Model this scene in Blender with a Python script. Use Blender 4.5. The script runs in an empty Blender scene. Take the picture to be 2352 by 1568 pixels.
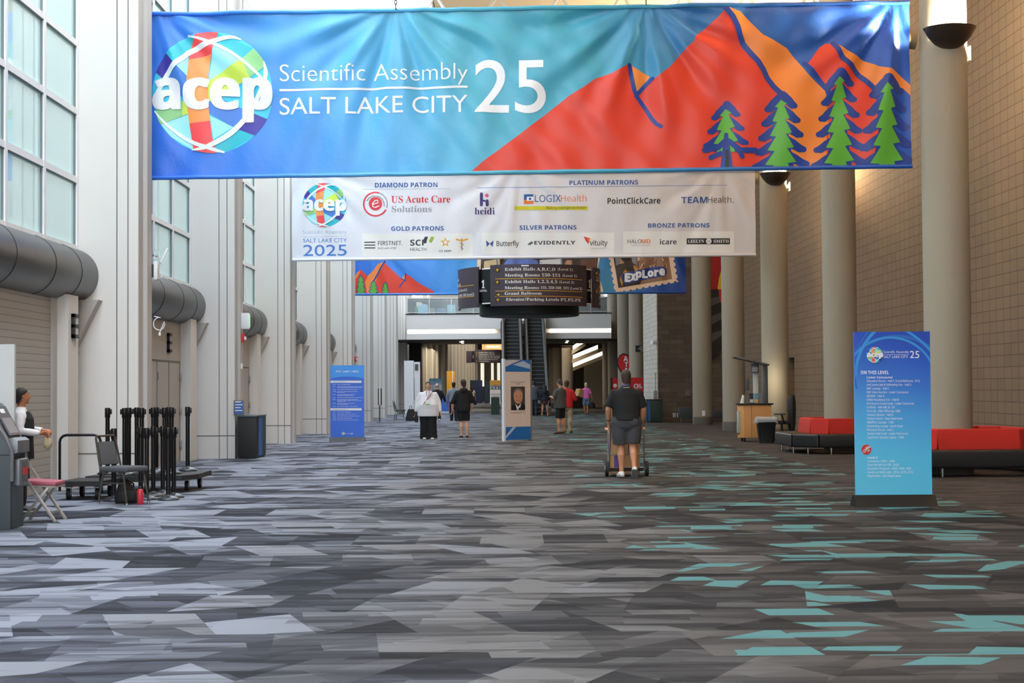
import bpy, bmesh, math, random, os
from mathutils import Vector, Matrix
from mathutils.geometry import tessellate_polygon
random.seed(11)
S = bpy.context.scene
COL = S.collection
PI = math.pi
# ------------------------------------------------------------------ camera model (used to measure places off the photograph)
FPX, CX, CY, EYE = 3600.0, 1176.0, 784.0, 1.45
CAMR = Matrix.Rotation(-math.atan(36.7 / FPX), 3, 'Z') @ Matrix.Rotation(PI / 2 + math.atan(106 / FPX), 3, 'X') @ Matrix.Rotation(-0.0067, 3, 'Z')
def ray(px, py): return CAMR @ Vector((px - CX, CY - py, -FPX))
def G(px, py, z=0.0):                    # the point of height z seen at a pixel
    d = ray(px, py); t = (z - EYE) / d.z
    return Vector((d.x * t, d.y * t, z))
def AT(px, py, Y):                       # the point at distance Y down the hall seen at a pixel
    d = ray(px, py); t = Y / d.y
    return Vector((d.x * t, Y, EYE + d.z * t))
def proj(P):                              # pixel at which a point is seen
    v = CAMR.transposed() @ (Vector(P) - Vector((0, 0, EYE)))
    return (CX + FPX * v.x / -v.z, CY - FPX * v.y / -v.z)
def AX(px, py, X):                       # the point on the plane x = X
    d = ray(px, py); t = X / d.x
    return Vector((X, d.y * t, EYE + d.z * t))
cam = bpy.data.cameras.new('camera')
cam.sensor_width = 36.0; cam.lens = FPX / 2352 * 36; cam.clip_end = 600
camo = bpy.data.objects.new('camera', cam); COL.objects.link(camo)
camo.matrix_world = Matrix.Translation((0, 0, EYE)) @ CAMR.to_4x4()
S.camera = camo

# ------------------------------------------------------------------ materials
def lin(c):
    r = []
    for v in c[:3]:
        v = v / 255.0
        r.append(v / 12.92 if v <= 0.04045 else ((v + 0.055) / 1.055) ** 2.4)
    return tuple(r) + (1.0,)
MATS = {}
class NT:
    def __init__(s, name):
        s.m = bpy.data.materials.new(name); s.m.use_nodes = True
        s.t = s.m.node_tree; s.b = s.t.nodes['Principled BSDF']
    def n(s, typ, **kw):
        nd = s.t.nodes.new(typ)
        for k, v in kw.items(): setattr(nd, k, v)
        return nd
    def put(s, sock, v):
        if v is None: return
        if isinstance(v, bpy.types.NodeSocket): s.t.links.new(v, sock)
        else: sock.default_value = v
    def M(s, op, a, b=None, c=None, clamp=False):
        nd = s.n('ShaderNodeMath', operation=op); nd.use_clamp = clamp
        s.put(nd.inputs[0], a); s.put(nd.inputs[1], b)
        if c is not None: s.put(nd.inputs[2], c)
        return nd.outputs[0]
    def mix(s, f, a, b, blend='MIX'):
        nd = s.n('ShaderNodeMix', data_type='RGBA', blend_type=blend)
        s.put(nd.inputs[0], f); s.put(nd.inputs[6], a); s.put(nd.inputs[7], b)
        return nd.outputs[2]
    def ramp(s, f, stops, interp='LINEAR'):
        nd = s.n('ShaderNodeValToRGB'); cr = nd.color_ramp; cr.interpolation = interp
        while len(cr.elements) < len(stops): cr.elements.new(0.5)
        for e, (p, c) in zip(cr.elements, stops): e.position = p; e.color = c
        s.put(nd.inputs[0], f); return nd.outputs[0]
    def noise(s, scale, detail=3.0, vec=None, rough=.5):
        nd = s.n('ShaderNodeTexNoise'); nd.inputs['Scale'].default_value = scale
        nd.inputs['Detail'].default_value = detail; nd.inputs['Roughness'].default_value = rough
        if vec is not None: s.t.links.new(vec, nd.inputs['Vector'])
        return nd.outputs['Fac']
    def coord(s, which='Object'): return s.n('ShaderNodeTexCoord').outputs[which]
    def bump(s, h, strength, dist):
        nd = s.n('ShaderNodeBump'); nd.inputs['Strength'].default_value = strength; nd.inputs['Distance'].default_value = dist
        s.put(nd.inputs['Height'], h); s.t.links.new(nd.outputs[0], s.b.inputs['Normal'])
def pm(name, rgb, rough=.6, metal=0.0, var=.07, scale=6.0, bump=0.0, spec=None, coat=0.0, alpha=None, trans=0.0):
    """plain painted/plastic/metal surface with a little procedural unevenness"""
    if name in MATS: return MATS[name]
    k = NT(name)
    c = lin(rgb); lo = tuple(max(0, x * (1 - var)) for x in c[:3]) + (1,); hi = tuple(min(1, x * (1 + var)) for x in c[:3]) + (1,)
    f = k.noise(scale, 3.0, k.coord('Object'))
    k.put(k.b.inputs['Base Color'], k.mix(f, lo, hi))
    k.b.inputs['Roughness'].default_value = rough; k.b.inputs['Metallic'].default_value = metal
    if spec is not None: k.b.inputs['Specular IOR Level'].default_value = spec
    if coat: k.b.inputs['Coat Weight'].default_value = coat
    if alpha is not None: k.b.inputs['Alpha'].default_value = alpha
    if trans: k.b.inputs['Transmission Weight'].default_value = trans
    if bump: k.bump(k.noise(scale * 12, 4.0, k.coord('Object')), bump, .01)
    MATS[name] = k.m
    return k.m
def em(name, rgb, strength):
    if name in MATS: return MATS[name]
    k = NT(name)
    f = k.noise(.4, 2.0, k.coord('Object'))
    c = lin(rgb); lo = tuple(x * .96 for x in c[:3]) + (1,)
    k.put(k.b.inputs['Emission Color'], k.mix(f, lo, c)); k.b.inputs['Emission Strength'].default_value = strength
    k.b.inputs['Base Color'].default_value = c
    MATS[name] = k.m
    return k.m

# ------------------------------------------------------------------ mesh builder
class MB:
    def __init__(s): s.v = []; s.f = []; s.mi = []
    def add(s, vs, fs, m=0):
        o = len(s.v); s.v += [Vector(p) for p in vs]
        for f in fs: s.f.append([i + o for i in f]); s.mi.append(m)
        return s
    def box2(s, x0, x1, y0, y1, z0, z1, m=0):
        return s.add([(x0,y0,z0),(x1,y0,z0),(x1,y1,z0),(x0,y1,z0),(x0,y0,z1),(x1,y0,z1),(x1,y1,z1),(x0,y1,z1)],
                     [(0,3,2,1),(4,5,6,7),(0,1,5,4),(1,2,6,5),(2,3,7,6),(3,0,4,7)], m)
    def box(s, c, d, rz=0.0, rx=0.0, ry=0.0, m=0):
        M = Matrix.Translation(c) @ Matrix.Rotation(rz,4,'Z') @ Matrix.Rotation(rx,4,'X') @ Matrix.Rotation(ry,4,'Y')
        q = []
        for z in (-.5,.5):
            for x, y in ((-.5,-.5),(.5,-.5),(.5,.5),(-.5,.5)): q.append(M @ Vector((x*d[0], y*d[1], z*d[2])))
        return s.add(q, [(0,3,2,1),(4,5,6,7),(0,1,5,4),(1,2,6,5),(2,3,7,6),(3,0,4,7)], m)
    def bar(s, a, b, w, h, m=0, up=(0,0,1)):              # rectangular bar from a to b
        a = Vector(a); b = Vector(b); d = (b - a).normalized(); u = Vector(up)
        if abs(d.dot(u)) > .98: u = Vector((0,1,0))
        sx = d.cross(u).normalized() * w / 2; sy = sx.cross(d).normalized() * h / 2
        q = [p + i*sx + j*sy for p in (a, b) for i, j in ((-1,-1),(1,-1),(1,1),(-1,1))]
        return s.add(q, [(0,1,2,3),(7,6,5,4),(0,4,5,1),(1,5,6,2),(2,6,7,3),(3,7,4,0)], m)
    def rings(s, rings, m=0, caps=True, closed=False):
        n = len(rings[0]); vs = [p for r in rings for p in r]; fs = []
        R = len(rings)
        for i in range(R if closed else R - 1):
            for j in range(n):
                a = i*n + j; b = i*n + (j+1) % n; c = ((i+1) % R)*n + (j+1) % n; d = ((i+1) % R)*n + j
                fs.append((a, b, c, d))
        if caps and not closed:
            fs.append(tuple(range(n-1, -1, -1))); fs.append(tuple((R-1)*n + j for j in range(n)))
        return s.add(vs, fs, m)
    def tube(s, pts, r, n=8, m=0, caps=True, flat=None, closed=False):
        pts = [Vector(p) for p in pts]; rr = r if isinstance(r, (list, tuple)) else [r]*len(pts)
        rs = []; prev = None; L = len(pts)
        for i, p in enumerate(pts):
            if closed: d = pts[(i+1) % L] - pts[i-1]
            else: d = pts[min(i+1, L-1)] - pts[max(i-1, 0)]
            if d.length < 1e-9: d = Vector((0,0,1))
            d.normalize()
            if prev is None:
                u = Vector((0,0,1)) if abs(d.z) < .9 else Vector((0,1,0))
                a = d.cross(u).normalized()
            else:
                a = prev - d * prev.dot(d)
                if a.length < 1e-6: a = d.orthogonal()
                a.normalize()
            prev = a; b = d.cross(a).normalized()
            q = rr[i]; qx, qy = q if isinstance(q, tuple) else (q, q)
            rs.append([p + a*math.cos(2*PI*j/n)*qx + b*math.sin(2*PI*j/n)*qy for j in range(n)])
        return s.rings(rs, m, caps, closed)
    def cyl(s, a, b, r, r2=None, n=16, m=0): return s.tube([a, b], [r, r if r2 is None else r2], n, m)
    def lathe(s, prof, c=(0,0,0), n=24, m=0, a0=0.0, a1=None, axis='Z'):
        full = a1 is None; cnt = n if full else n + 1; rs = []
        for r, z in prof:
            row = []
            for j in range(cnt):
                t = a0 + (2*PI if full else (a1 - a0)) * j / n
                row.append(Vector(c) + Vector((r*math.cos(t), r*math.sin(t), z)))
            rs.append(row)
        vs = [p for r in rs for p in r]; fs = []
        for i in range(len(rs)-1):
            for j in range(cnt if full else cnt - 1):
                a = i*cnt + j; b = i*cnt + (j+1) % cnt
                fs.append((a, b, b + cnt, a + cnt))
        if full:
            if prof[0][0] > 1e-6: fs.append(tuple(range(cnt-1, -1, -1)))
            if prof[-1][0] > 1e-6: fs.append(tuple((len(rs)-1)*cnt + j for j in range(cnt)))
        return s.add(vs, fs, m)
    def ball(s, c, r, n=12, k=8, m=0, M=None):
        if not isinstance(r, (tuple, list)): r = (r, r, r)
        c = Vector(c); vs = []; fs = []
        for i in range(k+1):
            t = PI*i/k
            for j in range(n):
                p = 2*PI*j/n
                q = Vector((r[0]*math.sin(t)*math.cos(p), r[1]*math.sin(t)*math.sin(p), r[2]*math.cos(t)))
                vs.append(c + (M @ q if M is not None else q))
        for i in range(k):
            for j in range(n):
                a = i*n+j; b = i*n+(j+1) % n
                fs.append((a, a+n, b+n, b))
        return s.add(vs, fs, m)
    def prism(s, poly, z0, z1, m=0):                        # poly in x,y
        n = len(poly); vs = [(x,y,z0) for x,y in poly] + [(x,y,z1) for x,y in poly]
        fs = [tuple(range(n-1,-1,-1)), tuple(range(n,2*n))] + [(i,(i+1)%n,n+(i+1)%n,n+i) for i in range(n)]
        return s.add(vs, fs, m)
    def extrude(s, pts, d, m=0):                             # planar 3-d polygon pushed along d
        n = len(pts); d = Vector(d); vs = [Vector(p) for p in pts] + [Vector(p)+d for p in pts]
        fs = [tuple(range(n-1,-1,-1)), tuple(range(n,2*n))] + [(i,(i+1)%n,n+(i+1)%n,n+i) for i in range(n)]
        return s.add(vs, fs, m)
    def moved(s, off):
        off = Vector(off); s.v = [p + off for p in s.v]; return s
    def xf(s, M):
        s.v = [M @ p for p in s.v]; return s
def link(name, me, parent=None):
    o = bpy.data.objects.new(name, me); COL.objects.link(o)
    if parent is not None: o.parent = parent
    return o
def build(name, mb, mats, parent=None, bevel=0.0, smooth=35.0, weld=False, seg=2):
    me = bpy.data.meshes.new(name)
    if parent is not None and mb_world.get(parent.name): mb.moved(-Vector(parent.location))
    me.from_pydata(mb.v, [], mb.f)
    mats = mats if isinstance(mats, (list, tuple)) else [mats]
    for m in mats: me.materials.append(m)
    for p, i in zip(me.polygons, mb.mi): p.material_index = i
    bm = bmesh.new(); bm.from_mesh(me)
    if weld: bmesh.ops.remove_doubles(bm, verts=bm.verts, dist=1e-5)
    bmesh.ops.recalc_face_normals(bm, faces=bm.faces)
    if bevel: bmesh.ops.bevel(bm, geom=[e for e in bm.edges if len(e.link_faces) == 2 and e.calc_face_angle(0) > .6], offset=bevel, segments=seg, affect='EDGES', clamp_overlap=True, profile=.6)
    bm.to_mesh(me); bm.free()
    if smooth:
        me.polygons.foreach_set('use_smooth', [True]*len(me.polygons))
        me.set_sharp_from_angle(angle=math.radians(smooth))
    return link(name, me, parent)
mb_world = {}                                                # roots whose parts are built in world coordinates
def tag(o, label=None, cat=None, group=None, kind=None):
    if label: o['label'] = label
    if cat: o['category'] = cat
    if group: o['group'] = group
    if kind: o['kind'] = kind
    return o
def thing(name, label, cat, loc=(0,0,0), rz=0.0, group=None, world=False):
    o = bpy.data.objects.new(name, None); COL.objects.link(o); o.location = loc; o.rotation_euler = (0,0,rz)
    o.empty_display_size = .1
    tag(o, label, cat, group)
    if world: mb_world[o.name] = True
    return o
def struct(name, mb, mats, parent=None, **kw):
    o = build(name, mb, mats, parent, **kw)
    if parent is None: o['kind'] = 'structure'
    return o
def dup(root, loc, rz=None, label=None, group=None, scale=None):
    r = root.copy(); COL.objects.link(r); r.location = loc
    if rz is not None: r.rotation_euler = (0, 0, rz)
    if label: r['label'] = label
    if group: r['group'] = group
    if scale: r.scale = (scale,)*3
    for ch in list(root.children):
        c = ch.copy(); COL.objects.link(c); c.parent = r
        for g in list(ch.children):
            d = g.copy(); COL.objects.link(d); d.parent = c
    return r

# ------------------------------------------------------------------ lettering and flat artwork
FD = bpy.utils.system_resource('DATAFILES', path='fonts') or ''
def _font(f):
    try: return bpy.data.fonts.load(os.path.join(FD, f))
    except Exception: return None
MATHF = _font('NotoSansMath-Regular.woff2')
SANSF = _font('NotoSansHebrew-Regular.woff2') or MATHF
def _shift(t, up, lo, dg):
    o = ''
    for c in t:
        if 'A' <= c <= 'Z': o += chr(up + ord(c) - 65)
        elif 'a' <= c <= 'z': o += chr(lo + ord(c) - 97)
        elif '0' <= c <= '9': o += chr(dg + ord(c) - 48)
        else: o += c
    return o
_TC = {}
def glyphs(t, font='g', off=0.0, res=3):
    """outline lettering as a flat mesh: g humanist, r regular sans, b bold sans, s serif"""
    key = (t, font, off, res)
    if key in _TC: return _TC[key]
    cu = bpy.data.curves.new('lettering', 'FONT')
    cu.body = t
    if MATHF is not None:
        if font == 's': cu.body = _shift(t, 0x1D400, 0x1D41A, 0x1D7CE); cu.font = MATHF
        elif font == 'b': cu.body = _shift(t, 0x1D5D4, 0x1D5EE, 0x1D7EC); cu.font = MATHF
        elif font == 'r': cu.font = SANSF
    cu.size = 1.0; cu.resolution_u = res; cu.offset = off; cu.fill_mode = 'FRONT'
    ob = bpy.data.objects.new('lettering', cu)
    me = ob.to_mesh()
    vs = [(v.co.x, v.co.y) for v in me.vertices]; fs = [tuple(p.vertices) for p in me.polygons]
    ob.to_mesh_clear(); bpy.data.objects.remove(ob); bpy.data.curves.remove(cu)
    _TC[key] = (vs, fs)
    return _TC[key]
def capheight(font, ch='H'):
    vs, _ = glyphs(ch, font, 0.0, 2)
    ys = [v[1] for v in vs]
    return max(ys) - min(ys) if ys else .7
class Sheet:
    """flat artwork: shapes in picture-of-the-sign units (u right, v down), laid on a surface by fmap(u, v, lift)"""
    def __init__(s, fmap, clip=None, cell=None):
        s.fmap = fmap; s.p = []; s.clip = clip; s.cell = cell; s.mats = []
    def mid(s, m):
        if m not in s.mats: s.mats.append(m)
        return s.mats.index(m)
    def tri(s, vs, fs, m, layer): s.p.append(([tuple(v) for v in vs], [tuple(f) for f in fs], s.mid(m), layer)); return s
    def fill(s, loop, m, layer=1, holes=()):
        loops = [[Vector((a[0], a[1], 0)) for a in l] for l in ((loop,) + tuple(holes))]
        flat = [v for l in loops for v in l]
        fs = tessellate_polygon(loops)
        return s.tri([(v.x, v.y) for v in flat], fs, m, layer)
    def rect(s, u0, v0, u1, v1, m, layer=1): return s.tri([(u0,v0),(u1,v0),(u1,v1),(u0,v1)], [(0,1,2,3)], m, layer)
    def disc(s, u, v, r, m, layer=1, n=32, ry=None, a0=0, a1=2*PI):
        ry = r if ry is None else ry
        pts = [(u + r*math.cos(a0+(a1-a0)*i/n), v + ry*math.sin(a0+(a1-a0)*i/n)) for i in range(n + (0 if a1-a0 > 6.28 else 1))]
        return s.fill(pts, m, layer)
    def ring(s, u, v, r, w, m, layer=1, n=40, a0=0, a1=2*PI):
        pts = [(u + r*math.cos(a0+(a1-a0)*i/n), v + r*math.sin(a0+(a1-a0)*i/n)) for i in range(n+1)]
        return s.stroke(pts, w, m, layer, caps=False)
    def stroke(s, pts, w, m, layer=1, caps=True):
        pts = [Vector((p[0], p[1])) for p in pts]; ws = w if isinstance(w, (list, tuple)) else [w]*len(pts)
        L = []; R = []
        for i, p in enumerate(pts):
            d = pts[min(i+1, len(pts)-1)] - pts[max(i-1, 0)]
            if d.length < 1e-9: d = Vector((1,0))
            d.normalize(); nrm = Vector((-d.y, d.x)) * ws[i] / 2
            L.append(p + nrm); R.append(p - nrm)
        n = len(pts); vs = L + R
        s.tri(vs, [(i, i+1, n+i+1, n+i) for i in range(n-1)], m, layer)
        if caps:
            s.disc(pts[0].x, pts[0].y, ws[0]/2, m, layer, 12); s.disc(pts[-1].x, pts[-1].y, ws[-1]/2, m, layer, 12)
        return s
    def text(s, t, u0, u1, base, cap, m, layer=2, font='g', off=0.0, base1=None, res=3, ref='H', skew=0.0):
        vs, fs = glyphs(t, font, off, res)
        if not vs: return s
        xs = [v[0] for v in vs]; x0, x1 = min(xs), max(xs)
        sy = cap / capheight(font, ref)
        sx = sy if u1 is None else (u1 - u0) / max(1e-6, x1 - x0)
        b1 = base if base1 is None else base1; wd = (x1 - x0) * sx
        out = []
        for x, y in vs:
            u = u0 + (x - x0) * sx
            out.append((u + skew * y * sy, base + (b1 - base) * ((u - u0) / max(wd, 1e-6)) - y * sy))
        return s.tri(out, fs, m, layer)
    def textc(s, t, uc, base, cap, m, layer=2, font='g', off=0.0, wd=None, res=3, ref='H'):
        vs, fs = glyphs(t, font, off, res)
        xs = [v[0] for v in vs]; sy = cap / capheight(font, ref)
        w = (max(xs) - min(xs)) * sy if wd is None else wd
        return s.text(t, uc - w/2, uc + w/2, base, cap, m, layer, font, off, None, res, ref)
    def boxtext(s, t, u0, u1, v0, v1, m, layer=2, font='b', off=0.0, res=4):
        vs, fs = glyphs(t, font, off, res)
        xs = [v[0] for v in vs]; ys = [v[1] for v in vs]
        a, b, c, d = min(xs), max(xs), min(ys), max(ys)
        return s.tri([(u0+(x-a)/(b-a)*(u1-u0), v1-(y-c)/(d-c)*(v1-v0)) for x, y in vs], fs, m, layer)
    def build(s, name, parent, step=.003, kind=None):
        bm = bmesh.new(); lay = bm.faces.layers.int.new('lay')
        for vs, fs, mi, layer in s.p:
            bv = [bm.verts.new((v[0], v[1], 0)) for v in vs]
            for f in fs:
                if len(set(f)) < 3: continue
                try: fc = bm.faces.new([bv[i] for i in f])
                except ValueError: continue
                fc.material_index = mi; fc[lay] = layer
        if s.clip:
            for co, no in s.clip:
                bmesh.ops.bisect_plane(bm, geom=bm.verts[:]+bm.edges[:]+bm.faces[:], plane_co=(co[0],co[1],0), plane_no=(no[0],no[1],0), clear_outer=True, dist=1e-5)
        if s.cell and bm.verts:
            (cu, u0), (cv, v0) = s.cell
            ua = min(v.co.x for v in bm.verts); ub = max(v.co.x for v in bm.verts); va = min(v.co.y for v in bm.verts); vb = max(v.co.y for v in bm.verts)
            for c0, cc, lo, hi, ax in ((u0, cu, ua, ub, 0), (v0, cv, va, vb, 1)):
                k = math.ceil((lo - c0) / cc)
                while c0 + k*cc < hi:
                    q = c0 + k*cc
                    es = [e for e in bm.edges if (e.verts[0].co[ax] - q) * (e.verts[1].co[ax] - q) < 0]
                    fset = {f for e in es for f in e.link_faces}
                    if fset:
                        gv = {v for f in fset for v in f.verts}; ge = {e for f in fset for e in f.edges}
                        bmesh.ops.bisect_plane(bm, geom=list(gv)+list(ge)+list(fset), plane_co=(q,0,0) if ax == 0 else (0,q,0), plane_no=(1,0,0) if ax == 0 else (0,1,0), dist=1e-6)
                    k += 1
        off = Vector(parent.location) if parent is not None and mb_world.get(parent.name) else Vector((0,0,0))
        done = {}
        for f in bm.faces:
            for v in f.verts: done.setdefault(v.index if False else v, f[lay])
        for v, L in done.items(): v.co = Vector(s.fmap(v.co.x, v.co.y, L*step)) - off
        loose = [v for v in bm.verts if not v.link_faces]
        if loose: bmesh.ops.delete(bm, geom=loose, context='VERTS')
        me = bpy.data.meshes.new(name); bm.to_mesh(me); bm.free()
        for m in s.mats: me.materials.append(m)
        o = link(name, me, parent)
        if s.cell: me.polygons.foreach_set('use_smooth', [True]*len(me.polygons))
        return o
def facing(Y):                                               # a sign that faces the camera end of the hall at distance Y, measured in photo pixels
    def f(u, v, lift):
        p = AT(u, v, Y); p.y -= lift; return p
    return f
# ================================================================== SETTING
XW = -6.47                                                     # window plane of the left wall
# ---- carpet
def carpet():
    k = NT('patterned_carpet')
    co = k.coord('Object'); sep = k.n('ShaderNodeSeparateXYZ'); k.t.links.new(co, sep.inputs[0])
    x, y = sep.outputs[0], sep.outputs[1]
    def wh(a, b, c):
        cb = k.n('ShaderNodeCombineXYZ'); k.put(cb.inputs[0], a); k.put(cb.inputs[1], b); k.put(cb.inputs[2], c)
        w = k.n('ShaderNodeTexWhiteNoise', noise_dimensions='3D'); k.t.links.new(cb.outputs[0], w.inputs[0])
        s = k.n('ShaderNodeSeparateColor'); k.t.links.new(w.outputs['Color'], s.inputs[0])
        return w.outputs['Value'], s.outputs[0], s.outputs[1]
    def layer(rowh, L, slant, seed, wedge=1.3):
        yy = k.M('ADD', k.M('DIVIDE', y, rowh), seed * .37)
        row = k.M('FLOOR', yy); fy = k.M('FRACT', yy)
        r, r2, r3 = wh(row, seed, .5)
        xx = k.M('ADD', k.M('DIVIDE', x, L), k.M('MULTIPLY', r, 17.0))
        sl = k.M('MULTIPLY', k.M('SUBTRACT', r2, .5), slant)
        xx = k.M('MULTIPLY_ADD', k.M('SUBTRACT', fy, .5), sl, xx)
        ce = k.M('FLOOR', xx); fx = k.M('FRACT', xx)
        v, a, b = wh(ce, row, seed + 1.5)
        v2, a2, b2 = wh(ce, row, seed + 2.5)
        hh = k.M('MULTIPLY_ADD', a, .6, .2)
        sp = k.M('MULTIPLY_ADD', k.M('SUBTRACT', fx, .5), k.M('MULTIPLY', k.M('SUBTRACT', b, .5), wedge), hh)
        g = k.M('GREATER_THAN', fy, sp)
        val = k.M('ADD', k.M('MULTIPLY', v, k.M('SUBTRACT', 1.0, g)), k.M('MULTIPLY', v2, g))
        val = k.M('ADD', val, k.M('MULTIPLY', k.M('SUBTRACT', fy, .5), k.M('MULTIPLY', k.M('SUBTRACT', b2, .45), .42)))
        return val, a2
    A, qa = layer(.88, .60, 1.5, 1.0)
    B, qb = layer(.30, .42, 1.3, 5.0, .8)
    Cc, qc = layer(.15, .8, .8, 9.0, .5)
    v = k.M('ADD', k.M('ADD', k.M('MULTIPLY', A, .58), k.M('MULTIPLY', B, .30)), k.M('MULTIPLY', Cc, .12))
    def band(c, w): return k.M('LESS_THAN', k.M('ABSOLUTE', k.M('SUBTRACT', y, c)), w)
    bands = k.M('MAXIMUM', k.M('MAXIMUM', band(24.5, .5), band(45.0, .8)), band(65.0, .8))
    v = k.M('ADD', k.M('MULTIPLY', v, k.M('SUBTRACT', 1.0, k.M('MULTIPLY', bands, .75))), k.M('MULTIPLY', bands, .47))
    left = k.ramp(v, [(.2, lin((36,39,47))), (.38, lin((62,66,77))), (.52, lin((90,95,107))), (.72, lin((144,151,164)))])  # left zone's own tones, with cool daylight painted into them
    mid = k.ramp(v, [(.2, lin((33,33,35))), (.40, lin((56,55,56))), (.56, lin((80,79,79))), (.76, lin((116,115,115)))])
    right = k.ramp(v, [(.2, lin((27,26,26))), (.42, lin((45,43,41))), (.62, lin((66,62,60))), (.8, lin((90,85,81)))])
    def sm(a, b):
        n = k.n('ShaderNodeMapRange', interpolation_type='SMOOTHSTEP'); k.put(n.inputs[0], x)
        n.inputs[1].default_value = a; n.inputs[2].default_value = b; return n.outputs[0]
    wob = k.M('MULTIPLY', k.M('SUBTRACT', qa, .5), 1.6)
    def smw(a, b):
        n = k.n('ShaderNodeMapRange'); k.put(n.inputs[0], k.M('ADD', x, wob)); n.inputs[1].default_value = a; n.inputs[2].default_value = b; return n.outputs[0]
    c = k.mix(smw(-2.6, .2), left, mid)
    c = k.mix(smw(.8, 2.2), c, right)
    teal = k.M('MULTIPLY', k.M('GREATER_THAN', B, .90), k.M('GREATER_THAN', k.M('ADD', x, wob), 1.9))
    teal2 = k.M('MULTIPLY', k.M('MULTIPLY', k.M('GREATER_THAN', A, .88), k.M('GREATER_THAN', qb, .5)), k.M('GREATER_THAN', k.M('ADD', x, wob), 1.6))
    tc = k.ramp(v, [(.3, lin((52,88,90))), (.7, lin((92,138,138)))])
    tm = k.M('MULTIPLY', k.M('MAXIMUM', teal, teal2), k.M('SUBTRACT', 1.0, bands))
    c = k.mix(tm, c, tc)
    # plain streaked border carpet along the block wall
    D, qd = layer(.13, .55, .4, 13.0, .3)
    streak = k.ramp(D, [(.1, lin((46,41,39))), (.9, lin((82,74,69)))])
    c = k.mix(k.M('GREATER_THAN', x, 5.7), c, streak)
    pile = k.noise(900.0, 2.0, co)
    k.put(k.b.inputs['Base Color'], k.mix(k.M('MULTIPLY', pile, .25), c, lin((40,40,42))))
    k.b.inputs['Roughness'].default_value = .95; k.b.inputs['Specular IOR Level'].default_value = .15
    return k.m
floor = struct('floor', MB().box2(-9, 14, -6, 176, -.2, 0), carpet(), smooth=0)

# ---- painted left wall
def paint(name, rgb, streak=.05):
    k = NT(name); co = k.coord('Object')
    mp = k.n('ShaderNodeMapping'); mp.inputs['Scale'].default_value = (1.2, 1.2, .15); k.t.links.new(co, mp.inputs[0])
    a = k.noise(1.2, 3.0, mp.outputs[0]); c = lin(rgb)
    lo = tuple(v*(1-streak) for v in c[:3])+(1,); hi = tuple(min(1, v*(1+streak)) for v in c[:3])+(1,)
    k.put(k.b.inputs['Base Color'], k.mix(a, lo, hi)); k.b.inputs['Roughness'].default_value = .75
    k.bump(k.noise(60.0, 3.0, co), .08, .01)
    return k.m
FIN = paint('fin_paint', (226,224,219)); JOINT = pm('joint_shadow_gap', (120,118,114), .9)
FINDARK = paint('fin_paint_darker', (188,186,182)); DOORP = paint('door_paint', (178,174,167))
FRAME = pm('white_aluminium', (240,242,244), .4, .0); SEALM = pm('dark_glazing_gasket', (120,132,134), .6)
def glassmat():
    k = NT('frosted_aqua_glass'); co = k.coord('Object')
    c = k.mix(k.noise(.5, 2.0, co), lin((178,214,216)), lin((190,222,224)))
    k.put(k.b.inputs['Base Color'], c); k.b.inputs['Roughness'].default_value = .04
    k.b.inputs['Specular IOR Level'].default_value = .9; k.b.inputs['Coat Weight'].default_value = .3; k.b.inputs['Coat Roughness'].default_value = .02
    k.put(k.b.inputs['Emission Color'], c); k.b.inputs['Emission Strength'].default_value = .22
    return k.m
GLASS = glassmat()
CEIL = 11.6
FY = [24.15 + 8.9*i for i in range(9)]                           # camera-side face of each projecting fin
struct('wall_left', MB().box2(-7.0, XW-.02, 14.6, 99, 0, CEIL), FINDARK, smooth=0)
for i, y in enumerate(FY):
    mb = MB()
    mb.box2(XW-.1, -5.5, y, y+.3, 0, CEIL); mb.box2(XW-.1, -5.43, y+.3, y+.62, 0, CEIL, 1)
    for xg in (-5.83, -5.66): mb.box2(xg-.008, xg+.008, y-.004, y+.01, 0, CEIL, 2)
    mb.box2(XW-.1, -5.5, y-.004, y+.01, .47, .49, 2)
    mb.box2(-5.505, -5.496, y-.002, y+.3, 0, CEIL, 1)  # end face shading put in as a darker fin paint
    struct('wall_left', mb, [FIN, FINDARK, JOINT], smooth=0)
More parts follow.
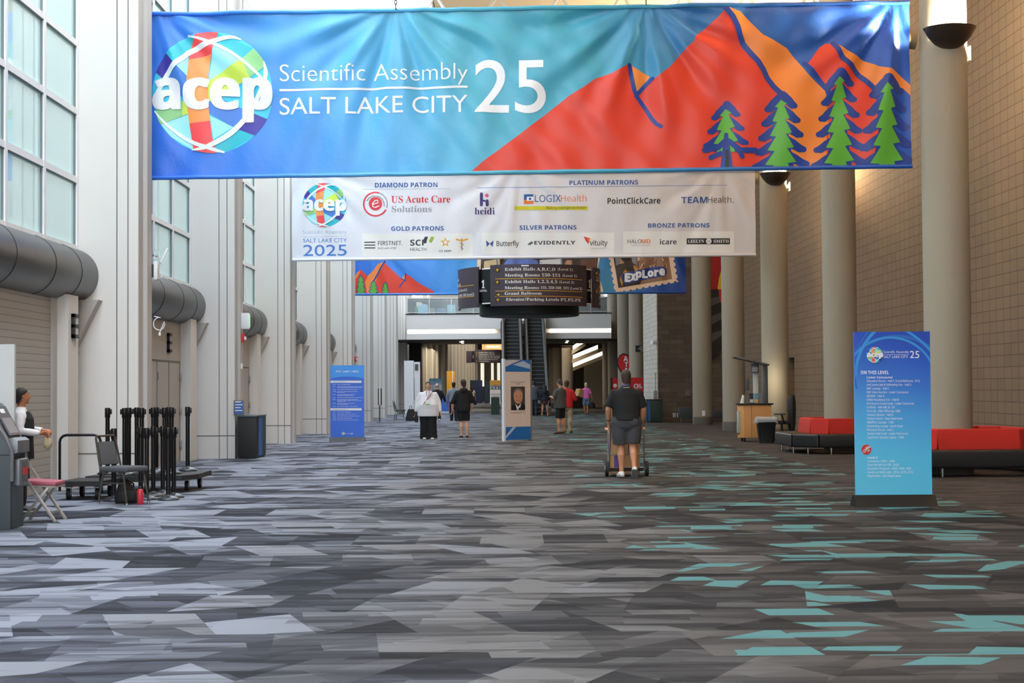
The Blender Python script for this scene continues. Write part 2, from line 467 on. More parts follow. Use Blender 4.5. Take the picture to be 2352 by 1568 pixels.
# windows, canopies and doors of each bay
CANM = pm('grey_canopy_metal', (92,93,95), .38, .55, .08, 3.0)
CSEAM = pm('canopy_seam', (48,48,50), .6)
BLACKP = pm('satin_black', (22,22,24), .45)
STEEL = pm('brushed_steel', (170,172,175), .3, .9)
def rollmat():
    k = NT('roller_shutter_paint'); co = k.coord('Object'); s = k.n('ShaderNodeSeparateXYZ'); k.t.links.new(co, s.inputs[0])
    f = k.M('FRACT', k.M('DIVIDE', s.outputs[2], .098))
    g = k.M('LESS_THAN', f, .09)
    k.put(k.b.inputs['Base Color'], k.mix(g, lin((176,173,166)), lin((120,117,112))))
    k.bump(k.M('MULTIPLY', k.M('PINGPONG', f, .5), 2.0), .12, .01); k.b.inputs['Roughness'].default_value = .5
    return k.m
ROLL = rollmat()
def bay(i):
    y0 = FY[i-1] + .62 if i else 14.9
    y1 = FY[i]; L = y1 - y0
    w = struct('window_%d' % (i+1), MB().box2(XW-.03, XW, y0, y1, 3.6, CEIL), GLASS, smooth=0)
    fr = MB(); gk = MB()
    n = 5 if i else 5
    ys = [y1 - .05 - k*1.76 for k in range(0, 6) if y1 - k*1.76 > y0 + .1]
    zs = [3.63 + k*1.055 for k in range(0, 8)]
    for yy in ys: fr.box2(XW-.01, XW+.055, yy-.05, yy+.05, 3.6, CEIL); gk.box2(XW-.01, XW+.03, yy-.066, yy-.05, 3.6, CEIL)
    for zz in zs: fr.box2(XW-.01, XW+.05, y0, y1, zz-.05, zz+.045); gk.box2(XW-.01, XW+.04, y0, y1, zz-.062, zz-.05)
    build('window_frame', fr, FRAME, w, smooth=0); build('glazing_gasket', gk, SEALM, w, smooth=0)
    # rounded canopy over the doors
    which = ['over the slatted roller shutter', 'above the double doors beside the wifi antenna', 'behind the green exit sign', 'behind the pier with the blue schedule board',
             'just above and behind the blue schedule board', 'fourth behind the exit sign, partly hidden', 'showing only as a thin sliver past the others', 'far'][min(i, 7)]
    t = thing('door_canopy', 'rounded dark grey metal canopy ' + which, 'canopy', (XW-.06, y1, 3.21), group='rounded canopies along the left wall')
    mb = MB(); R = .42
    sect = [(R*math.cos(a), R*math.sin(a)) for a in [(-PI*.5 + PI*q/20) for q in range(21)]]
    rows = [[Vector((x, -d, z)) for x, z in sect] for d in (0, L*.12, L)]
    mb.rings(rows, 0, True)
    build('shell', mb, CANM, t)
    for d in (.95, 2.3, 4.1, 5.9):
        if d < L - .3: build('seam', MB().tube([Vector((x*1.004, -d, z*1.004)) for x, z in sect], .006, 5), CSEAM, t)
    return t, y0, y1
for i in range(7): 
    t, y0, y1 = bay(i)
    if i == 0:
        d = struct('door_1', MB().box2(XW-.02, XW+.02, y0, 22.75, 0, 2.85), ROLL, smooth=0)
        build('guide_rail', MB().box2(XW-.02, XW+.06, 22.75, 22.95, 0, 2.86), FINDARK, d, smooth=0)
        d = struct('door_2', MB().box2(XW-.02, XW+.03, 23.5, y1-.02, 0, 2.02), DOORP, smooth=0)
        hg = MB()
        for z in (.35, 1.05, 1.72): hg.box2(XW+.02, XW+.06, y1-.09, y1-.03, z-.07, z+.07)
        build('hinge', hg, STEEL, d, bevel=.004)
        struct('trim_1', MB().box2(XW-.02, XW+.22, 22.95, 23.5, 0, 2.86), FIN, smooth=0)
        struct('trim_2', MB().box2(XW-.02, XW+.06, 23.5, y1, 2.02, 2.1), FINDARK, smooth=0)
        mb = MB().extrude([(XW-.02, y1-.25, 2.83), (XW+.42, y1-.25, 2.83), (XW+.02, y1-.25, 2.05), (XW-.02, y1-.25, 2.05)], (0, .26, 0))
        struct('trim_3', mb, DOORP, smooth=0)
    else:
        d = struct('door_%d' % (i+2), MB().box2(XW-.02, XW+.02, y1-4.4, y1-1.0, 0, 2.0), DOORP, smooth=0)
        g = MB()
        for q in (1.03, 2.12, 3.2, 4.38): g.box2(XW-.02, XW+.028, y1-q-.012, y1-q+.012, 0, 2.85)
        g.box2(XW-.02, XW+.026, y1-4.4, y1-1.0, 2.0, 2.03)
        build('shadow_gap', g, JOINT, d, smooth=0)
        hg = MB()
        for q in (1.06, 3.17):
            for z in (.35, 1.05, 1.72): hg.box2(XW+.01, XW+.06, y1-q-.05, y1-q+.05, z-.07, z+.07)
        build('hinge', hg, STEEL, d, bevel=.004)
        mb = MB().box2(XW-.02, XW+.03, y1-4.4, y1-1.0, 2.03, 2.86)
        struct('trim_%d' % (i*3+1), mb, DOORP, smooth=0)
        struct('trim_%d' % (i*3+2), MB().box2(XW-.02, XW+.24, y1-1.0, y1-.38, 0, 2.9), FIN, smooth=0)
        mb = MB().extrude([(XW-.02, y1-.2, 2.85), (XW+.42, y1-.2, 2.85), (XW+.02, y1-.2, 2.05), (XW-.02, y1-.2, 2.05)], (0, .21, 0))
        struct('trim_%d' % (i*3+3), mb, DOORP, smooth=0)
# letter signs on the door posts
def letter_e(name, label, x, y, z, h):
    mb = MB()
    mb.box2(x, x+.05, y-.12*h/.3, y-.07*h/.3, z-h/2, z+h/2)
    for zz in (-.5+.08, 0, .5-.08): mb.box2(x, x+.05, y-.12*h/.3, y+.1*h/.3, z+zz*h-.08*h, z+zz*h+.08*h)
    return tag(build(name, mb, BLACKP, None, bevel=.004), label, 'sign')
p = AX(143, 745, XW+.22); letter_e('letter_sign', 'black letter E on the post beside the roller shutter', XW+.22, 23.25, p.z, .36)
p = AX(387, 787, XW+.03); letter_e('letter_sign', 'black letter E above the double doors under the second canopy', XW+.03, p.y, p.z, .38)

# ---- right block wall
def blockmat(name, base, joint, bw, bh, axis, jw=.012, off=0.0, var=.14):
    k = NT(name); co = k.coord('Object'); s = k.n('ShaderNodeSeparateXYZ'); k.t.links.new(co, s.inputs[0])
    h = s.outputs[axis]; z = s.outputs[2]
    zz = k.M('DIVIDE', z, bh); row = k.M('FLOOR', zz)
    hh = k.M('ADD', k.M('DIVIDE', h, bw), k.M('MULTIPLY', row, off)); col = k.M('FLOOR', hh)
    fj = k.M('MAXIMUM', k.M('LESS_THAN', k.M('FRACT', zz), jw/bh), k.M('LESS_THAN', k.M('FRACT', hh), jw/bw*1.3))
    cb = k.n('ShaderNodeCombineXYZ'); k.put(cb.inputs[0], row); k.put(cb.inputs[1], col)
    w = k.n('ShaderNodeTexWhiteNoise', noise_dimensions='3D'); k.t.links.new(cb.outputs[0], w.inputs[0])
    c = lin(base); lo = tuple(v*(1-var) for v in c[:3])+(1,); hi = tuple(min(1, v*(1+var)) for v in c[:3])+(1,)
    cc = k.mix(w.outputs['Value'], lo, hi)
    cc = k.mix(k.M('MULTIPLY', k.noise(28.0, 5.0, co, .7), .35), cc, lin((60,50,42)))
    k.put(k.b.inputs['Base Color'], k.mix(k.M('MULTIPLY', fj, .75), cc, lin(joint)))
    k.b.inputs['Roughness'].default_value = .9
    k.bump(k.M('SUBTRACT', k.noise(70.0, 4.0, co), fj), .5, .01)
    return k.m
BLOCK = blockmat('tan_block', (132,110,88), (60,50,40), .42, .222, 1, .014, 0.0, .06)
BRICK = blockmat('dark_brick', (112,98,84), (72,62,54), .6, .2, 0, .012, .5, .2)
BRICK_LIT = blockmat('lit_brick_return', (206,200,190), (98,90,82), .6, .2, 1, .014, .5, .08)  # same brick as the wall, its daylit side painted paler
XR = 9.7
mb = MB(); dy0, dy1 = 50.9, 51.9
mb.box2(XR, XR+.5, 13, dy0, 0, CEIL).box2(XR, XR+.5, dy1, 65, 0, CEIL).box2(XR, XR+.5, dy0, dy1, 2.38, CEIL)
struct('wall_right', mb, BLOCK, smooth=0)
struct('door_9', MB().box2(XR+.3, XR+.34, dy0, dy1, 0, 2.38), pm('dark_doorway', (30,29,28), .8), smooth=0)
mb = MB().box2(6.72, XR+.6, 65.02, 71, 0, CEIL); struct('wall_back', mb, BRICK, smooth=0)
mb = MB().box2(6.68, 6.72, 65, 71, 0, CEIL); struct('wall_right', mb, BRICK_LIT, smooth=0)

# ---- columns
COLM = paint('column_plaster', (156,148,132), .03); PLINTH = pm('column_plinth', (92,88,82), .7); CJ = pm('column_joint', (150,146,138), .9)
COLS = [(2178, 25.5, .375), (1931, 34.2, .365), (1781, 42.5, .365), (1685, 51.0, .365), (1613, 59.5, .37), (1496.5, 72.8, .37), (1462, 80.5, .37), (1434, 88.2, .37), (1410, 96.0, .37)]
CPOS = []
for px, Y, r in COLS:
    x = AT(px, 880, Y).x; CPOS.append((x, Y, r))
    mb = MB(); mb.lathe([(r, .3), (r, CEIL)], (x, Y, 0), 40, 0); mb.lathe([(r+.012, 0), (r+.012, .28), (r+.002, .3)], (x, Y, 0), 40, 1)
    for z in (3.22, 5.76, 8.3): mb.lathe([(r-.01, z-.004), (r+.0015, z-.004), (r+.0015, z+.004), (r-.01, z+.004)], (x, Y, 0), 40, 2)
    o = struct('column', mb, [COLM, PLINTH, CJ])
# ---- uplight sconces with wall brackets
BRONZE = pm('bronze_metal', (74,64,54), .42, .7)
def sconce(ci, label, z):
    x, Y, r = CPOS[ci]
    t = thing('wall_sconce', label, 'lamp', (x, Y, z), group='uplight sconces on the columns')
    mb = MB(); prof = [(.02, -.24), (.12, -.225), (.24, -.16), (.34, -.05), (.43, .1), (.415, .1), (.33, -.03), (.22, -.13), (.1, -.19), (.0, -.2)]
    mb.lathe(prof, (0, -r+.04, 0), 28, 0, PI*1.0, PI*2.0)
    build('bowl', mb, BRONZE, t)
    mb = MB(); mb.lathe([(0, -.02), (.32, -.02)], (0, -r+.04, 0), 28, 0, PI, 2*PI); build('lamp', mb, em('sconce_lamp', (255,226,180), 6.0), t)
    L = bpy.data.lights.new('sconce_light', 'POINT'); L.energy = 2200; L.color = (1, .78, .5); L.shadow_soft_size = .07
    lo = bpy.data.objects.new('sconce_light', L); COL.objects.link(lo); lo.location = (x + .3, Y - r - .1, z + .1)
    L2 = bpy.data.lights.new('sconce_lamp_light', 'POINT'); L2.energy = 420; L2.color = (1, .82, .56); L2.shadow_soft_size = .06
    lo = bpy.data.objects.new('sconce_lamp_light', L2); COL.objects.link(lo); lo.location = (x - .08, Y - r - .16, z + .06)
    mb = MB(); mb.cyl((x + r*.7, Y+.31, z-.18), (x + r + .12, Y+.31, z-.18), .055, None, 12); mb.box2(x+r+.12, x+r+.14, Y+.20, Y+.42, z-.3, z-.06)
    br = tag(build('wall_bracket', mb, pm('bracket_paint', (96,90,82), .6)), 'short plated bracket stub on the column with the ' + ('nearest' if ci == 0 else 'farther') + ' sconce', 'bracket')
    mb = MB(); mb.cyl((x - r - .005, Y + .25, z + .04), (x - r - .6, Y + .3, z + .12), .15, None, 16)
    tag(build('duct_pipe', mb, pm('insulated_pipe', (150,132,100), .8, 0, .25, 14)), 'tan wrapped pipe stub behind the ' + ('nearest' if ci == 0 else 'farther') + ' sconce column', 'pipe')
p = AT(2152, 72, 24.9)
sconce(0, 'dark half-bowl uplight sconce beside the end of the big blue banner', p.z)
sconce(2, 'dark half-bowl uplight sconce partly hidden behind the white patron banner', AT(1765, 405, 42).z)

# ---- roof: glazed left half, plaster right half, white tube trusses
WHITE = pm('white_paint', (232,230,226), .6); CREAM = paint('cream_plaster', (226,206,176))
SKY = em('daylight_glass', (234,243,254), 5.6)
struct('ceiling', MB().box2(-6.5, -1.6, -3, 108, CEIL+.9, CEIL+.95), SKY, smooth=0)
struct('ceiling', MB().box2(-1.6, XR+.6, -3, 112, CEIL, CEIL+.3), CREAM, smooth=0)
struct('trim_60', MB().box2(-1.65, -1.58, -3, 112, CEIL, CEIL+1.0), WHITE, smooth=0)
struct('trim_61', MB().box2(-7, -6.45, -3, 112, CEIL-.02, CEIL+1.0), WHITE, smooth=0)
for j, ty in enumerate((31.0, 40.0, 49.0, 58.0)):
    t = thing('roof_truss', 'white tubular roof truss above the banners, ' + ['nearest', 'second', 'third', 'farthest'][j] + ' of the row', 'truss', (0, ty, CEIL), group='white tube roof trusses')
    a = MB().tube([(-6.4, 0, -.05), (9.6, 0, -.05)], .07, 10); build('top_chord', a, WHITE, t)
    a = MB().tube([(-6.4, 0, -1.35), (9.6, 0, -1.35)], .06, 10); build('bottom_chord', a, WHITE, t)
    a = MB()
    for q in range(10):
        x0 = -6.3 + q*1.6
        a.tube([(x0, 0, -.05), (x0+.8, 0, -1.35)], .042, 8); a.tube([(x0+.8, 0, -1.35), (x0+1.6, 0, -.05)], .042, 8)
    build('web', a, WHITE, t)

# ---- bridge between the halls at the far end
YB = 91.0
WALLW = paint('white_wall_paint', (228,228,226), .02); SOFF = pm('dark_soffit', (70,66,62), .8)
ztop, zbot = 5.72, 4.28
xl, xm0, xm1, xr_ = -5.2, AT(1150, 750, YB).x, AT(1254, 750, YB).x, AT(1404, 750, YB).x
mb = MB()
for a, b in ((xl, xm0), (xm1, xr_)):
    mb.box2(a, b, YB, YB+.25, 4.86, ztop).box2(a, b, YB, YB+.25, zbot, 4.62).box2(a, b, YB+.3, YB+9, zbot+.02, ztop-.02)
struct('wall_back', mb, WALLW, smooth=0)
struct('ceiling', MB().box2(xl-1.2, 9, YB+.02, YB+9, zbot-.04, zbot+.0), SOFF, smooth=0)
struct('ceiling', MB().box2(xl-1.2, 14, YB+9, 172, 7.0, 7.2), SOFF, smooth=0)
struct('floor', MB().box2(xl-1.2, 9, YB+8.9, YB+30, ztop-.2, ztop), pm('upper_floor', (120,118,116), .8), smooth=0)
mb = MB()
for a, b in ((xl+.1, xm0-.35), (xm1+.25, xr_)): mb.box2(a, b, YB+.12, YB+.2, 4.63, 4.85)
tag(build('cove_light', MB().box2(xl+.1, xm0-.35, YB+.1, YB+.2, 4.62, 4.86), em('cove_glow', (255,240,214), 3.2)), 'long warm light slot in the white bridge fascia beside the ribbed grey wall', 'light', 'light slots in the bridge fascia')
tag(build('cove_light', MB().box2(xm1+.25, xr_, YB+.1, YB+.2, 4.62, 4.86), em('cove_glow', (255,240,214), 3.2)), 'long warm light slot in the white bridge fascia beside the round columns', 'light', 'light slots in the bridge fascia')
# balcony railings
RAIL = pm('railing_steel', (196,198,198), .35, .6)
GLR = pm('railing_glass', (214,228,230), .05, 0, .02, 4, 0, .5, 0, .22)
for a, b, lab in ((xl+.05, xm0-.3, 'glass and steel balcony railing in front of the blue lounge seats'), (xm1+.3, xr_, 'glass and steel balcony railing on the bridge beside the round columns')):
    t = thing('balcony_railing', lab, 'railing', ((a+b)/2, YB+.2, ztop))
    h = (b-a)/2; mb = MB()
    build('top_rail', MB().box2(-h, h, -.03, .03, .93, 1.0), RAIL, t, smooth=0)
    build('bottom_rail', MB().box2(-h, h, -.02, .02, .1, .15), RAIL, t, smooth=0)
    n = max(1, round(2*h/1.2))
    for q in range(n+1): build('post', MB().box(( -h + 2*h*q/n, 0, .5), (.05, .05, 1.0)), RAIL, t, smooth=0)
    build('glass_panel', MB().box2(-h, h, -.006, .006, .16, .9), GLR, t, smooth=0)
    struct('trim_62', MB().box2(a-.1, b+.05, YB-.03, YB+.3, ztop, ztop+.06), pm('dark_edge', (36,35,35), .6), smooth=0)
# upper lobby behind the balcony
struct('wall_back', MB().box2(xl-1, 9, 121, 121.3, 5.5, CEIL+1), paint('upper_wall', (216,212,202)), smooth=0)
UPW = em('upper_window_daylight', (236,244,250), 1.6)
for q, (u0, u1) in enumerate(((954, 970), (981, 985), (1388, 1397), (1400, 1406))):
    a, b = AT(u0, 640, 120.9), AT(u1, 640, 120.9)
    w = struct('window_%d' % (20+q), MB().box2(a.x, b.x, 120.85, 121, 5.9, CEIL), UPW, smooth=0)
# ---- escalators: two flights rising from the floor to the bridge
YE0, YE1 = 81.5, 92.0
STEPM = pm('escalator_step', (78,80,82), .45, .5); STEPD = pm('escalator_riser', (34,35,37), .55, .3); BALS = pm('escalator_balustrade', (176,182,184), .3, .5); RUBB = pm('handrail_rubber', (18,18,19), .5); SKIRT = pm('escalator_skirt', (104,106,108), .4, .4)
def escalator(px, label):
    x = AT(px, 720, YB).x; w = .40
    t = thing('escalator', label, 'escalator', (x, YE0, 0), group='pair of escalators')
    n = 26; run = (YE1 - YE0 - 1.2) / n; rise = ztop / n
    st = MB()
    for q in range(n):
        y = 1.0 + q*run; z = (q+1)*rise
        st.box2(-w, w, y, y + run + .02, z - .07, z, 0); st.box2(-w, w, y + .02, y + .05, z - rise - .02, z - .06, 1)
    st.box2(-w, w, -.2, 1.0, -.01, .012, 0)
    build('step_band', st, [STEPM, STEPD], t, smooth=0)
    pr = [(-.6, 0), (.9, 0), (YE1-YE0, ztop), (YE1-YE0+.8, ztop)]
    for s, nm in ((-1, 'left'), (1, 'right')):
        xs = s*(w + .1)
        b = MB(); b.extrude([(xs-.09, y, z + .02) for y, z in pr] + [(xs-.09, y, z + .42) for y, z in reversed(pr)], (.18, 0, 0)); build('skirt_panel', b, SKIRT, t, smooth=0)
        b = MB(); b.extrude([(xs-.035, y, z + .42) for y, z in pr] + [(xs-.035, y, z + .92) for y, z in reversed(pr)], (.07, 0, 0)); build('balustrade', b, BALS, t, smooth=0)
        h = [Vector((xs, y, z + .95)) for y, z in pr]
        b = MB(); b.tube([Vector((xs, -.6, .5)), Vector((xs, -.78, .72))] + h + [Vector((xs, YE1-YE0+.95, ztop+.7))], .05, 8); build('handrail', b, RUBB, t)
    b = MB().extrude([(-.6, 1.2, 0), (-.6, YE1-YE0, ztop-.4), (-.6, YE1-YE0, ztop-.7), (-.6, 2.0, 0)], (1.2, 0, 0)); build('truss_cladding', b, SOFF, t, smooth=0)
    return t
escalator(1175, 'escalator rising directly behind the portrait panel'); escalator(1227.5, 'escalator where a couple stands at the foot')
# ---- hall beyond the bridge
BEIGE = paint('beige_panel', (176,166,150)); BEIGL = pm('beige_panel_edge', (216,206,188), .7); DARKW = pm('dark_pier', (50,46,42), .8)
a = AT(968, 880, 99.2); b = AT(1097, 880, 165); d = (b - a); d.z = 0; nrm = Vector((d.y, -d.x, 0)).normalized()
mb = MB(); mb.extrude([(a.x, a.y, 0), (b.x, b.y, 0), (b.x, b.y, 6.9), (a.x, a.y, 6.9)], -nrm*.3)
for q in range(14):
    c = a + d*((q+.35)/14); mb.extrude([(c.x, c.y, 0), (c.x + d.x*.012, c.y + d.y*.012, 0), (c.x + d.x*.012, c.y + d.y*.012, 6.9), (c.x, c.y, 6.9)], nrm*.16, 1)
struct('wall_back', mb, [BEIGE, BEIGL], smooth=0)
p0, p1 = AT(951, 880, 97), AT(968, 880, 97)
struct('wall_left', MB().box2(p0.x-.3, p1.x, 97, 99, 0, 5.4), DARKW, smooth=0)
p0, p1 = AT(1095, 880, 168), AT(1262, 880, 168)
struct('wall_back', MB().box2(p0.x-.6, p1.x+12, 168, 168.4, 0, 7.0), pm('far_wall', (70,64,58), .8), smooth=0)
for q, (u0, u1) in enumerate(((1087, 1094), (1104, 1112), (1128, 1134), (1142, 1149))):
    p0, p1 = AT(u0, 860, 167.8), AT(u1, 860, 167.8)
    struct('window_%d' % (30+q), MB().box2(p0.x, p1.x, 167.8, 168, 1.6, 4.1), em('far_window_light', (240,236,214), .9), smooth=0)
# right-hand corridor under the bridge
CORW = paint('corridor_wall', (150,138,122))
p0, p1 = AT(1342, 880, 112), AT(1392, 880, 112)
struct('wall_right', MB().box2(p0.x, p1.x+6, 112, 112.3, 0, 4.2), CORW, smooth=0)
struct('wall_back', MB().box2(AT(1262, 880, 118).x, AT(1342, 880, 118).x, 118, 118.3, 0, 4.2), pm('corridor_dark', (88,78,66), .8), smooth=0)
for px, Y, r in ((1303.5, 106, .38), (1281, 113, .36), (1270, 115, .3), (1391, 100, .2)):
    x = AT(px, 880, Y).x; mb = MB(); mb.lathe([(r, .3), (r, 4.3)], (x, Y, 0), 32, 0); mb.lathe([(r+.01, 0), (r+.01, .3), (r, .31)], (x, Y, 0), 32, 1)
    struct('column', mb, [CORW, PLINTH])
SOFW = paint('soffit_plaster', (196,180,152))
for q, (l, r_, Y) in enumerate((((1316, 803), (1345, 785), 100.0), ((1316, 824), (1373, 801), 103.0), ((1316, 843), (1385, 815), 106.0))):
    A0, B0 = AT(l[0], l[1], Y+1.2), AT(r_[0], r_[1], Y)
    mb = MB().extrude([A0, B0, B0 + Vector((0,0,.26)), A0 + Vector((0,0,.26))], (0, .06, 0))
    tag(build('cove_light', mb, em('soffit_glow', (255,236,200), 4.0)), ['uppermost', 'middle', 'lowest'][q] + ' of three sloping light troughs in the corridor right of the escalators', 'light', 'sloping corridor light troughs')
    mb = MB().extrude([A0 + Vector((0,-.1,-.02)), B0 + Vector((0,-.1,-.02)), B0 + Vector((0,-.1,-.26)), A0 + Vector((0,-.1,-.26))], (0, 1.6, 0))
    struct('ceiling', mb, SOFW, smooth=0)
for px, py in ((1058.5, 781.6), (1061, 783.6), (1064, 786), (1303, 780.5), (1307, 779)):
    p = G(px, py, zbot-.05) if False else AT(px, py, YB + 3 + (py-779)*.2); 
    tag(build('ceiling_light', MB().box2(p.x-.07, p.x+.07, YB+2+(px % 7)*.8, YB+2.7+(px % 7)*.8, zbot-.07, zbot-.04), em('downlight', (255,246,226), 6.0)), 'small bright recessed downlight under the bridge soffit ' + ('left' if px < 1200 else 'right') + ' of the escalators', 'light', 'downlights under the bridge left' if px < 1200 else 'downlights under the bridge right')
# closing walls: the sides bounce daylight, the front one is added to block it
struct('wall_left', MB().box2(-7.0, XW-.02, -6, 14.6, 0, CEIL), FIN, smooth=0)
struct('wall_light_block', MB().box2(1.5, XR+.5, -6.4, -6, 0, CEIL), BLOCK, smooth=0)
struct('wall_right', MB().box2(XR, XR+.5, -6, 13, 0, CEIL), BLOCK, smooth=0)

# closing walls and ceiling added to keep sky light out of the far hall
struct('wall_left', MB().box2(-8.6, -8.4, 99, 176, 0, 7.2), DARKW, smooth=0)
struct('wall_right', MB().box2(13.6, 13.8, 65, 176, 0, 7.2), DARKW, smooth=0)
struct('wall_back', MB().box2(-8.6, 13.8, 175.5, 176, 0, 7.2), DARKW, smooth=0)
struct('ceiling', MB().box2(-8, 13.8, 108, 122, CEIL+.3, CEIL+.6), WHITE, smooth=0)
struct('wall_left', MB().box2(-8.6, XW, 99, 122, 5.5, CEIL+.6), FIN, smooth=0)
struct('wall_right', MB().box2(10.2, 10.4, 71, 122, 0, CEIL+.6), BRICK, smooth=0)
# ---- light
W = bpy.data.worlds.new('world'); S.world = W; W.use_nodes = True
nt = W.node_tree; bg = nt.nodes['Background']; sky = nt.nodes.new('ShaderNodeTexSky')
try: sky.sky_type = 'HOSEK_WILKIE'; sky.sun_direction = (.2, -.5, .8); sky.turbidity = 4; sky.ground_albedo = .5
except Exception: pass
mx = nt.nodes.new('ShaderNodeMix'); mx.data_type = 'RGBA'; mx.inputs[0].default_value = .85; mx.inputs[7].default_value = (.97, .98, 1, 1)
nt.links.new(sky.outputs[0], mx.inputs[6]); nt.links.new(mx.outputs[2], bg.inputs[0]); bg.inputs[1].default_value = 7.5
def area(name, loc, rot, sx, sy, e, col):
    L = bpy.data.lights.new(name, 'AREA'); L.shape = 'RECTANGLE'; L.size = sx; L.size_y = sy; L.energy = e; L.color = col
    o = bpy.data.objects.new(name, L); COL.objects.link(o); o.location = loc; o.rotation_euler = rot; return o
area('bridge_downlight', (3.0, 101, 4.1), (0, 0, 0), 4, 10, 260, (1, .88, .7))
area('bridge_downlight_left', (-2.4, 104, 4.1), (0, 0, 0), 4, 12, 420, (1, .9, .74))
area('far_hall_fill', (1.0, 138, 6.8), (0, 0, 0), 12, 40, 2600, (1, .92, .8))  # added fill lamp for the dim far hall, no fixture there
area('upper_lobby_light', (0, 108, 11.2), (0, 0, 0), 10, 14, 2500, (1, .97, .92))
area('ceiling_wash', (6.0, 45, 9.0), (PI, 0, 0), 3, 60, 2000, (1, .8, .55))
S.view_settings.view_transform = 'Standard'; S.view_settings.look = 'None'; S.view_settings.exposure = -0.04; S.view_settings.gamma = 1.0
S.view_settings.use_curve_mapping = False
S.cycles.use_denoising = True
S.cycles.max_bounces = 8
# ================================================================== BANNERS AND SIGNS
def ink(name, rgb, rough=.45): return pm('print_' + name, rgb, rough, 0, .03, 3.0)
I_W = ink('white', (240,242,246)); I_RED = ink('red', (222,62,40)); I_OR = ink('orange', (238,136,58)); I_NAVY = ink('navy', (24,58,142)); I_GRN = ink('green', (92,172,60)); I_BLK = ink('black', (26,26,28))
L_CY = ink('cyan', (62,204,236)); L_PCY = ink('pale_cyan', (160,236,248)); L_TEAL = ink('teal', (44,188,208)); L_RED = ink('logo_red', (246,80,84)); L_OR = ink('logo_orange', (252,158,88)); L_LIME = ink('lime', (204,232,88)); L_GR = ink('soft_green', (146,208,140))
L_BL = ink('mid_blue', (66,128,216)); L_IND = ink('indigo', (58,52,158)); L_WT = ink('ribbon_white', (232,246,250))
T_BLUE = ink('text_blue', (44,88,160)); T_GREY = ink('text_grey', (150,152,158)); T_PALE = ink('text_pale', (178,190,210)); T_SKY = ink('text_sky', (66,124,206)); T_DK = ink('text_dark', (40,40,44)); T_ROSE = ink('text_rose', (220,50,66)); T_GOLD = ink('text_gold', (232,170,50)); T_YEL = ink('bar_yellow', (214,210,40)); T_PUR = ink('text_purple', (52,38,110)); T_PINK = ink('text_pink', (236,80,150)); T_ORG = ink('text_orange', (240,124,50))

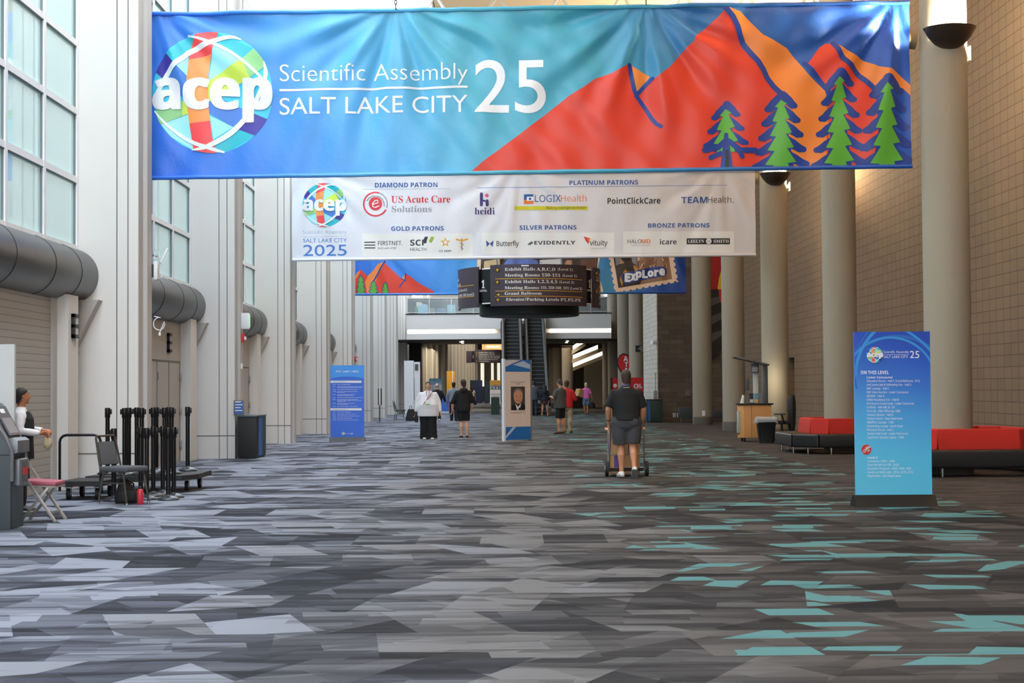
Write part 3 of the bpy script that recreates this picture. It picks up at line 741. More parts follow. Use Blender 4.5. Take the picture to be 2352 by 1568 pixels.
def logo(sh, cx, cy, r, ly=1, word=True, wordm=None):
    def P(l): return [(cx + (x-785)/715*r, cy + (y-785)/715*r) for x, y in l]
    def dclip(l):                                             # keep artwork inside the disc
        out = []
        for x, y in l:
            dx, dy = (x-785), (y-785); q = math.hypot(dx, dy)
            if q > 715: dx *= 715/q; dy *= 715/q
            out.append((785+dx, 785+dy))
        return P(out)
    def arcpts(a0, a1, n=10): return [(785+715*math.cos(a0+(a1-a0)*i/n), 785+715*math.sin(a0+(a1-a0)*i/n)) for i in range(n+1)]
    def ang(p): return math.atan2(p[1]-785, p[0]-785)
    sh.disc(cx, cy, r, L_CY, ly, 64)
    sh.fill(dclip([(800,200),(1130,400),(740,650),(770,400)]), L_PCY, ly+1)
    sh.fill(dclip([(330,440),(490,590),(510,300)]), L_PCY, ly+1)
    sh.fill(dclip([(180,1160),(500,1040),(530,1250),(560,1480),(300,1310)]), L_PCY, ly+1)
    sh.fill(dclip([(760,1060),(1030,1190),(800,1340)]), L_PCY, ly+1)
    sh.fill(dclip([(1080,1215),(1290,1295),(1000,1460),(840,1480),(800,1380)]), L_TEAL, ly+1)
    sh.fill(dclip([(250,320),(330,430),(540,240),(580,110),(400,190)]), L_TEAL, ly+1)
    sh.fill(dclip([(850,80),(1270,265),(1130,390),(800,200)]), L_TEAL, ly+1)
    a0, a1 = ang((110,540)), ang((240,320))
    sh.fill(P([(320,750),(480,880),(870,1100),(1080,1215),(1180,990),(870,850),(490,590),(340,440),(200,620)]), L_BL, ly+2)
    sh.fill(P(arcpts(ang((110,540)), ang((240,320)) , 6) + [(340,440),(200,620)]), L_IND, ly+2)
    sh.fill(P([(1180,990)] + arcpts(ang((1430,1095)), ang((1290,1295)), 6) + [(1080,1215)]), L_IND, ly+2)
    sh.fill(P([(440,880),(740,650),(1130,390),(1230,610),(900,800),(560,1015),(430,1060)]), L_LIME, ly+3)
    sh.fill(P([(1130,390)] + arcpts(ang((1270,265)), ang((1400,480)), 6) + [(1230,610)]), L_GR, ly+3)
    sh.fill(P([(430,1060)] + arcpts(ang((180,1160)), ang((100,1000)), 6) + [(440,880)]), L_GR, ly+3)
    sh.fill(P(arcpts(ang((580,100)), ang((855,75)), 6) + [(800,220),(775,330),(508,400),(530,270)]), L_RED, ly+4)
    sh.fill(P([(508,400),(775,330),(745,500),(735,650),(745,970),(765,1120),(515,1150),(495,980),(488,700),(490,600)]), L_OR, ly+4)
    sh.fill(P([(515,1150),(765,1120),(785,1300)] + arcpts(ang((835,1500)), ang((565,1460)), 6)), L_RED, ly+4)
    k = r/715
    na = [0]
    def arc(l, w):
        pts, ws = [], []
        for i in range(len(l)-1):
            p0, p1, p2, p3 = l[max(i-1,0)], l[i], l[i+1], l[min(i+2,len(l)-1)]
            for j in range(5):
                t_ = j/5
                pts.append(tuple(.5*((2*p1[c]) + (p2[c]-p0[c])*t_ + (2*p0[c]-5*p1[c]+4*p2[c]-p3[c])*t_*t_ + (3*p1[c]-p0[c]-3*p2[c]+p3[c])*t_**3) for c in (0,1))); ws.append((w[i]*(1-t_) + w[i+1]*t_)*k)
        pts.append(l[-1]); ws.append(w[-1]*k); na[0] += 1
        sh.stroke(P(pts), ws, L_WT, ly+5+(na[0] % 2 == 0), caps=False)
    arc([(500,120),(640,150),(800,205),(980,295),(1130,395),(1260,505),(1370,615)], [22,30,40,38,36,34,30])
    arc([(1130,160),(1000,130),(830,165),(690,220),(540,300),(430,385),(330,470),(250,570),(190,680),(130,790)], [10,44,54,62,62,62,64,60,56,50])
    arc([(100,1000),(170,1085),(250,1165),(360,1255),(480,1335),(600,1392),(700,1425),(820,1462),(930,1490)], [16,24,34,38,44,44,44,40,18])
    arc([(545,1462),(680,1440),(800,1388),(910,1325),(1000,1265),(1090,1185),(1160,1110),(1240,1000),(1300,890),(1350,780),(1390,700),(1420,560),(1400,420)], [12,44,54,60,64,64,62,56,54,52,50,52,10])
    if word:
        q = P([(70,605),(1500,1140)])
        for e in (-1, 0, 1): sh.boxtext('acep', q[0][0]+(e+1)*r*.022, q[1][0]+(e-1)*r*.022, q[0][1]+abs(e)*r*.008, q[1][1]-abs(e)*r*.008, wordm or I_W, ly+8+e, 'b', .008, 5)

def tree(sh, cx, top, bot, hw, tiers, ly=4, trunk=False):
    """fir with drooping rounded blue boughs and a jagged green heart"""
    hgt = bot - top; W_ = hw * .30
    sh.fill([(cx, top), (cx + hw*.55, bot+9), (cx - hw*.55, bot+9)], I_NAVY, ly)
    L = []; R_ = []
    for i in range(tiers):
        f = (i + .75)/tiers; y = top + hgt*f*.95; w = hw*(.42 + .58*f)
        for sg in (-1, 1):
            yy = y + (hgt/tiers*.22 if sg < 0 else 0)
            b_ = [(cx + sg*w*.1, yy - hgt/tiers*.62), (cx + sg*w*.55, yy - hgt/tiers*.28), (cx + sg*w*.82, yy - 1), (cx + sg*w, yy + 1)]
            sh.stroke(b_, [W_*1.3, W_*1.15, W_*.95, W_*.7], I_NAVY, ly)
            for q in b_[1:3]: sh.disc(q[0], q[1], W_*.5, I_NAVY, ly, 12)
        g = hw*(.16 + .44*f)
        R_ += [(cx + g, y - hgt/tiers*.10), (cx + g*.45, y - hgt/tiers*.02)]; L += [(cx - g, y + hgt/tiers*.10), (cx - g*.45, y + hgt/tiers*.14)]
    sh.stroke([(cx, top), (cx, top + 14)], [8, 20], I_NAVY, ly)
    sh.fill([(cx, top + 12)] + R_ + [(cx + hw*.42, bot+9), (cx - hw*.42, bot+9)] + L[::-1], I_GRN, ly+1)

def mountains(sh, Q, right_part=True):
    """mountain range; Q maps drawing points onto the banner"""
    def q(l): return [Q(x, y) for x, y in l]
    sc = abs(Q(100, 0)[0] - Q(0, 0)[0]) / 100
    base = 880
    sh.fill(q([(-405,base),(-300,790),(-150,680),(0,565),(120,470),(190,428),(250,385),(340,355),(408,318),(430,400),(455,470),(530,395),(620,325),(665,270),(700,230),(730,205),(745,175),(775,150),(840,95),(895,38),(940,110),(965,200),(1010,255),(1065,315),(1105,390),(1150,455),(1120,560),(1100,base)]), I_RED, 1)
    sh.fill(q([(897,36),(960,58),(1010,110),(1070,170),(1120,195),(1190,235),(1240,295),(1290,360),(1375,445),(1400,520),(1400,base),(1120,base),(1150,460),(1110,390),(1075,320),(1020,260),(975,200),(950,110)]), I_OR, 2)
    sh.stroke(q([(888,42),(925,85),(948,130),(958,170),(975,215),(1015,262),(1050,300),(1075,340),(1095,385),(1125,425),(1160,460),(1190,485)]), 27*sc, I_NAVY, 3)
    sh.fill(q([(428,322),(520,375),(455,446)]), I_OR, 2)
    sh.stroke(q([(418,320),(428,380),(442,440),(460,478),(500,535),(530,585),(550,608),(572,620)]), 20*sc, I_NAVY, 3)
    sh.stroke(q([(450,470),(490,425),(530,385)]), 18*sc, I_NAVY, 3)
    if right_part:
        sh.fill(q([(1292,312),(1350,232),(1380,212),(1425,212),(1455,275),(1480,305),(1530,345),(1570,385),(1620,430),(1650,base),(1380,base),(1390,440),(1340,370)]), I_RED, 2)
        sh.fill(q([(1428,212),(1480,245),(1560,290),(1640,325),(1700,338),(1740,365),(1800,418),(1830,440),(1830,500),(1760,430),(1700,420),(1625,425),(1560,370),(1500,315),(1462,262)]), I_OR, 3)
        sh.stroke(q([(1418,212),(1440,245),(1460,285),(1505,320),(1545,368),(1585,402),(1620,435)]), 26*sc, I_NAVY, 4)
        sh.stroke(q([(1275,310),(1310,340),(1340,380),(1370,420),(1395,450)]), 20*sc, I_NAVY, 4)

def folds(P, hang, top, A):
    w = 0.0
    for hx, k, R in hang:
        dx = P.x - hx; dz = top - P.z + .25; r = math.hypot(dx, dz); th = math.atan2(dx, dz)
        w += A * math.sin(th * k + hx) * math.exp(-((r - .9) / R) ** 2) * min(1, r)
    w += A * .55 * math.sin(P.x * 5.1 + P.z * 3.3 + 1.3 * math.sin(P.x * .9)) * .5
    w += A * .30 * math.sin(P.x * 8.7 - P.z * 2.1)
    for hx, k, R in hang:
        dx = P.x - hx; dz = top - P.z + .12; r = math.hypot(dx, dz); th = math.atan2(dx, dz)
        w += A * .45 * math.sin(th * 23 + hx * 3) * math.exp(-((r - 1.0) / 1.3) ** 2) * min(1, r)
    w += A * .22 * math.sin(P.x * 11.0 + P.z * 9.5 + 1.7 * math.sin(P.x * .7 + 2)) * (.5 + .5 * math.sin(P.x * .8 + 1))
    return w
def cloth_banner(name, label, Y, corners, gradient, chains, A, cellpx, hemcol=None):
    """corners in photo pixels: top-left, top-right, bottom-right, bottom-left"""
    tl, tr, br, bl = corners
    Tp, Bp = AT(*tl, Y), AT(*bl, Y)
    hang = [(AT(c, tl[1], Y).x, 11.0, 1.6) for c in chains]
    def surf(u, v, lift):
        p = AT(u, v, Y); p.y += folds(p, hang, Tp.z, A) - lift; return p
    c = AT((tl[0]+tr[0])/2, (bl[1]+br[1])/2, Y)
    t = thing(name, label, 'banner', (c.x, Y, c.z), world=True)
    nx = int((tr[0]-tl[0]) / cellpx); ny = max(4, int((bl[1]-tl[1]) / cellpx))
    mb = MB(); vs = []; fs = []
    for j in range(ny+1):
        for i in range(nx+1):
            a, b = i/nx, j/ny
            u = (tl[0]*(1-a)+tr[0]*a)*(1-b) + (bl[0]*(1-a)+br[0]*a)*b
            v = (tl[1]*(1-a)+tr[1]*a)*(1-b) + (bl[1]*(1-a)+br[1]*a)*b
            vs.append(surf(u, v, 0))
    for j in range(ny):
        for i in range(nx): q = j*(nx+1)+i; fs.append((q, q+1, q+nx+2, q+nx+1))
    n0 = len(vs); vs += [p + Vector((0, .004, 0)) for p in vs]
    fs += [tuple(n0+i for i in reversed(f)) for f in fs]
    mb.add(vs, fs)
    build('fabric', mb, gradient, t, smooth=80)
    for nm, a, b, dv in (('top_hem', tl, tr, 4), ('bottom_hem', bl, br, -3)):
        h = MB(); n = 60
        h.tube([surf(a[0]+(b[0]-a[0])*i/n, a[1]+(b[1]-a[1])*i/n + dv, .012) for i in range(n+1)], (.035 if Y < 30 else .04), 8)
        build(nm, h, hemcol or gradient, t)
    clip = [((tl[0], 0), (-1, 0)), ((0, (tl[1]+tr[1])/2), ((tl[1]-tr[1])/(tr[0]-tl[0])*-1*-1*0, -1)), ]
    def line(a, b):                                            # keep the side the centre lies on
        d = Vector((b[0]-a[0], b[1]-a[1])); nn = Vector((d.y, -d.x)); m = Vector(((tl[0]+br[0])/2 - a[0], (tl[1]+br[1])/2 - a[1]))
        if nn.dot(m) > 0: nn = -nn
        return ((a[0], a[1]), (nn.x, nn.y))
    clip = [line(tl, tr), line(tr, br), line(br, bl), line(bl, tl)]
    cell = ((cellpx, tl[0]), (cellpx, tl[1]))
    mk = lambda: Sheet(surf, clip, cell)
    return t, mk, surf
def grad(name, stops, rough=.42, trans=.12):
    k = NT(name); g = k.n('ShaderNodeTexCoord').outputs['Generated']; s = k.n('ShaderNodeSeparateXYZ'); k.t.links.new(g, s.inputs[0])
    f = k.M('ADD', s.outputs[0], k.M('MULTIPLY', k.M('SUBTRACT', s.outputs[2], .5), .10))
    k.put(k.b.inputs['Base Color'], k.ramp(f, [(p, lin(c)) for p, c in stops])); k.b.inputs['Roughness'].default_value = rough
    k.b.inputs['Specular IOR Level'].default_value = .5
    k.bump(k.noise(5.0, 6.0, k.coord('Object'), .6), .3, .03)
    return k.m
# ---- first banner
B1G = grad('banner_blue_gradient', [(0, (44,112,222)), (.14, (64,142,232)), (.28, (92,178,236)), (.42, (88,178,204)), (.6, (70,164,190)), (.72, (52,124,178)), (.85, (34,88,164)), (1, (30,84,184))])  # printed gradient; daylight on the left end is painted in too
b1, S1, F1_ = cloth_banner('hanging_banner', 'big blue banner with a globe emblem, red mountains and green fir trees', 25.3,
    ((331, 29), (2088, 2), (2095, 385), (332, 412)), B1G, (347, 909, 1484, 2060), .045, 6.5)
s = S1(); logo(s, 487.5, 212.7, 139.0, 1); s.build('emblem', b1, .0024)
s = S1()
s.text('Scientific Assembly', 643, 1074, 187, 40, I_W, 2, 'g', -.010, 183, 5, 'S')
s.stroke([(642, 207), (1074, 200)], 5, I_W, 2, caps=False)
s.text('SALT LAKE CITY', 642, 1074, 263, 38, I_W, 2, 'g', 0.0, 257, 5, 'L')
s.boxtext('25', 1090, 1254, 137, 260, I_W, 2, 'g', .004, 6)
s.build('lettering', b1)
s = S1()
def Q1(x, y): return (1250 + x/2.134, y/2.134)
mountains(s, Q1)
tree(s, 1667, 238, 340, 50, 3); s.fill([(1664,305),(1672,305),(1684,400),(1652,400)], I_NAVY, 6); s.fill([(1666,345),(1673,345),(1675,400),(1665,400)], I_BLK, 7)
s.stroke([(1618,345),(1650,338),(1668,322)], 13, I_NAVY, 6); s.stroke([(1632,362),(1655,352)], 11, I_NAVY, 6); s.stroke([(1675,325),(1700,345),(1735,345)], 13, I_NAVY, 6); s.stroke([(1695,345),(1705,360)], 10, I_NAVY, 6)
tree(s, 1793, 218, 392, 62, 5); tree(s, 1927, 164, 392, 60, 6); tree(s, 2036, 178, 392, 66, 5)
s.build('mountain_artwork', b1)
CHAIN = pm('chain_steel', (60,58,56), .4, .8)
def chain(px, py, Y, label, group):
    p = AT(px, py, Y); t = None
    mb = MB(); z = p.z + .03; q = 0
    while z < p.z + 1.6:
        pts = [(p.x + (.02*math.cos(a) if q % 2 else 0), p.y + (0 if q % 2 else .02*math.cos(a)), z + .035 + .045*math.sin(a)) for a in [2*PI*i/8 for i in range(8)]]
        mb.tube(pts, .008, 5, closed=True); z += .07; q += 1
    return tag(build('hoist_chain', mb, CHAIN), label, 'chain', group)
chain(347, 28, 25.25, 'steel hoist chain above the globe emblem of the big blue banner', 'banner hoist chains')
chain(909, 24, 25.25, 'steel hoist chain above the lettering of the big blue banner', 'banner hoist chains')
chain(1484, 14, 25.25, 'steel hoist chain beside the tall mountain peak of the big blue banner', 'banner hoist chains')

# ---- second banner, white
B2G = grad('banner_white_vinyl', [(0, (226,232,244)), (.5, (228,226,232)), (1, (216,212,214))])
b2, S2, F2_ = cloth_banner('hanging_banner', 'white patron banner with sponsor logos, hanging behind the big blue one', 41.6,
    ((670, 398), (1734, 388), (1736, 588), (671, 600)), B2G, (720, 1190, 1660), .02, 6.0)
def c5(x, y): return (660 + x/2.138, 390 + y/2.138)
s = S2(); u, v = c5(183, 172); logo(s, u, v, 50.5, 1); s.build('emblem', b2)
s = S2()
def t5(txt, x0, x1, y0, y1, m, font='b', off=0.0, ref='H', ly=2):
    a = c5(x0, y1); b = c5(x1, y0); s.text(txt, a[0], b[0], a[1], a[1]-b[1], m, ly, font, off, a[1] - .006*(b[0]-a[0]), 3, ref)
t5('Scientific Assembly', 76, 292, 296, 314, T_PALE, 'g', -.008); t5('SALT LAKE CITY', 78, 292, 337, 356, T_SKY, 'g', -.005); t5('2025', 78, 292, 368, 422, T_SKY, 'g', 0, '2')
t5('DIAMOND PATRON', 430, 737, 64, 86, T_BLUE); t5('PLATINUM PATRONS', 1385, 1722, 52, 74, T_BLUE)
t5('GOLD PATRONS', 510, 768, 278, 299, T_BLUE); t5('SILVER PATRONS', 1140, 1420, 273, 294, T_BLUE); t5('BRONZE PATRONS', 1771, 2072, 263, 284, T_BLUE)
t5('US Acute Care', 510, 800, 128, 161, T_ROSE, 's'); t5('Solutions', 512, 708, 176, 207, T_GREY, 's', 0, 'S')
t5('heidi', 920, 1018, 186, 219, T_PUR, 's', 0, 'h')
t5('LOGIX', 1216, 1342, 124, 157, T_BLUE, 'r', 0); t5('Health', 1344, 1468, 124, 156, T_ORG, 'r', -.008)
t5('PointClickCare', 1572, 1832, 138, 167, T_DK, 'b', 0); t5('TEAM', 1935, 2063, 133, 164, T_BLUE, 'b'); t5('Health.', 2065, 2190, 132, 162, T_DK, 'r', -.004)
t5('FIRSTNET.', 445, 565, 350, 370, T_DK, 'r', .004); t5('Built with AT&T', 445, 538, 380, 389, T_DK, 'r')
t5('SCP', 603, 685, 343, 372, T_DK, 'b'); t5('HEALTH', 603, 682, 383, 398, T_DK, 'r'); t5('U.S. ARMY', 745, 806, 394, 403, T_DK, 'b')
t5('Butterfly', 1027, 1137, 350, 374, T_DK, 'r', .008); t5('EVIDENTLY', 1213, 1414, 349, 367, T_DK, 'b'); t5('vituity', 1485, 1572, 347, 371, T_DK, 'r', .006, 't')
t5('At the heart of better care', 1492, 1569, 382, 388, T_GREY, 'r'); t5('HALO', 1671, 1738, 342, 361, T_DK, 'r', 0); t5('MD', 1739, 1782, 341, 361, T_ORG, 'b')
t5('No Surprises Act Leading Experts', 1690, 1782, 367, 373, T_GREY, 'r'); t5('icare', 1830, 1911, 340, 366, T_DK, 'b', 0, 'i')
s.build('lettering', b2)
s = S2()
def r5(x0, y0, x1, y1, m, ly=1): a = c5(x0, y0); b = c5(x1, y1); s.rect(a[0], a[1], b[0], b[1], m, ly)
PANEL = ink('panel_white', (238,238,236))
r5(367, 312, 910, 424, PANEL, 1); r5(956, 308, 1604, 416, PANEL, 1); r5(1649, 302, 2194, 408, PANEL, 1)
def st5(l, w, m, ly=2, caps=True): s.stroke([c5(*q) for q in l], w/2.138, m, ly, caps)
st5([(372, 95), (800, 92)], 1.5, T_PALE); st5([(930, 88), (2160, 75)], 1.8, T_SKY); st5([(78, 327), (292, 326)], 1.2, T_PALE)
a = c5(433, 168)
s.ring(a[0], a[1], 27, 3.6, T_ROSE, 2, 40, .5, 5.0); s.ring(a[0], a[1], 27, 2.4, T_GREY, 2, 40, 5.0, 6.6); s.ring(a[0]-1, a[1]+2, 21, 2.4, T_GREY, 2, 40, 3.6, 6.4); s.disc(a[0], a[1]-1, 15.5, T_ROSE, 2)
s.stroke([(a[0]-7, a[1]+1), (a[0]+6, a[1]-3), (a[0]+5, a[1]-9), (a[0]-1, a[1]-8), (a[0]-7, a[1]-1), (a[0]-6, a[1]+6), (a[0], a[1]+8), (a[0]+8, a[1]+4)], 2.2, I_W, 4)
st5([(953, 118), (953, 172)], 15, T_PUR); st5([(981, 152), (981, 172)], 15, T_PUR); st5([(953, 148), (981, 156)], 9, T_PUR)
b_ = c5(980, 126); s.disc(b_[0], b_[1], 4.2, T_PINK, 3)
r5(1162, 120, 1208, 146, T_BLUE, 2); r5(1162, 146, 1208, 167, T_ORG, 2); r5(1176, 132, 1208, 152, I_W, 3); r5(1186, 137, 1197, 148, T_BLUE, 4)
r5(1115, 178, 1475, 197, T_YEL, 2)
for yy in (355, 369, 383): st5([(380, yy), (430, yy)], 5, T_DK)
st5([(604, 338), (640, 336)], 0.1, T_DK)
for x0, m in ((664, T_DK), (694, ink('cube_lime', (150,190,50)))):
    s.fill([c5(x0, 350), c5(x0+12, 328), c5(x0+26, 328), c5(x0+24, 340), c5(x0+12, 360)], m, 2)
pts = []
for q in range(10):
    rr = 26 if q % 2 == 0 else 11; pts.append(c5(776 + rr*math.sin(q*PI/5), 356 - rr*math.cos(q*PI/5)))
s.fill(pts, T_GOLD, 2); s.fill([(c5(776,356)[0]+(x-c5(776,356)[0])*.5, c5(776,356)[1]+(y-c5(776,356)[1])*.5) for x, y in pts], I_W, 3)
CAD = ink('staff_brown', (150,104,30))
st5([(857, 338), (857, 394)], 4, CAD); st5([(832, 342), (857, 348), (884, 340)], 8, T_GOLD); st5([(846, 358), (868, 368), (848, 378), (864, 388)], 3, CAD)
for sx in (-1, 1):
    s.fill([c5(994, 362), c5(994+sx*18, 346), c5(994+sx*17, 360), c5(994+sx*14, 379)], T_BLUE, 2)
st5([(1183, 366), (1200, 354)], 5, T_DK); st5([(1190, 368), (1206, 356)], 4, T_DK)
s.fill([c5(1455, 326), c5(1484, 336), c5(1478, 364), c5(1466, 350)], T_ROSE, 2); s.fill([c5(1470, 330), c5(1488, 336), c5(1480, 358)], T_ORG, 3)
r5(1961, 336, 2173, 365, I_BLK, 2); u, v = c5(2069, 350); s.disc(u, v, 6.5, I_W, 3)
s.build('logo_marks', b2)
s = S2(); t5('Making intelligence matter', 1272, 1468, 180, 192, T_DK, 'r', 0, 'M', 3); t5('LEELYN', 1967, 2046, 343, 358, I_W, 's', 0, 'H', 4); t5('SMITH', 2093, 2168, 343, 358, I_W, 's', 0, 'H', 4); t5('L/S', 2062, 2077, 345, 356, T_DK, 's', 0, 'L', 5)
s.build('small_lettering', b2)

# ---- third banner
B3G = grad('banner_far_gradient', [(0, (44,110,216)), (.25, (70,150,232)), (.5, (76,168,216)), (.75, (56,134,190)), (.86, (30,84,166)), (1, (22,60,142))])
b3, S3, F3_ = cloth_banner('hanging_banner', 'blue banner with small mountains and an explore stamp picture, behind the white banner', 60.3,
    ((815, 560), (1574, 556), (1576, 674), (816, 679)), B3G, (860, 1190, 1530), .02, 5.0)
s = S3()
def Q3(x, y): return (816 + (1650 - x)/ 7.2, 597 + y/10.6)
def q3(l): return [Q3(x, y) for x, y in l]
s.fill([(1010,690),(995,668),(962,650),(935,629),(928,632),(922,640),(882,602),(862,630),(858,652),(840,690)], I_RED, 1)
s.fill([(812,640),(828,619),(842,632),(850,645),(838,690),(812,690)], I_RED, 1)
s.fill([(884,601),(868,606),(858,620),(846,632),(838,648),(842,668),(855,690),(862,650),(868,630),(874,622)], I_OR, 2); s.fill([(812,650),(820,626),(828,620),(822,634),(812,646)], I_OR, 2)
s.fill([(932,629),(922,640),(930,644)], I_OR, 2)
s.stroke([(884,600),(874,616),(866,632),(858,646)], 3.4, I_NAVY, 3); s.stroke([(932,629),(930,642),(924,650),(918,658)], 2.8, I_NAVY, 3); s.stroke([(921,639),(932,645)], 2.2, I_NAVY, 3)
for cx, top, hw in ((829, 633, 12), (858, 645, 13), (885, 649, 10)):
    o = [(cx, top)]
    n = 4; hgt = 678 - top; R_ = []; L_ = []
    for i in range(n):
        f = (i+1)/n; y = top + hgt*f; w = hw*(.35+.65*f); R_ += [(cx+w, y), (cx+w*.5, y+1)]; L_ += [(cx-w, y), (cx-w*.5, y+1)]
    o += R_ + L_[::-1]
    s.stroke(o + [o[0]], 3.4, I_NAVY, 4); s.fill(o, I_GRN, 5)
s.build('mountain_artwork', b3)
s = S3()
def cE(x, y): return (1370 + x/10.226, 580 + y/10.226)
CRM = ink('stamp_cream', (240,206,176)); PH1 = ink('photo_dark', (52,42,36)); PH2 = ink('photo_tan', (150,112,86)); PH3 = ink('photo_mustard', (204,140,56)); PH4 = ink('photo_hair', (38,26,20)); PH5 = ink('photo_grey', (128,128,136)); SKIN_P = ink('photo_skin', (196,146,116)); B_TEAL = ink('stamp_teal', (62,138,180))
LB, RB, RT, LT = (430,965), (1925,690), (1780,-150), (240,-150)
def edge(a, b, n, r):
    out = []
    for i in range(n):
        x0, y0 = a[0]+(b[0]-a[0])*i/n, a[1]+(b[1]-a[1])*i/n; x1, y1 = a[0]+(b[0]-a[0])*(i+1)/n, a[1]+(b[1]-a[1])*(i+1)/n
        d = Vector((x1-x0, y1-y0)); L = d.length; d.normalize(); nn = Vector((d.y, -d.x))
        mx_, my = (x0+x1)/2, (y0+y1)/2
        out.append((x0, y0))
        for k in range(5):
            aa = PI*k/4; out.append((mx_ - d.x*r*math.cos(aa) + nn.x*r*math.sin(aa), my - d.y*r*math.cos(aa) + nn.y*r*math.sin(aa)))
    return out
st = edge(LB, RB, 10, 36) + edge(RB, RT, 6, 36) + [RT, LT] + edge(LT, LB, 8, 36)[1:]
s.fill([cE(*q) for q in st], CRM, 1)
ph = [(515,830),(1780,620),(1660,-120),(360,-120)]
s.fill([cE(*q) for q in ph], PH1, 2)
s.fill([cE(*q) for q in [(950,-100),(1650,-100),(1780,620),(1020,745),(1100,560),(930,330)]], PH2, 3)
random.seed(4)
for q in range(46):
    x0, y0 = random.uniform(960, 1640), random.uniform(20, 600); a_ = random.uniform(-2.6, -.4); L_ = random.uniform(60, 190)
    x1, y1 = min(1740, max(960, x0 + L_*math.cos(a_))), max(-80, y0 + L_*math.sin(a_))
    s.stroke([cE(x0, y0), cE((x0+x1)/2+12, (y0+y1)/2), cE(x1, y1)], 1.6, random.choice([PH1, CRM, PH2, SKIN_P]), 4)
s.fill([cE(*q) for q in [(660,100),(640,-100),(800,-100),(840,240),(900,440),(700,440)]], PH4, 5)
s.fill([cE(*q) for q in [(560,570),(640,440),(740,350),(900,300),(980,400),(900,640),(620,700),(600,800),(545,640)]], PH3, 4)
s.fill([cE(*q) for q in [(780,-50),(930,-50),(930,290),(850,240)]], PH5, 4); s.fill([cE(*q) for q in [(420,-60),(560,-60),(590,240),(460,310)]], PH5, 3)
for x, y in ((580,190),(620,230),(570,240)): 
    u, v = cE(x, y); s.disc(u, v, 2.6, SKIN_P, 5)
s.stroke([cE(690, 575), cE(900, 545), cE(1120, 500), cE(1320, 450), cE(1540, 440)], 22, I_NAVY, 6); s.stroke([cE(690, 640), cE(1100, 545), cE(1560, 460)], 18, I_NAVY, 6)
for ch, x0, x1, y0, y1 in (('E',660,800,480,690),('x',795,930,490,660),('p',920,1060,440,650),('L',1070,1205,410,600),('o',1200,1340,420,570),('r',1350,1460,400,560),('e',1470,1610,370,540)):
    a = cE(x0, y0); b = cE(x1, y1); s.boxtext(ch, a[0], b[0], a[1], b[1], I_W, 8, 'b', .03)
# second stamp, mostly hidden behind the directory drum
s.fill([(1096,680),(1096,560),(1385,560),(1372,620),(1392,690)], CRM, 1)
s.fill([(1104,620),(1106,560),(1376,560),(1370,640)], PH1, 2)
s.fill([(1150,615),(1165,596),(1200,590),(1235,598),(1240,640),(1150,640)], ink('photo_blue', (96,118,190)), 3); s.fill([(1110,640),(1112,600),(1148,594),(1150,640)], ink('photo_sand', (212,186,140)), 3)
s.fill([(1236,640),(1240,597),(1290,594),(1294,640)], ink('photo_white', (218,214,214)), 3); s.fill([(1294,640),(1296,605),(1302,597),(1314,597),(1318,640)], PH2, 4); s.disc(1306, 604, 6, SKIN_P, 5); s.fill([(1330,640),(1334,596),(1370,594),(1370,640)], ink('photo_brown', (98,64,48)), 3)
s.fill([(1389,700),(1389,640),(1392,612),(1397,600),(1402,640),(1408,700)], B_TEAL, 2); 
for v, w in ((604, 4.5), (618, 6.5), (633, 8), (648, 9), (662, 10)): s.disc(1396+ (v-604)*.06, v, w, B_TEAL, 2, 16, 3.6)
s.build('stamp_artwork', b3)

# ---- hanging drum directory
def directory(name, label, px, Yf, R, ztop_, zbot_, small=False):
    c = AT(px, 889, Yf + R); t = thing(name, label, 'sign', (c.x, Yf + R, zbot_))
    PANELM = pm('directory_panel', (62,52,62), .45, 0, .04); BK = pm('directory_black', (16,17,18), .35); GRN = pm('drum_green_black', (22,30,28), .5)
    H_ = ztop_ - zbot_
    def arc(a0, a1, r, z0, z1, th, m, nm, mat):
        mb = MB(); n = 24
        prof = lambda rr: [Vector((rr*math.sin(a0+(a1-a0)*i/n), -rr*math.cos(a0+(a1-a0)*i/n), 0)) for i in range(n+1)]
        o, i_ = prof(r), prof(r-th)
        rows = []
        for A_, B_ in zip(o, i_): rows.append([A_+Vector((0,0,z0)), A_+Vector((0,0,z1)), B_+Vector((0,0,z1)), B_+Vector((0,0,z0))])
        mb.rings(rows); return build(nm, mb, mat, t)
    A0 = .70; 
    arc(-.575, .88, R, 0, H_, .05, 0, 'centre_panel', PANELM)
    arc(-1.75, -.785, R*1.0, -.02, H_*.98, .05, 0, 'side_panel', PANELM); arc(1.04, 1.75, R*1.0, -.02, H_*.98, .05, 0, 'side_panel', PANELM)
    arc(-.82, -.55, R*.955, .12, H_*.92, .04, 0, 'level_panel', BK); arc(.85, 1.08, R*.955, .12, H_*.92, .04, 0, 'level_panel', BK)
    for a_ in (-1, 1):
        for z in (.11, H_*.92): 
            mb = MB(); mb.tube([Vector((R*.965*math.sin(a_*((.57 if a_ < 0 else .88)+.17*i/6)), -R*.965*math.cos(a_*((.57 if a_ < 0 else .88)+.17*i/6)), z)) for i in range(7)], .025, 6); build('trim_strip', mb, WHITE, t)
    mb = MB(); mb.lathe([(0, -.27), (R*.68, -.27), (R*.70, -.24), (R*.70, .15), (R*.72, .15), (R*.72, H_*.9), (0, H_*.9)], (0, 0, 0), 48); build('drum', mb, GRN, t)
    mb = MB()
    for a_ in (-.9, .9): mb.cyl((R*.5*a_, 0, H_*.8), (R*.5*a_, 0, CEIL - zbot_), .02, None, 8)
    build('hanging_rod', mb, STEEL, t)
    return t, c
D_Y, D_R = 55.0, 2.62
zt, zb = AT(1236, 606, D_Y).z, AT(1236, 701, D_Y).z
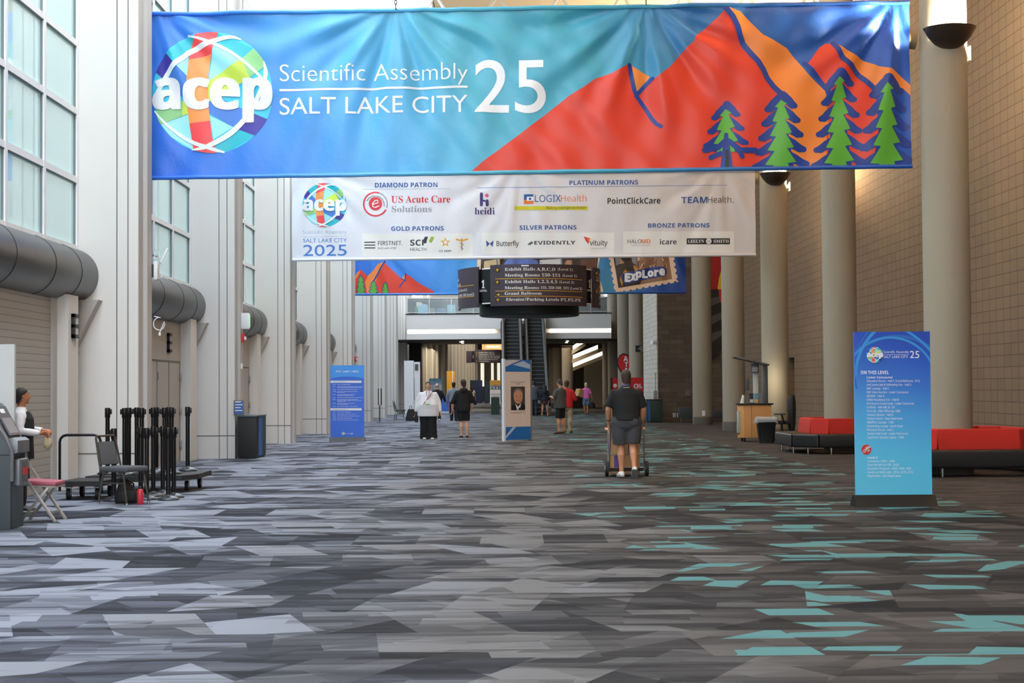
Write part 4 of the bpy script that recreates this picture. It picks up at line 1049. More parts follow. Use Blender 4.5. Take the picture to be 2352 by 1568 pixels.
dt, dc = directory('directory_sign', 'large hanging drum directory with purple curved panels and LEVEL 1 markings under the white banner', 1217, D_Y, D_R, zt, zb)
DIRW = ink('directory_white', (232,230,226)); DIRY = ink('directory_yellow', (244,182,40)); 
def curved(u, v, lift, R=None):
    p = AT(u, v, D_Y + .3); x = p.x - dc.x; r = (R or D_R) + .004 + lift; a_ = math.asin(max(-1, min(1, x / D_R)))
    return Vector((dc.x + r*math.sin(a_), dc.y - r*math.cos(a_), p.z))
mb_world[dt.name] = True
s = Sheet(curved, None, ((6, 1046), (200, 500)))
def cD(x, y): return (1040 + x/6.533, 590 + y/6.533)
def tD(txt, x0, x1, yb, cap, m=DIRW, font='s', slope=-.03, ly=1, ref='H'):
    a = cD(x0, yb); b = cD(x1, yb); s.text(txt, a[0], b[0], a[1], cap/6.533, m, ly, font, 0, a[1], 3, ref)
tD('Exhibit Halls A,B,C,D', 780, 1535, 212, 44); tD('(Level 1)', 1572, 1802, 204, 36, ref='L')
tD('Meeting Rooms 150-151', 780, 1610, 300, 44); tD('(Level 1)', 1645, 1865, 296, 36, ref='L')
tD('Exhibit Halls 1,2,3,4,5', 780, 1565, 398, 44); tD('(Level 2)', 1597, 1825, 394, 36, ref='L')
tD('Meeting Rooms', 780, 1292, 488, 42); tD('155, 250-260, 355 (Level 2)', 1315, 1952, 484, 36, ref='L')
tD('Grand Ballroom', 780, 1330, 572, 42); tD('Elevator/Parking Levels P1,P2,P3', 798, 1922, 662, 42)
tD('1', 432, 480, 458, 120, ref='1'); tD('LEVEL', 405, 515, 512, 28); tD('1', 2052, 2086, 438, 118, ref='1'); tD('LEVEL', 2030, 2108, 494, 28)
tD('CD', 46, 76, 318, 40); tD('50-151', 50, 108, 396, 36); tD(',4,5 (Level 2)', 50, 208, 482, 36); tD('0-260, 355 (Level 2)', 52, 318, 560, 36); tD('es', 50, 78, 738, 30, ref='e')
for i, yb in enumerate((240, 330, 420, 505, 590, 680)): tD(['Ex', 'Ex', 'M', 'Ex', 'M', 'El'][i], 2236, 2266, yb, 38)
s.build('lettering', dt)
s = Sheet(curved, None, ((6, 1046), (200, 500)))
def lD(x0, x1, y): a = cD(x0, y); b = cD(x1, y); s.stroke([(a[0]+(b[0]-a[0])*i/10, a[1]) for i in range(11)], 1.0, DIRY, 1, False)
for y in (330, 512, 594): lD(640, 1952, y)
lD(52, 312, 404); lD(52, 314, 574); lD(2180, 2264, 268); lD(2182, 2266, 448)
def arrow(x, y, d):
    u, v = cD(x, y); s.disc(u, v, 5.2, I_BLK, 1, 20)
    dx, dy = d; L_ = 3.6
    s.stroke([(u-dx*L_, v-dy*L_), (u+dx*L_, v+dy*L_)], 1.3, DIRY, 2, False)
    px_, py_ = -dy, dx
    for sg in (-1, 1): s.stroke([(u+dx*L_, v+dy*L_), (u+dx*.2+sg*px_*3.2, v+dy*.2+sg*py_*3.2)], 1.3, DIRY, 2, False)
arrow(670, 202, (0,-1)); arrow(670, 385, (0,-1)); arrow(678, 566, (1,0)); arrow(678, 650, (0,-1)); arrow(2192, 210, (0,-1)); arrow(2194, 312, (1,0)); arrow(2194, 492, (0,-1))
s.rect(*cD(1026, 130), *cD(1138, 148), I_W, 2)
s.build('arrow_marks', dt)
# far directory beyond the bridge
fz1, fz0 = AT(1110, 803, 100).z, AT(1110, 834, 100).z
ft = thing('directory_sign', 'smaller dark directory sign with lines of lettering beyond the left bridge opening', 'sign', (AT(1115, 834, 100).x, 100, fz0), world=True)
PANELM = MATS['directory_panel']; BKM = MATS['directory_black']
def bx(name, px0, px1, py0, py1, Y, d, m, parent=None, bevel=0): 
    a, b = AT(px0, py0, Y), AT(px1, py1, Y)
    return build(name, MB().box2(a.x, b.x, Y, Y+d, b.z, a.z), m, parent, bevel=bevel, smooth=0)
bx('centre_panel', 1090, 1150, 803, 833, 100, .15, PANELM, ft); bx('level_panel', 1083, 1090.5, 806, 832, 100.1, .12, BKM, ft); bx('side_panel', 1071, 1083.5, 806, 833, 100, .15, PANELM, ft)
bx('hanging_rod', 1112, 1113, 790, 803, 100.05, .05, STEEL, ft)
s = Sheet(facing(99.99))
for i, tx in enumerate(('Exhibit Halls A,B,C,D', 'Meeting Rooms 150-151', 'Exhibit Halls 1,2,3,4,5 (Level 2)', 'Meeting Rooms 155, 250-260', 'Visitor Information (Level 1)', 'Grand Ballroom')):
    s.text(tx, 1099.5, 1099.5 + (35, 37, 48, 48, 43, 24)[i], 810.5 + i*4, 2.6, DIRW, 1, 's')
    if i in (0, 1, 2, 5): s.disc(1095, 809.4 + i*4, 1.0, DIRY, 1, 10)
s.text('1', 1085.5, 1087.5, 822, 6, DIRW, 8, 's', 0, None, 3, '1')
s.build('lettering', ft)
# ---- freestanding sign boards
def board(name, label, Y, px, py, basepx, basepy, facemat, basemat, rear=.05):
    """upright board on a wedge foot: px (left, right), py (top, bottom) of the panel face"""
    a = AT(px[0], py[0], Y); b = AT(px[1], py[1], Y); pm_ = (py[0]+py[1])/2; a.x = AT(px[0], pm_, Y).x; b.x = AT(px[1], pm_, Y).x; mid = (a.x+b.x)/2
    t = thing(name, label, 'sign', (mid, Y, 0), world=True)
    build('panel', MB().box2(a.x, b.x, Y, Y+rear, b.z - .12, a.z), facemat, t, smooth=0)
    w = (b.x-a.x)/2
    mb = MB(); h = b.z + .01; d = .28
    mb.extrude([(mid-w-.03, Y-d*.55, 0), (mid-w-.03, Y-.02, h), (mid-w-.03, Y+rear+.02, h), (mid-w-.03, Y+rear+d*.55, 0)], (2*w+.06, 0, 0))
    build('foot', mb, basemat, t, smooth=0)
    return t, a, b
def vgrad(name, stops, rough=.4):
    k = NT(name); g = k.n('ShaderNodeTexCoord').outputs['Generated']; s_ = k.n('ShaderNodeSeparateXYZ'); k.t.links.new(g, s_.inputs[0])
    f = k.M('ADD', s_.outputs[2], k.M('MULTIPLY', k.M('SUBTRACT', s_.outputs[0], .5), .1))
    k.put(k.b.inputs['Base Color'], k.ramp(f, [(p_, lin(c)) for p_, c in stops])); k.b.inputs['Roughness'].default_value = rough
    return k.m
FOOT = pm('sign_foot_black', (13,13,14), .5); FOOTG = pm('sign_foot_grey', (70,72,78), .5)
RYB = AT(2050, 1137, 18.8)
LVL = vgrad('level_board_print', [(0, (98,198,230)), (.3, (90,192,232)), (.52, (78,164,226)), (.72, (60,120,210)), (.9, (44,88,192)), (1, (38,76,180))])
YS = 18.8
t, a, b = board('level_guide_sign', 'tall blue ON THIS LEVEL board on a black foot in front of the red benches', YS, (1964, 2138.5), (762, 1137), None, None, LVL, FOOT)
def board_clip(a, b, Y):
    c = [proj(q) for q in ((a.x, Y, a.z), (b.x, Y, a.z), (b.x, Y, b.z), (a.x, Y, b.z))]; m = Vector((sum(q[0] for q in c)/4, sum(q[1] for q in c)/4)); out = []
    for i in range(4):
        p_, q_ = Vector(c[i]), Vector(c[(i+1) % 4]); d = q_ - p_; n_ = Vector((d.y, -d.x)).normalized()
        if n_.dot(m - p_) > 0: n_ = -n_
        out.append(((p_.x - n_.x*.3, p_.y - n_.y*.3), (n_.x, n_.y)))
    return out
clipR = board_clip(a, b, YS)
s = Sheet(facing(YS - .001), clipR)
ARC = ink('board_arc', (56,150,220)); ARC2 = ink('board_arc_soft', (44,108,196))
s.ring(2045, 880, 105, 5, ARC, 4, 60, PI, 2*PI); s.ring(2100, 850, 138, 4, ARC2, 1, 60, PI*.9, PI*1.5); s.ring(2060, 900, 128, 7, ARC2, 2, 60, PI*1.05, PI*1.9); s.ring(1985, 935, 200, 5.5, ARC, 3, 60, PI*1.55, PI*1.9); s.ring(2110, 865, 145, 7, ARC, 5, 60, PI*1.0, PI*1.35)
s.build('arc_artwork', t, .0004)
s = Sheet(facing(YS - .002), clipR); logo(s, 2008.5, 815, 18.5, 2); s.build('emblem', t)
s = Sheet(facing(YS - .002), clipR)
def cS(x, y): return (1900 + x/3.5633, 740 + y/3.5633)
def tS(txt, x0, x1, yb, cap, font='r', off=0.0, ref='H'):
    p_ = cS(x0, yb); q_ = cS(x1, yb); s.text(txt, p_[0], q_[0], p_[1], cap/3.5633, I_W, 2, font, off, None, 3, ref)
tS('Scientific Assembly', 460, 667, 251, 20, 'g', -.008); tS('SALT LAKE CITY', 460, 660, 292, 20, 'g'); tS('25', 676, 752, 292, 58, 'g', 0, '2')
p_, q_ = cS(460, 264), cS(667, 263); s.stroke([p_, q_], .6, I_W, 2, False)
tS('ON THIS LEVEL', 274, 503, 424, 28, 'b'); tS('Lower Concourse', 323, 534, 458, 16, 'b')
lines = [('Education Rooms - Hall E, Grand Ballroom, 151G', 757), ('emCareers Job & Fellowship Fair - Hall D', 687), ('EMF Lounge - Hall C', 506), ('EMF Silent Auction - Lower Concourse', 662), ('EM:RAP - Hall 4', 466), ('EMRA Residency Fair - Hall D', 585), ('Entrance to Grand Hyatt - Lower Concourse', 708), ('Exhibits - Hall ABC & 123', 551), ('First Aid - EMS Office by 150B', 596), ('General Session - Hall 4', 539), ('Mothers Room - Near Restrooms', 616), ('NEMPAC Lounge - 150E', 542), ('Networking Lounge - North Foyer', 620), ('Research Forum - Hall C', 543), ('Section Hall Crawl - Lower Concourse', 660), ('Superhero Speaker Space - 150G', 627)]
for i, (tx, x1) in enumerate(lines): tS(tx, 323 + i*.3, x1, 488 + i*30.75, 17.5)
tS('Level 2', 328, 411, 1115, 17, 'b')
for i, (tx, x1) in enumerate([('Convention Office - 254B', 552), ('Drop the Mic! On 9/8 - 255D', 586), ('Education Program - 250D, 255B, 255E', 686), ('Hands-on Skills Labs - 251A, 251B, 251C', 706), ('Registration - East Registration', 603)]): tS(tx, 329, x1, 1144 + i*30, 17.5)
s.build('lettering', t)
s = Sheet(facing(YS - .002), clipR)
u, v = cS(319, 1041); s.disc(u, v, 11.4, ink('icon_red', (206,56,46)), 2)
s.stroke([cS(290, 1060), cS(304, 1062), cS(330, 1030), cS(350, 1022)], 1.5, I_W, 3); s.stroke([cS(294, 1048), cS(308, 1040), cS(330, 1018), cS(352, 1018)], 1.5, I_W, 3); s.stroke([cS(318, 1020), cS(318, 1034)], 1.6, I_W, 3); s.stroke([cS(328, 1056), cS(342, 1044)], 1.4, I_W, 3); s.stroke([cS(334, 1042), cS(344, 1042), cS(343, 1054)], 1.2, I_W, 3)
s.build('escalator_icon', t)

# blue schedule board at left
YL = 43.0
SCH = pm('schedule_blue', (56,114,226), .4, 0, .03)
t, a, b = board('schedule_sign', 'blue hall schedule board on a grey foot beside the ribbed grey wall', YL, (759, 836), (839, 1004), None, None, SCH, FOOTG)
def cL(x, y): return (750 + x/7.84, 830 + y/7.84)
s = Sheet(facing(YL - .001), board_clip(a, b, YL))
SKYB = ink('schedule_sky', (72,162,252))
s.fill([(758,838),(837,838),(837, 870),(827,867),(812,865),(798,864.5),(784,865),(770,867),(758,870)], SKYB, 1)
s.build('header_print', t)
clipL = s.clip; s = Sheet(facing(YL - .001), clipL); a_, b_ = cL(62, 344), cL(630, 384); s.rect(a_[0], a_[1], b_[0], b_[1], I_W, 1); s.build('date_strip', t)
s = Sheet(facing(YL - .001), clipL); a_, b_ = cL(62, 840), cL(632, 880); s.rect(a_[0], a_[1], b_[0], b_[1], I_W, 1)
s.build('date_strip', t)
s = Sheet(facing(YL - .002))
def tL(txt, x0, x1, yb, cap, font='b', m=I_W, ref='H'):
    p_ = cL(x0, yb); q_ = cL(x1, yb); s.text(txt, p_[0], q_[0], p_[1], cap/7.84, m, 2, font, 0, None, 2, ref)
tL('SPCC | Level 1 | Hall E', 165, 572, 194, 34); tL('Tuesday, September 9', 112, 340, 372, 16, 'r', T_SKY, 'T'); tL('Wednesday, September 10', 112, 384, 868, 16, 'r', T_SKY, 'W')
rows = [(419, '8:00am', [('Puzzle the Pros Healing EM Game', 430)]), (456, '9:00am', [('The Rise of Anti-DEI Politics in Healthcare: Impacts on Physicians', 650), ('Patient Care, and Medical Education (Better C. Review, Jr. Lecture)', 642)]), (508, '10:00am', [('Viral Imaging Myths That Will Change Your Practice', 553)]), (545, '12:30pm', [('Power Hospital: Collective Bargaining for Physicians', 553), ('Who Don\'t Unionize', 328)]), (599, '1:30pm', [('Leaning Lecture: Cup Content Validating ACS', 510), ('for $2 (James D. Mills Memorial Lecture)', 478)]), (652, '2:30pm', [('Diagnostics and Stroke: Advice from 20 Years as an Expert Witness', 664)]), (688, '3:00pm', [('Best Practices and Barriers to Implementing a MOUD', 562), ('(Medication for Opioid Use Disorder) Program in a Community', 625), ('ED Setting (Non-CME)', 342)]), (760, '4:00pm', [('Applied Medical Library Should You Enter "No"', 515), ('NC an Booster? (Non-CME)', 378)]), (812, '4:30pm', [('Cinema and Life Lessons from "The Pitt" (Non-CME)', 556)]), (915, '8:00am', [('Literature Review: Cardiology 2025', 438)]), (950, '9:00am', [('Literature Review: Top Articles in Critical Care', 516)]), (986, '10:00am', [('Write It Right: Charting to Avoid and Surmount Lawsuits', 586)]), (1023, '11:30am', [('Puzzle the Pros: Neuroclinical Edition', 456)]), (1058, '12:30pm', [('The ED Is Not Ready for Your Critical Patient; Are You?', 578)])]
for y, tm, ls in rows:
    tL(tm, 112, 162 if len(tm) < 7 else 172, y, 11)
    for i, (tx, x1) in enumerate(ls): tL(tx, 193, x1, y + i*18.5, 11)
tL('Scientific Assembly', 336, 430, 1293, 8, 'r'); tL('SALT LAKE CITY', 336, 430, 1308, 9, 'r'); tL('25', 436, 474, 1310, 26, 'b', I_W, '2')
s.build('lettering', t)
s = Sheet(facing(YL - .002)); u, v = cL(303, 1297); logo(s, u, v, 4.0, 2); s.build('emblem', t)

# portrait panel on a framed pedestal, turned away
YP = 42.6
p0 = AT(1160, 1011, YP); ang_ = math.radians(40); PWd = (AT(1217, 1008, YP).x - p0.x) / math.cos(ang_) * 1.03
dirv = Vector((math.cos(ang_), math.sin(ang_), 0)); nv = Vector((math.sin(ang_), -math.cos(ang_), 0))
PH_ = AT(1160, 826, YP).z
t = thing('portrait_panel', 'tall cream and blue award panel with a portrait photo, standing before the escalators', 'sign', (p0.x, p0.y, 0), world=True)
o3 = Vector((p0.x, p0.y, 0))
def pbox(u0, u1, z0, z1, d0, d1): 
    q = [o3 + dirv*u + nv*d for u, d in ((u0,d0),(u1,d0),(u1,d1),(u0,d1))]
    return MB().add([(p_.x,p_.y,z0) for p_ in q] + [(p_.x,p_.y,z1) for p_ in q], [(0,1,2,3),(7,6,5,4),(0,4,5,1),(1,5,6,2),(2,6,7,3),(3,7,4,0)])
CREAMP = pm('panel_cream', (226,208,196), .5, 0, .02)
build('face_panel', pbox(0, PWd, .03, PH_, 0, .02), CREAMP, t, smooth=0)
build('frame_post', pbox(-.06, 0, 0, PH_+.03, -.06, .03), pm('post_white', (226,230,234), .4), t, smooth=0); build('frame_post', pbox(PWd, PWd+.06, 0, PH_, -.06, .02), pm('post_grey', (122,120,116), .5), t, smooth=0)
build('back_board', pbox(0, PWd, .03, PH_, -.05, -.005), pm('post_grey', (122,120,116), .5), t, smooth=0)
def pmap(u, v, lift):                                         # u across 0..1, v down 0..1
    q = o3 + dirv*(u*PWd) + nv*(.021 + lift); return Vector((q.x, q.y, PH_ - v*(PH_-.03)))
s = Sheet(pmap, [((0,0),(-1,0)),((1,0),(1,0)),((0,0),(0,-1)),((0,1),(0,1))])
PB = ink('award_blue', (36,108,182)); PL = ink('award_pale', (176,192,222)); PG = ink('award_grey', (206,200,200))
s.rect(0, 0, 1, .148, PB, 1); s.fill([(0,0),(.62,0),(0,.09)], PG, 2); s.fill([(0,0),(.2,0),(0,.03)], PL, 3); s.fill([(.3,.06),(.72,.012),(1,.06),(1,.115)], PL, 2)
PCL = [((0,0),(-1,0)),((1,0),(1,0)),((0,0),(0,-1)),((0,1),(0,1))]
s.build('header_print', t); s = Sheet(pmap, PCL)
s.rect(0, .838, 1, 1, PB, 1); s.fill([(0,.95),(.28,.84),(.42,.84),(0,.985)], PL, 2)
s.build('footer_print', t); s = Sheet(pmap, PCL)
PD = ink('portrait_backdrop', (70,66,62)); PSK = ink('portrait_skin', (206,150,120)); PHR = ink('portrait_hair', (128,116,108)); PSU = ink('portrait_suit', (28,28,34))
s.rect(.22, .335, .78, .63, PD, 1)
s.fill([(.22,.63),(.24,.575),(.36,.55),(.5,.58),(.66,.545),(.78,.57),(.78,.63)], PSU, 2); s.fill([(.38,.545),(.5,.59),(.62,.54),(.56,.63),(.46,.63)], I_W, 3); s.fill([(.52,.6),(.575,.6),(.6,.63),(.51,.63)], PSU, 4)
s.disc(.5, .43, .2, PHR, 3, 28, .075); s.fill([(.5+.175*math.cos(q*PI/14), .465+.085*math.sin(q*PI/14)) for q in range(28)], PSK, 4)
s.disc(.43, .455, .022, PSU, 5, 10, .005); s.disc(.6, .453, .022, PSU, 5, 10, .005); s.stroke([(.43,.505),(.5,.515),(.58,.503)], .009, ink('portrait_lip', (160,80,70)), 5); s.stroke([(.53,.46),(.545,.485),(.5,.488)], .008, ink('portrait_shade', (176,118,92)), 5)
s.build('portrait_photo', t)
s = Sheet(pmap)
s.textc('Council Curmudgeon', .5, .285, .016, PSU, 2, 'r', 0, .56); s.textc('Award', .5, .308, .016, PSU, 2, 'r', 0, .18); s.textc('David D. Nickleber, MD, FACEP', .5, .668, .012, PSU, 2, 'r', 0, .6)
s.build('lettering', t)
# ================================================================== FURNITURE AND PROPS
def part(t, name, mb, m, **kw): return build(name, mb, m, t, **kw)
CHROME = pm('chrome', (206,208,210), .18, 1.0, .03); DKSTEEL = pm('dark_steel', (70,68,66), .4, .8); RUB = pm('black_rubber', (24,24,25), .7); GREYFAB = pm('grey_fabric', (84,86,90), .9, 0, .18, 60, .2); CARD = pm('cardboard', (178,140,98), .8, 0, .08, 4)
# ---- fittings on the left piers
def fit(name, label, cat, px, py, X, parts):
    """small fitting on a pier face, local x = out of the wall, y = along the hall"""
    p = AX(px, py, X); t = thing(name, label, cat, p)
    for nm, mb, m in parts: part(t, nm, mb, m, bevel=.004, smooth=30)
    return t
ALM = pm('alarm_red', (206,40,38), .4); PLW = pm('white_plastic', (232,234,236), .4); GRNL = em('exit_green', (150,226,160), .9)
fit('exit_sign', 'white and green exit sign box on the second pier', 'sign', 556, 737, -5.42, [('case', MB().box2(-.02,.16,-.06,.03,-.17,.17), PLW), ('lit_face', MB().box2(.16,.17,-.065,.02,-.14,.14), GRNL)])
fit('fire_alarm', 'red fire alarm strobe on the second pier below the exit sign', 'alarm', 556, 776, -5.42, [('body', MB().box2(-.02,.05,-.06,.06,-.09,.09), ALM), ('strobe', MB().box2(.05,.09,-.03,.03,-.04,.03), PLW)])
fit('wall_switch', 'small white wall switch on the second pier below the fire alarm', 'switch', 555, 841, -5.42, [('plate', MB().box2(-.02,.015,-.035,.035,-.06,.06), PLW), ('rocker', MB().box2(.015,.024,-.012,.012,-.025,.025), PLW)])
fit('fire_alarm', 'red fire alarm strobe on the pier behind the schedule board', 'alarm', 815, 824, -5.42, [('body', MB().box2(-.02,.05,-.06,.06,-.1,.1), ALM), ('strobe', MB().box2(.05,.09,-.03,.03,-.04,.03), PLW)])
p = AX(353, 590, -5.42); t = thing('wifi_antenna', 'white panel antenna with dangling wires high on the grey pier', 'antenna', p)
mb = MB().bar((-.02,.0,.03), (.06,-.02,.0), .03, .03); part(t, 'bracket', mb, STEEL)
mb = MB().box((.16,.0,.02), (.03,.16,.26), .3, 0, .45); part(t, 'panel', mb, PLW, bevel=.01)
mb = MB().tube([(.1,0,-.02),(.08,-.02,.08),(.02,-.03,.1),(.02,-.03,.0),(.06,-.04,-.03)], .006, 6); part(t, 'cable', mb, PLW)
p = AX(352, 622, -5.42); t = thing('access_point', 'white wireless box just below the panel antenna', 'device', p)
part(t, 'case', MB().box((.05,0,0), (.07,.16,.3)), PLW, bevel=.03); part(t, 'back_plate', MB().box2(-.02,.02,-.06,.06,-.1,.1), BLACKP)
part(t, 'cable', MB().tube([(.07,.02,.12),(.13,.02,.1),(.15,.02,0),(.13,.02,-.1),(.07,.02,-.12)], .006, 6), PLW)
p = AX(353, 735, -5.42); mb = MB()
mb.tube([Vector((p.x+.005,p.y,p.z+.06))] + [Vector((p.x+.09-.09*math.cos(a), p.y-.02, p.z-.06+.1*math.sin(a))) for a in [PI*.6-2*PI*i/14 for i in range(13)]] + [Vector((p.x+.1,p.y-.02,p.z-.2))], .008, 6)
mb.box((p.x+.1,p.y-.02,p.z-.22), (.03,.03,.05))
tag(build('loose_cable', mb, PLW), 'white loop of cable hanging on the pier beside the double doors', 'cable')

# ---- belt stanchions
SBASE = pm('stanchion_base', (66,70,74), .35, .4); SBLK = pm('stanchion_black', (17,17,19), .38, .2)
def make_stanchion():
    t = thing('belt_stanchion', '', 'stanchion', (0,0,0), group='belt stanchions by the left wall')
    part(t, 'base', MB().lathe([(0,0),(.14,0),(.146,.012),(.14,.022),(.09,.045),(.045,.06),(.035,.075),(0,.075)], n=28), SBASE)
    part(t, 'post', MB().lathe([(.031,.06),(.031,.86)], n=18), SBLK)
    part(t, 'belt_head', MB().lathe([(0,.81),(.034,.81),(.039,.82),(.039,.935),(.034,.95),(0,.95)], n=18), SBLK)
    mb = MB(); mb.box((.045,0,.895), (.03,.035,.075)); part(t, 'belt_clip', mb, SBLK, bevel=.004)
    return t
ST = make_stanchion(); used = [False]
DECKZ = .25
def stanchion(px, Y, onfloor, rz, label):
    p = Vector((AT(px, 1000, Y).x, Y, 0 if onfloor else DECKZ))
    if not used[0]: o = ST; used[0] = True; o.location = p; o.rotation_euler = (0, 0, rz); o['label'] = label
    else: o = dup(ST, p, rz, label)
    return p
SPOS = []
for px, Y, fl, rz, lab in [(247, 22.55, 0, 0, 'black belt stanchion leftmost of the rear group, behind the grey chair back'), (261.5, 20.65, 1, 3.1, 'black stanchion on the floor just behind the grey chair back'),
          (286, 22.25, 0, 3.1, 'black belt stanchion on the cart, left of the pair behind the chair seat'), (296, 22.55, 0, .2, 'black belt stanchion on the cart, right of the pair behind the chair seat'),
          (314, 22.85, 0, 3.0, 'black belt stanchion on the cart, left of the second pair from the left'), (325.5, 22.25, 0, .3, 'black belt stanchion on the cart, right of the second pair from the left'),
          (352, 22.55, 0, 2.9, 'black stanchion on the cart, left of the third pair from the left'), (359, 22.85, 0, .2, 'black stanchion on the cart, right of the third pair from the left'),
          (378, 22.25, 0, 3.1, 'black stanchion on the cart, left one of the rear trio'), (388, 23.15, 0, 1.4, 'black stanchion on the cart, middle and rearmost of the rear trio'), (394, 22.55, 0, .2, 'black stanchion on the cart, right one of the rear trio'),
          (431, 23.3, 0, .1, 'lone black stanchion at the far right end of the cart'),
          (323.5, 21.25, 1, 3.1, 'black stanchion on the floor, leftmost of the front row'), (337, 20.85, 1, .4, 'black stanchion on the floor, second of the front row above the red bottle'), (352, 21.5, 1, 0, 'black stanchion on the floor, third of the front row'),
          (374, 21.8, 1, 3.1, 'black stanchion on the floor, left of the front trio'), (386.5, 20.75, 1, 1.5, 'black stanchion on the floor, middle and nearest of the front trio'), (399, 21.2, 1, .1, 'black stanchion on the floor, right of the front trio with a belt clip')]:
    SPOS.append(stanchion(px, Y, fl, rz, lab))
# ---- platform trucks that carry them
DECKM = pm('cart_deck', (36,36,38), .6); DECKE = pm('deck_edge', (150,150,148), .5)
up = [p for p in SPOS if p.z > .1]
def deck(name, label, pts, wheels, handle=None):
    c = sum((Vector(p) for p in pts), Vector()) / len(pts); c.z = 0
    t = thing(name, label, 'cart', c, world=True)
    part(t, 'platform', MB().extrude([Vector((p[0],p[1],DECKZ-.07)) for p in pts], (0,0,.07)), DECKM, bevel=.006, smooth=0)
    for w in wheels:
        wv = Vector((w[0], w[1], 0))
        wh = part(t, 'wheel', MB().tube([wv+Vector((-.02,0,.075)), wv+Vector((.02,0,.075))], .075, 20), RUB)
        part(wh, 'hub', MB().tube([wv-c+Vector((-.025,0,.075)), wv-c+Vector((.025,0,.075))], .03, 12), STEEL)
        part(t, 'caster_fork', MB().box(wv+Vector((-.03,0,.12)), (.008,.05,.1)).box(wv+Vector((.03,0,.12)), (.008,.05,.1)).box(wv+Vector((0,0,.165)), (.09,.09,.01)), STEEL, smooth=0)
    if handle:
        a, b, z = handle; a = Vector(a); b = Vector(b); d = (b-a).normalized(); r = .09
        pts_ = [a + Vector((0,0,.12)), a + Vector((0,0,z-r))] + [a + d*(r-r*math.cos(q)) + Vector((0,0,z-r+r*math.sin(q))) for q in (PI/6, PI/3, PI/2)] + [b - d*r + Vector((0,0,z))] + [b - d*(r-r*math.cos(q)) + Vector((0,0,z-r+r*math.sin(q))) for q in (PI/3, PI/6, 0)] + [b + Vector((0,0,.12))]
        part(t, 'handle', MB().tube(pts_, .018, 10), SBLK)
    return t
hx0, hx1 = G(137, 1135), G(231, 1135)
hY = 20.9; hA = Vector((AT(137, 1130, hY).x, hY, 0)); hB = Vector((AT(231, 1130, hY).x, hY, 0))
x0, x1 = hA.x - .02, hB.x + .02
deck('platform_cart', 'black platform cart with a tall bent tube handle beside the roller shutter', [(x0,20.86,0),(x1,20.86,0),(x1+.06,21.7,0),(x0+.06,21.7,0)], [(x0+.12,20.98),(x1-.08,20.98),(x0+.14,21.58),(x1-.06,21.58)], (hA, hB, .86))
deck('platform_cart', 'long low black platform cart loaded with stanchions', [(-5.77, 22.07, 0), (-4.42, 22.07, 0), (-4.26, 22.5, 0), (-4.26, 23.5, 0), (-5.6, 23.4, 0)], [(-5.6, 22.25), (-4.45, 22.6), (-5.5, 23.25), (-4.4, 23.3)])

# ---- grey banquet chair
CFR = pm('chair_frame', (92,88,82), .4, .6)
def make_chair(label, loc, rz, group=None):
    t = thing('banquet_chair', label, 'chair', loc, rz, group)
    mb = MB(); n = 14                                         # local x is forward
    mb.box((.0,0,.445), (.45,.44,.07)); part(t, 'seat', mb, GREYFAB, bevel=.03, smooth=50, seg=3)
    B = [(-.215,.47),(-.245,.62),(-.29,.80)]
    mb = MB(); mb.extrude([(-.21,-.165,.5),(-.21,.165,.5),(-.283,.145,.795),(-.283,-.145,.795)], (-.035,0,-.008)); part(t, 'backrest', mb, GREYFAB, bevel=.014, smooth=50, seg=2)
    mb = MB(); mb.tube([(-.2,-.2,.40),(-.235,-.195,.55),(-.30,-.18,.84),(-.305,-.165,.865),(-.305,.165,.865),(-.30,.18,.84),(-.235,.195,.55),(-.2,.2,.40)], .014, 8); part(t, 'back_frame', mb, CFR)
    for sx, sy in ((1,1),(1,-1),(-1,1),(-1,-1)):
        mb = MB(); x = .17*sx; y = .2*sy
        mb.tube([(x*.55,y*.98,.405),(x*.9,y,.395),(x*1.02,y,.34),(x*1.35,y*1.06,.012)], .0135, 8); leg = part(t, 'leg', mb, CFR)
        part(leg, 'foot_cap', MB().lathe([(0,0),(.018,0),(.018,.02),(0,.02)], (x*1.36,y*1.06,0), 10), STEEL)
    mb = MB(); 
    for sy in (1,-1): mb.tube([(.19,.203*sy,.27),(-.19,.203*sy,.27)], .009, 6)
    part(t, 'stretcher', mb, CFR)
    return t
gc = G(284, 1156)
chair = make_chair('grey upholstered banquet chair beside the red water bottle', (gc.x, gc.y, 0), math.radians(-27))
fc = G(919, 964)
dup(chair, (fc.x, fc.y, 0), math.radians(-8), 'small-looking grey banquet chair beside the black tote bag and white partition')
# ---- backpack and bottle under it
bp = gc + Vector((0, .02, 0))
t = thing('backpack', 'black backpack slumped under the grey banquet chair', 'bag', (gc.x+.03, gc.y+.06, 0), .3)
NYL = pm('black_nylon', (22,22,25), .65, 0, .2, 20, .3)
mb = MB(); mb.rings([[Vector((.14*w*math.cos(a) - z*.1, .11*d*math.sin(a), z)) for a in [2*PI*q/18 for q in range(18)]] for z, w, d in ((0,1.0,.9),(.03,1.12,1.0),(.10,1.05,.95),(.18,.8,.75),(.25,.55,.5),(.30,.42,.3),(.315,.2,.15))]); part(t, 'body', mb, NYL)
mb = MB(); mb.box((.0,-.115,.1), (.17,.05,.13)); part(t, 'front_pocket', mb, NYL, bevel=.02)
for s_ in (-1,1): part(t, 'strap', MB().tube([(.06*s_-.03,.06,.28),(.09*s_,.15,.24),(.1*s_,.16,.1),(.08*s_,.12,.02)], (.012), 6), NYL)
bt = G(322, 1158)
t = thing('water_bottle', 'red water bottle with black cap on the carpet under the chair edge', 'bottle', (bt.x, bt.y, 0))
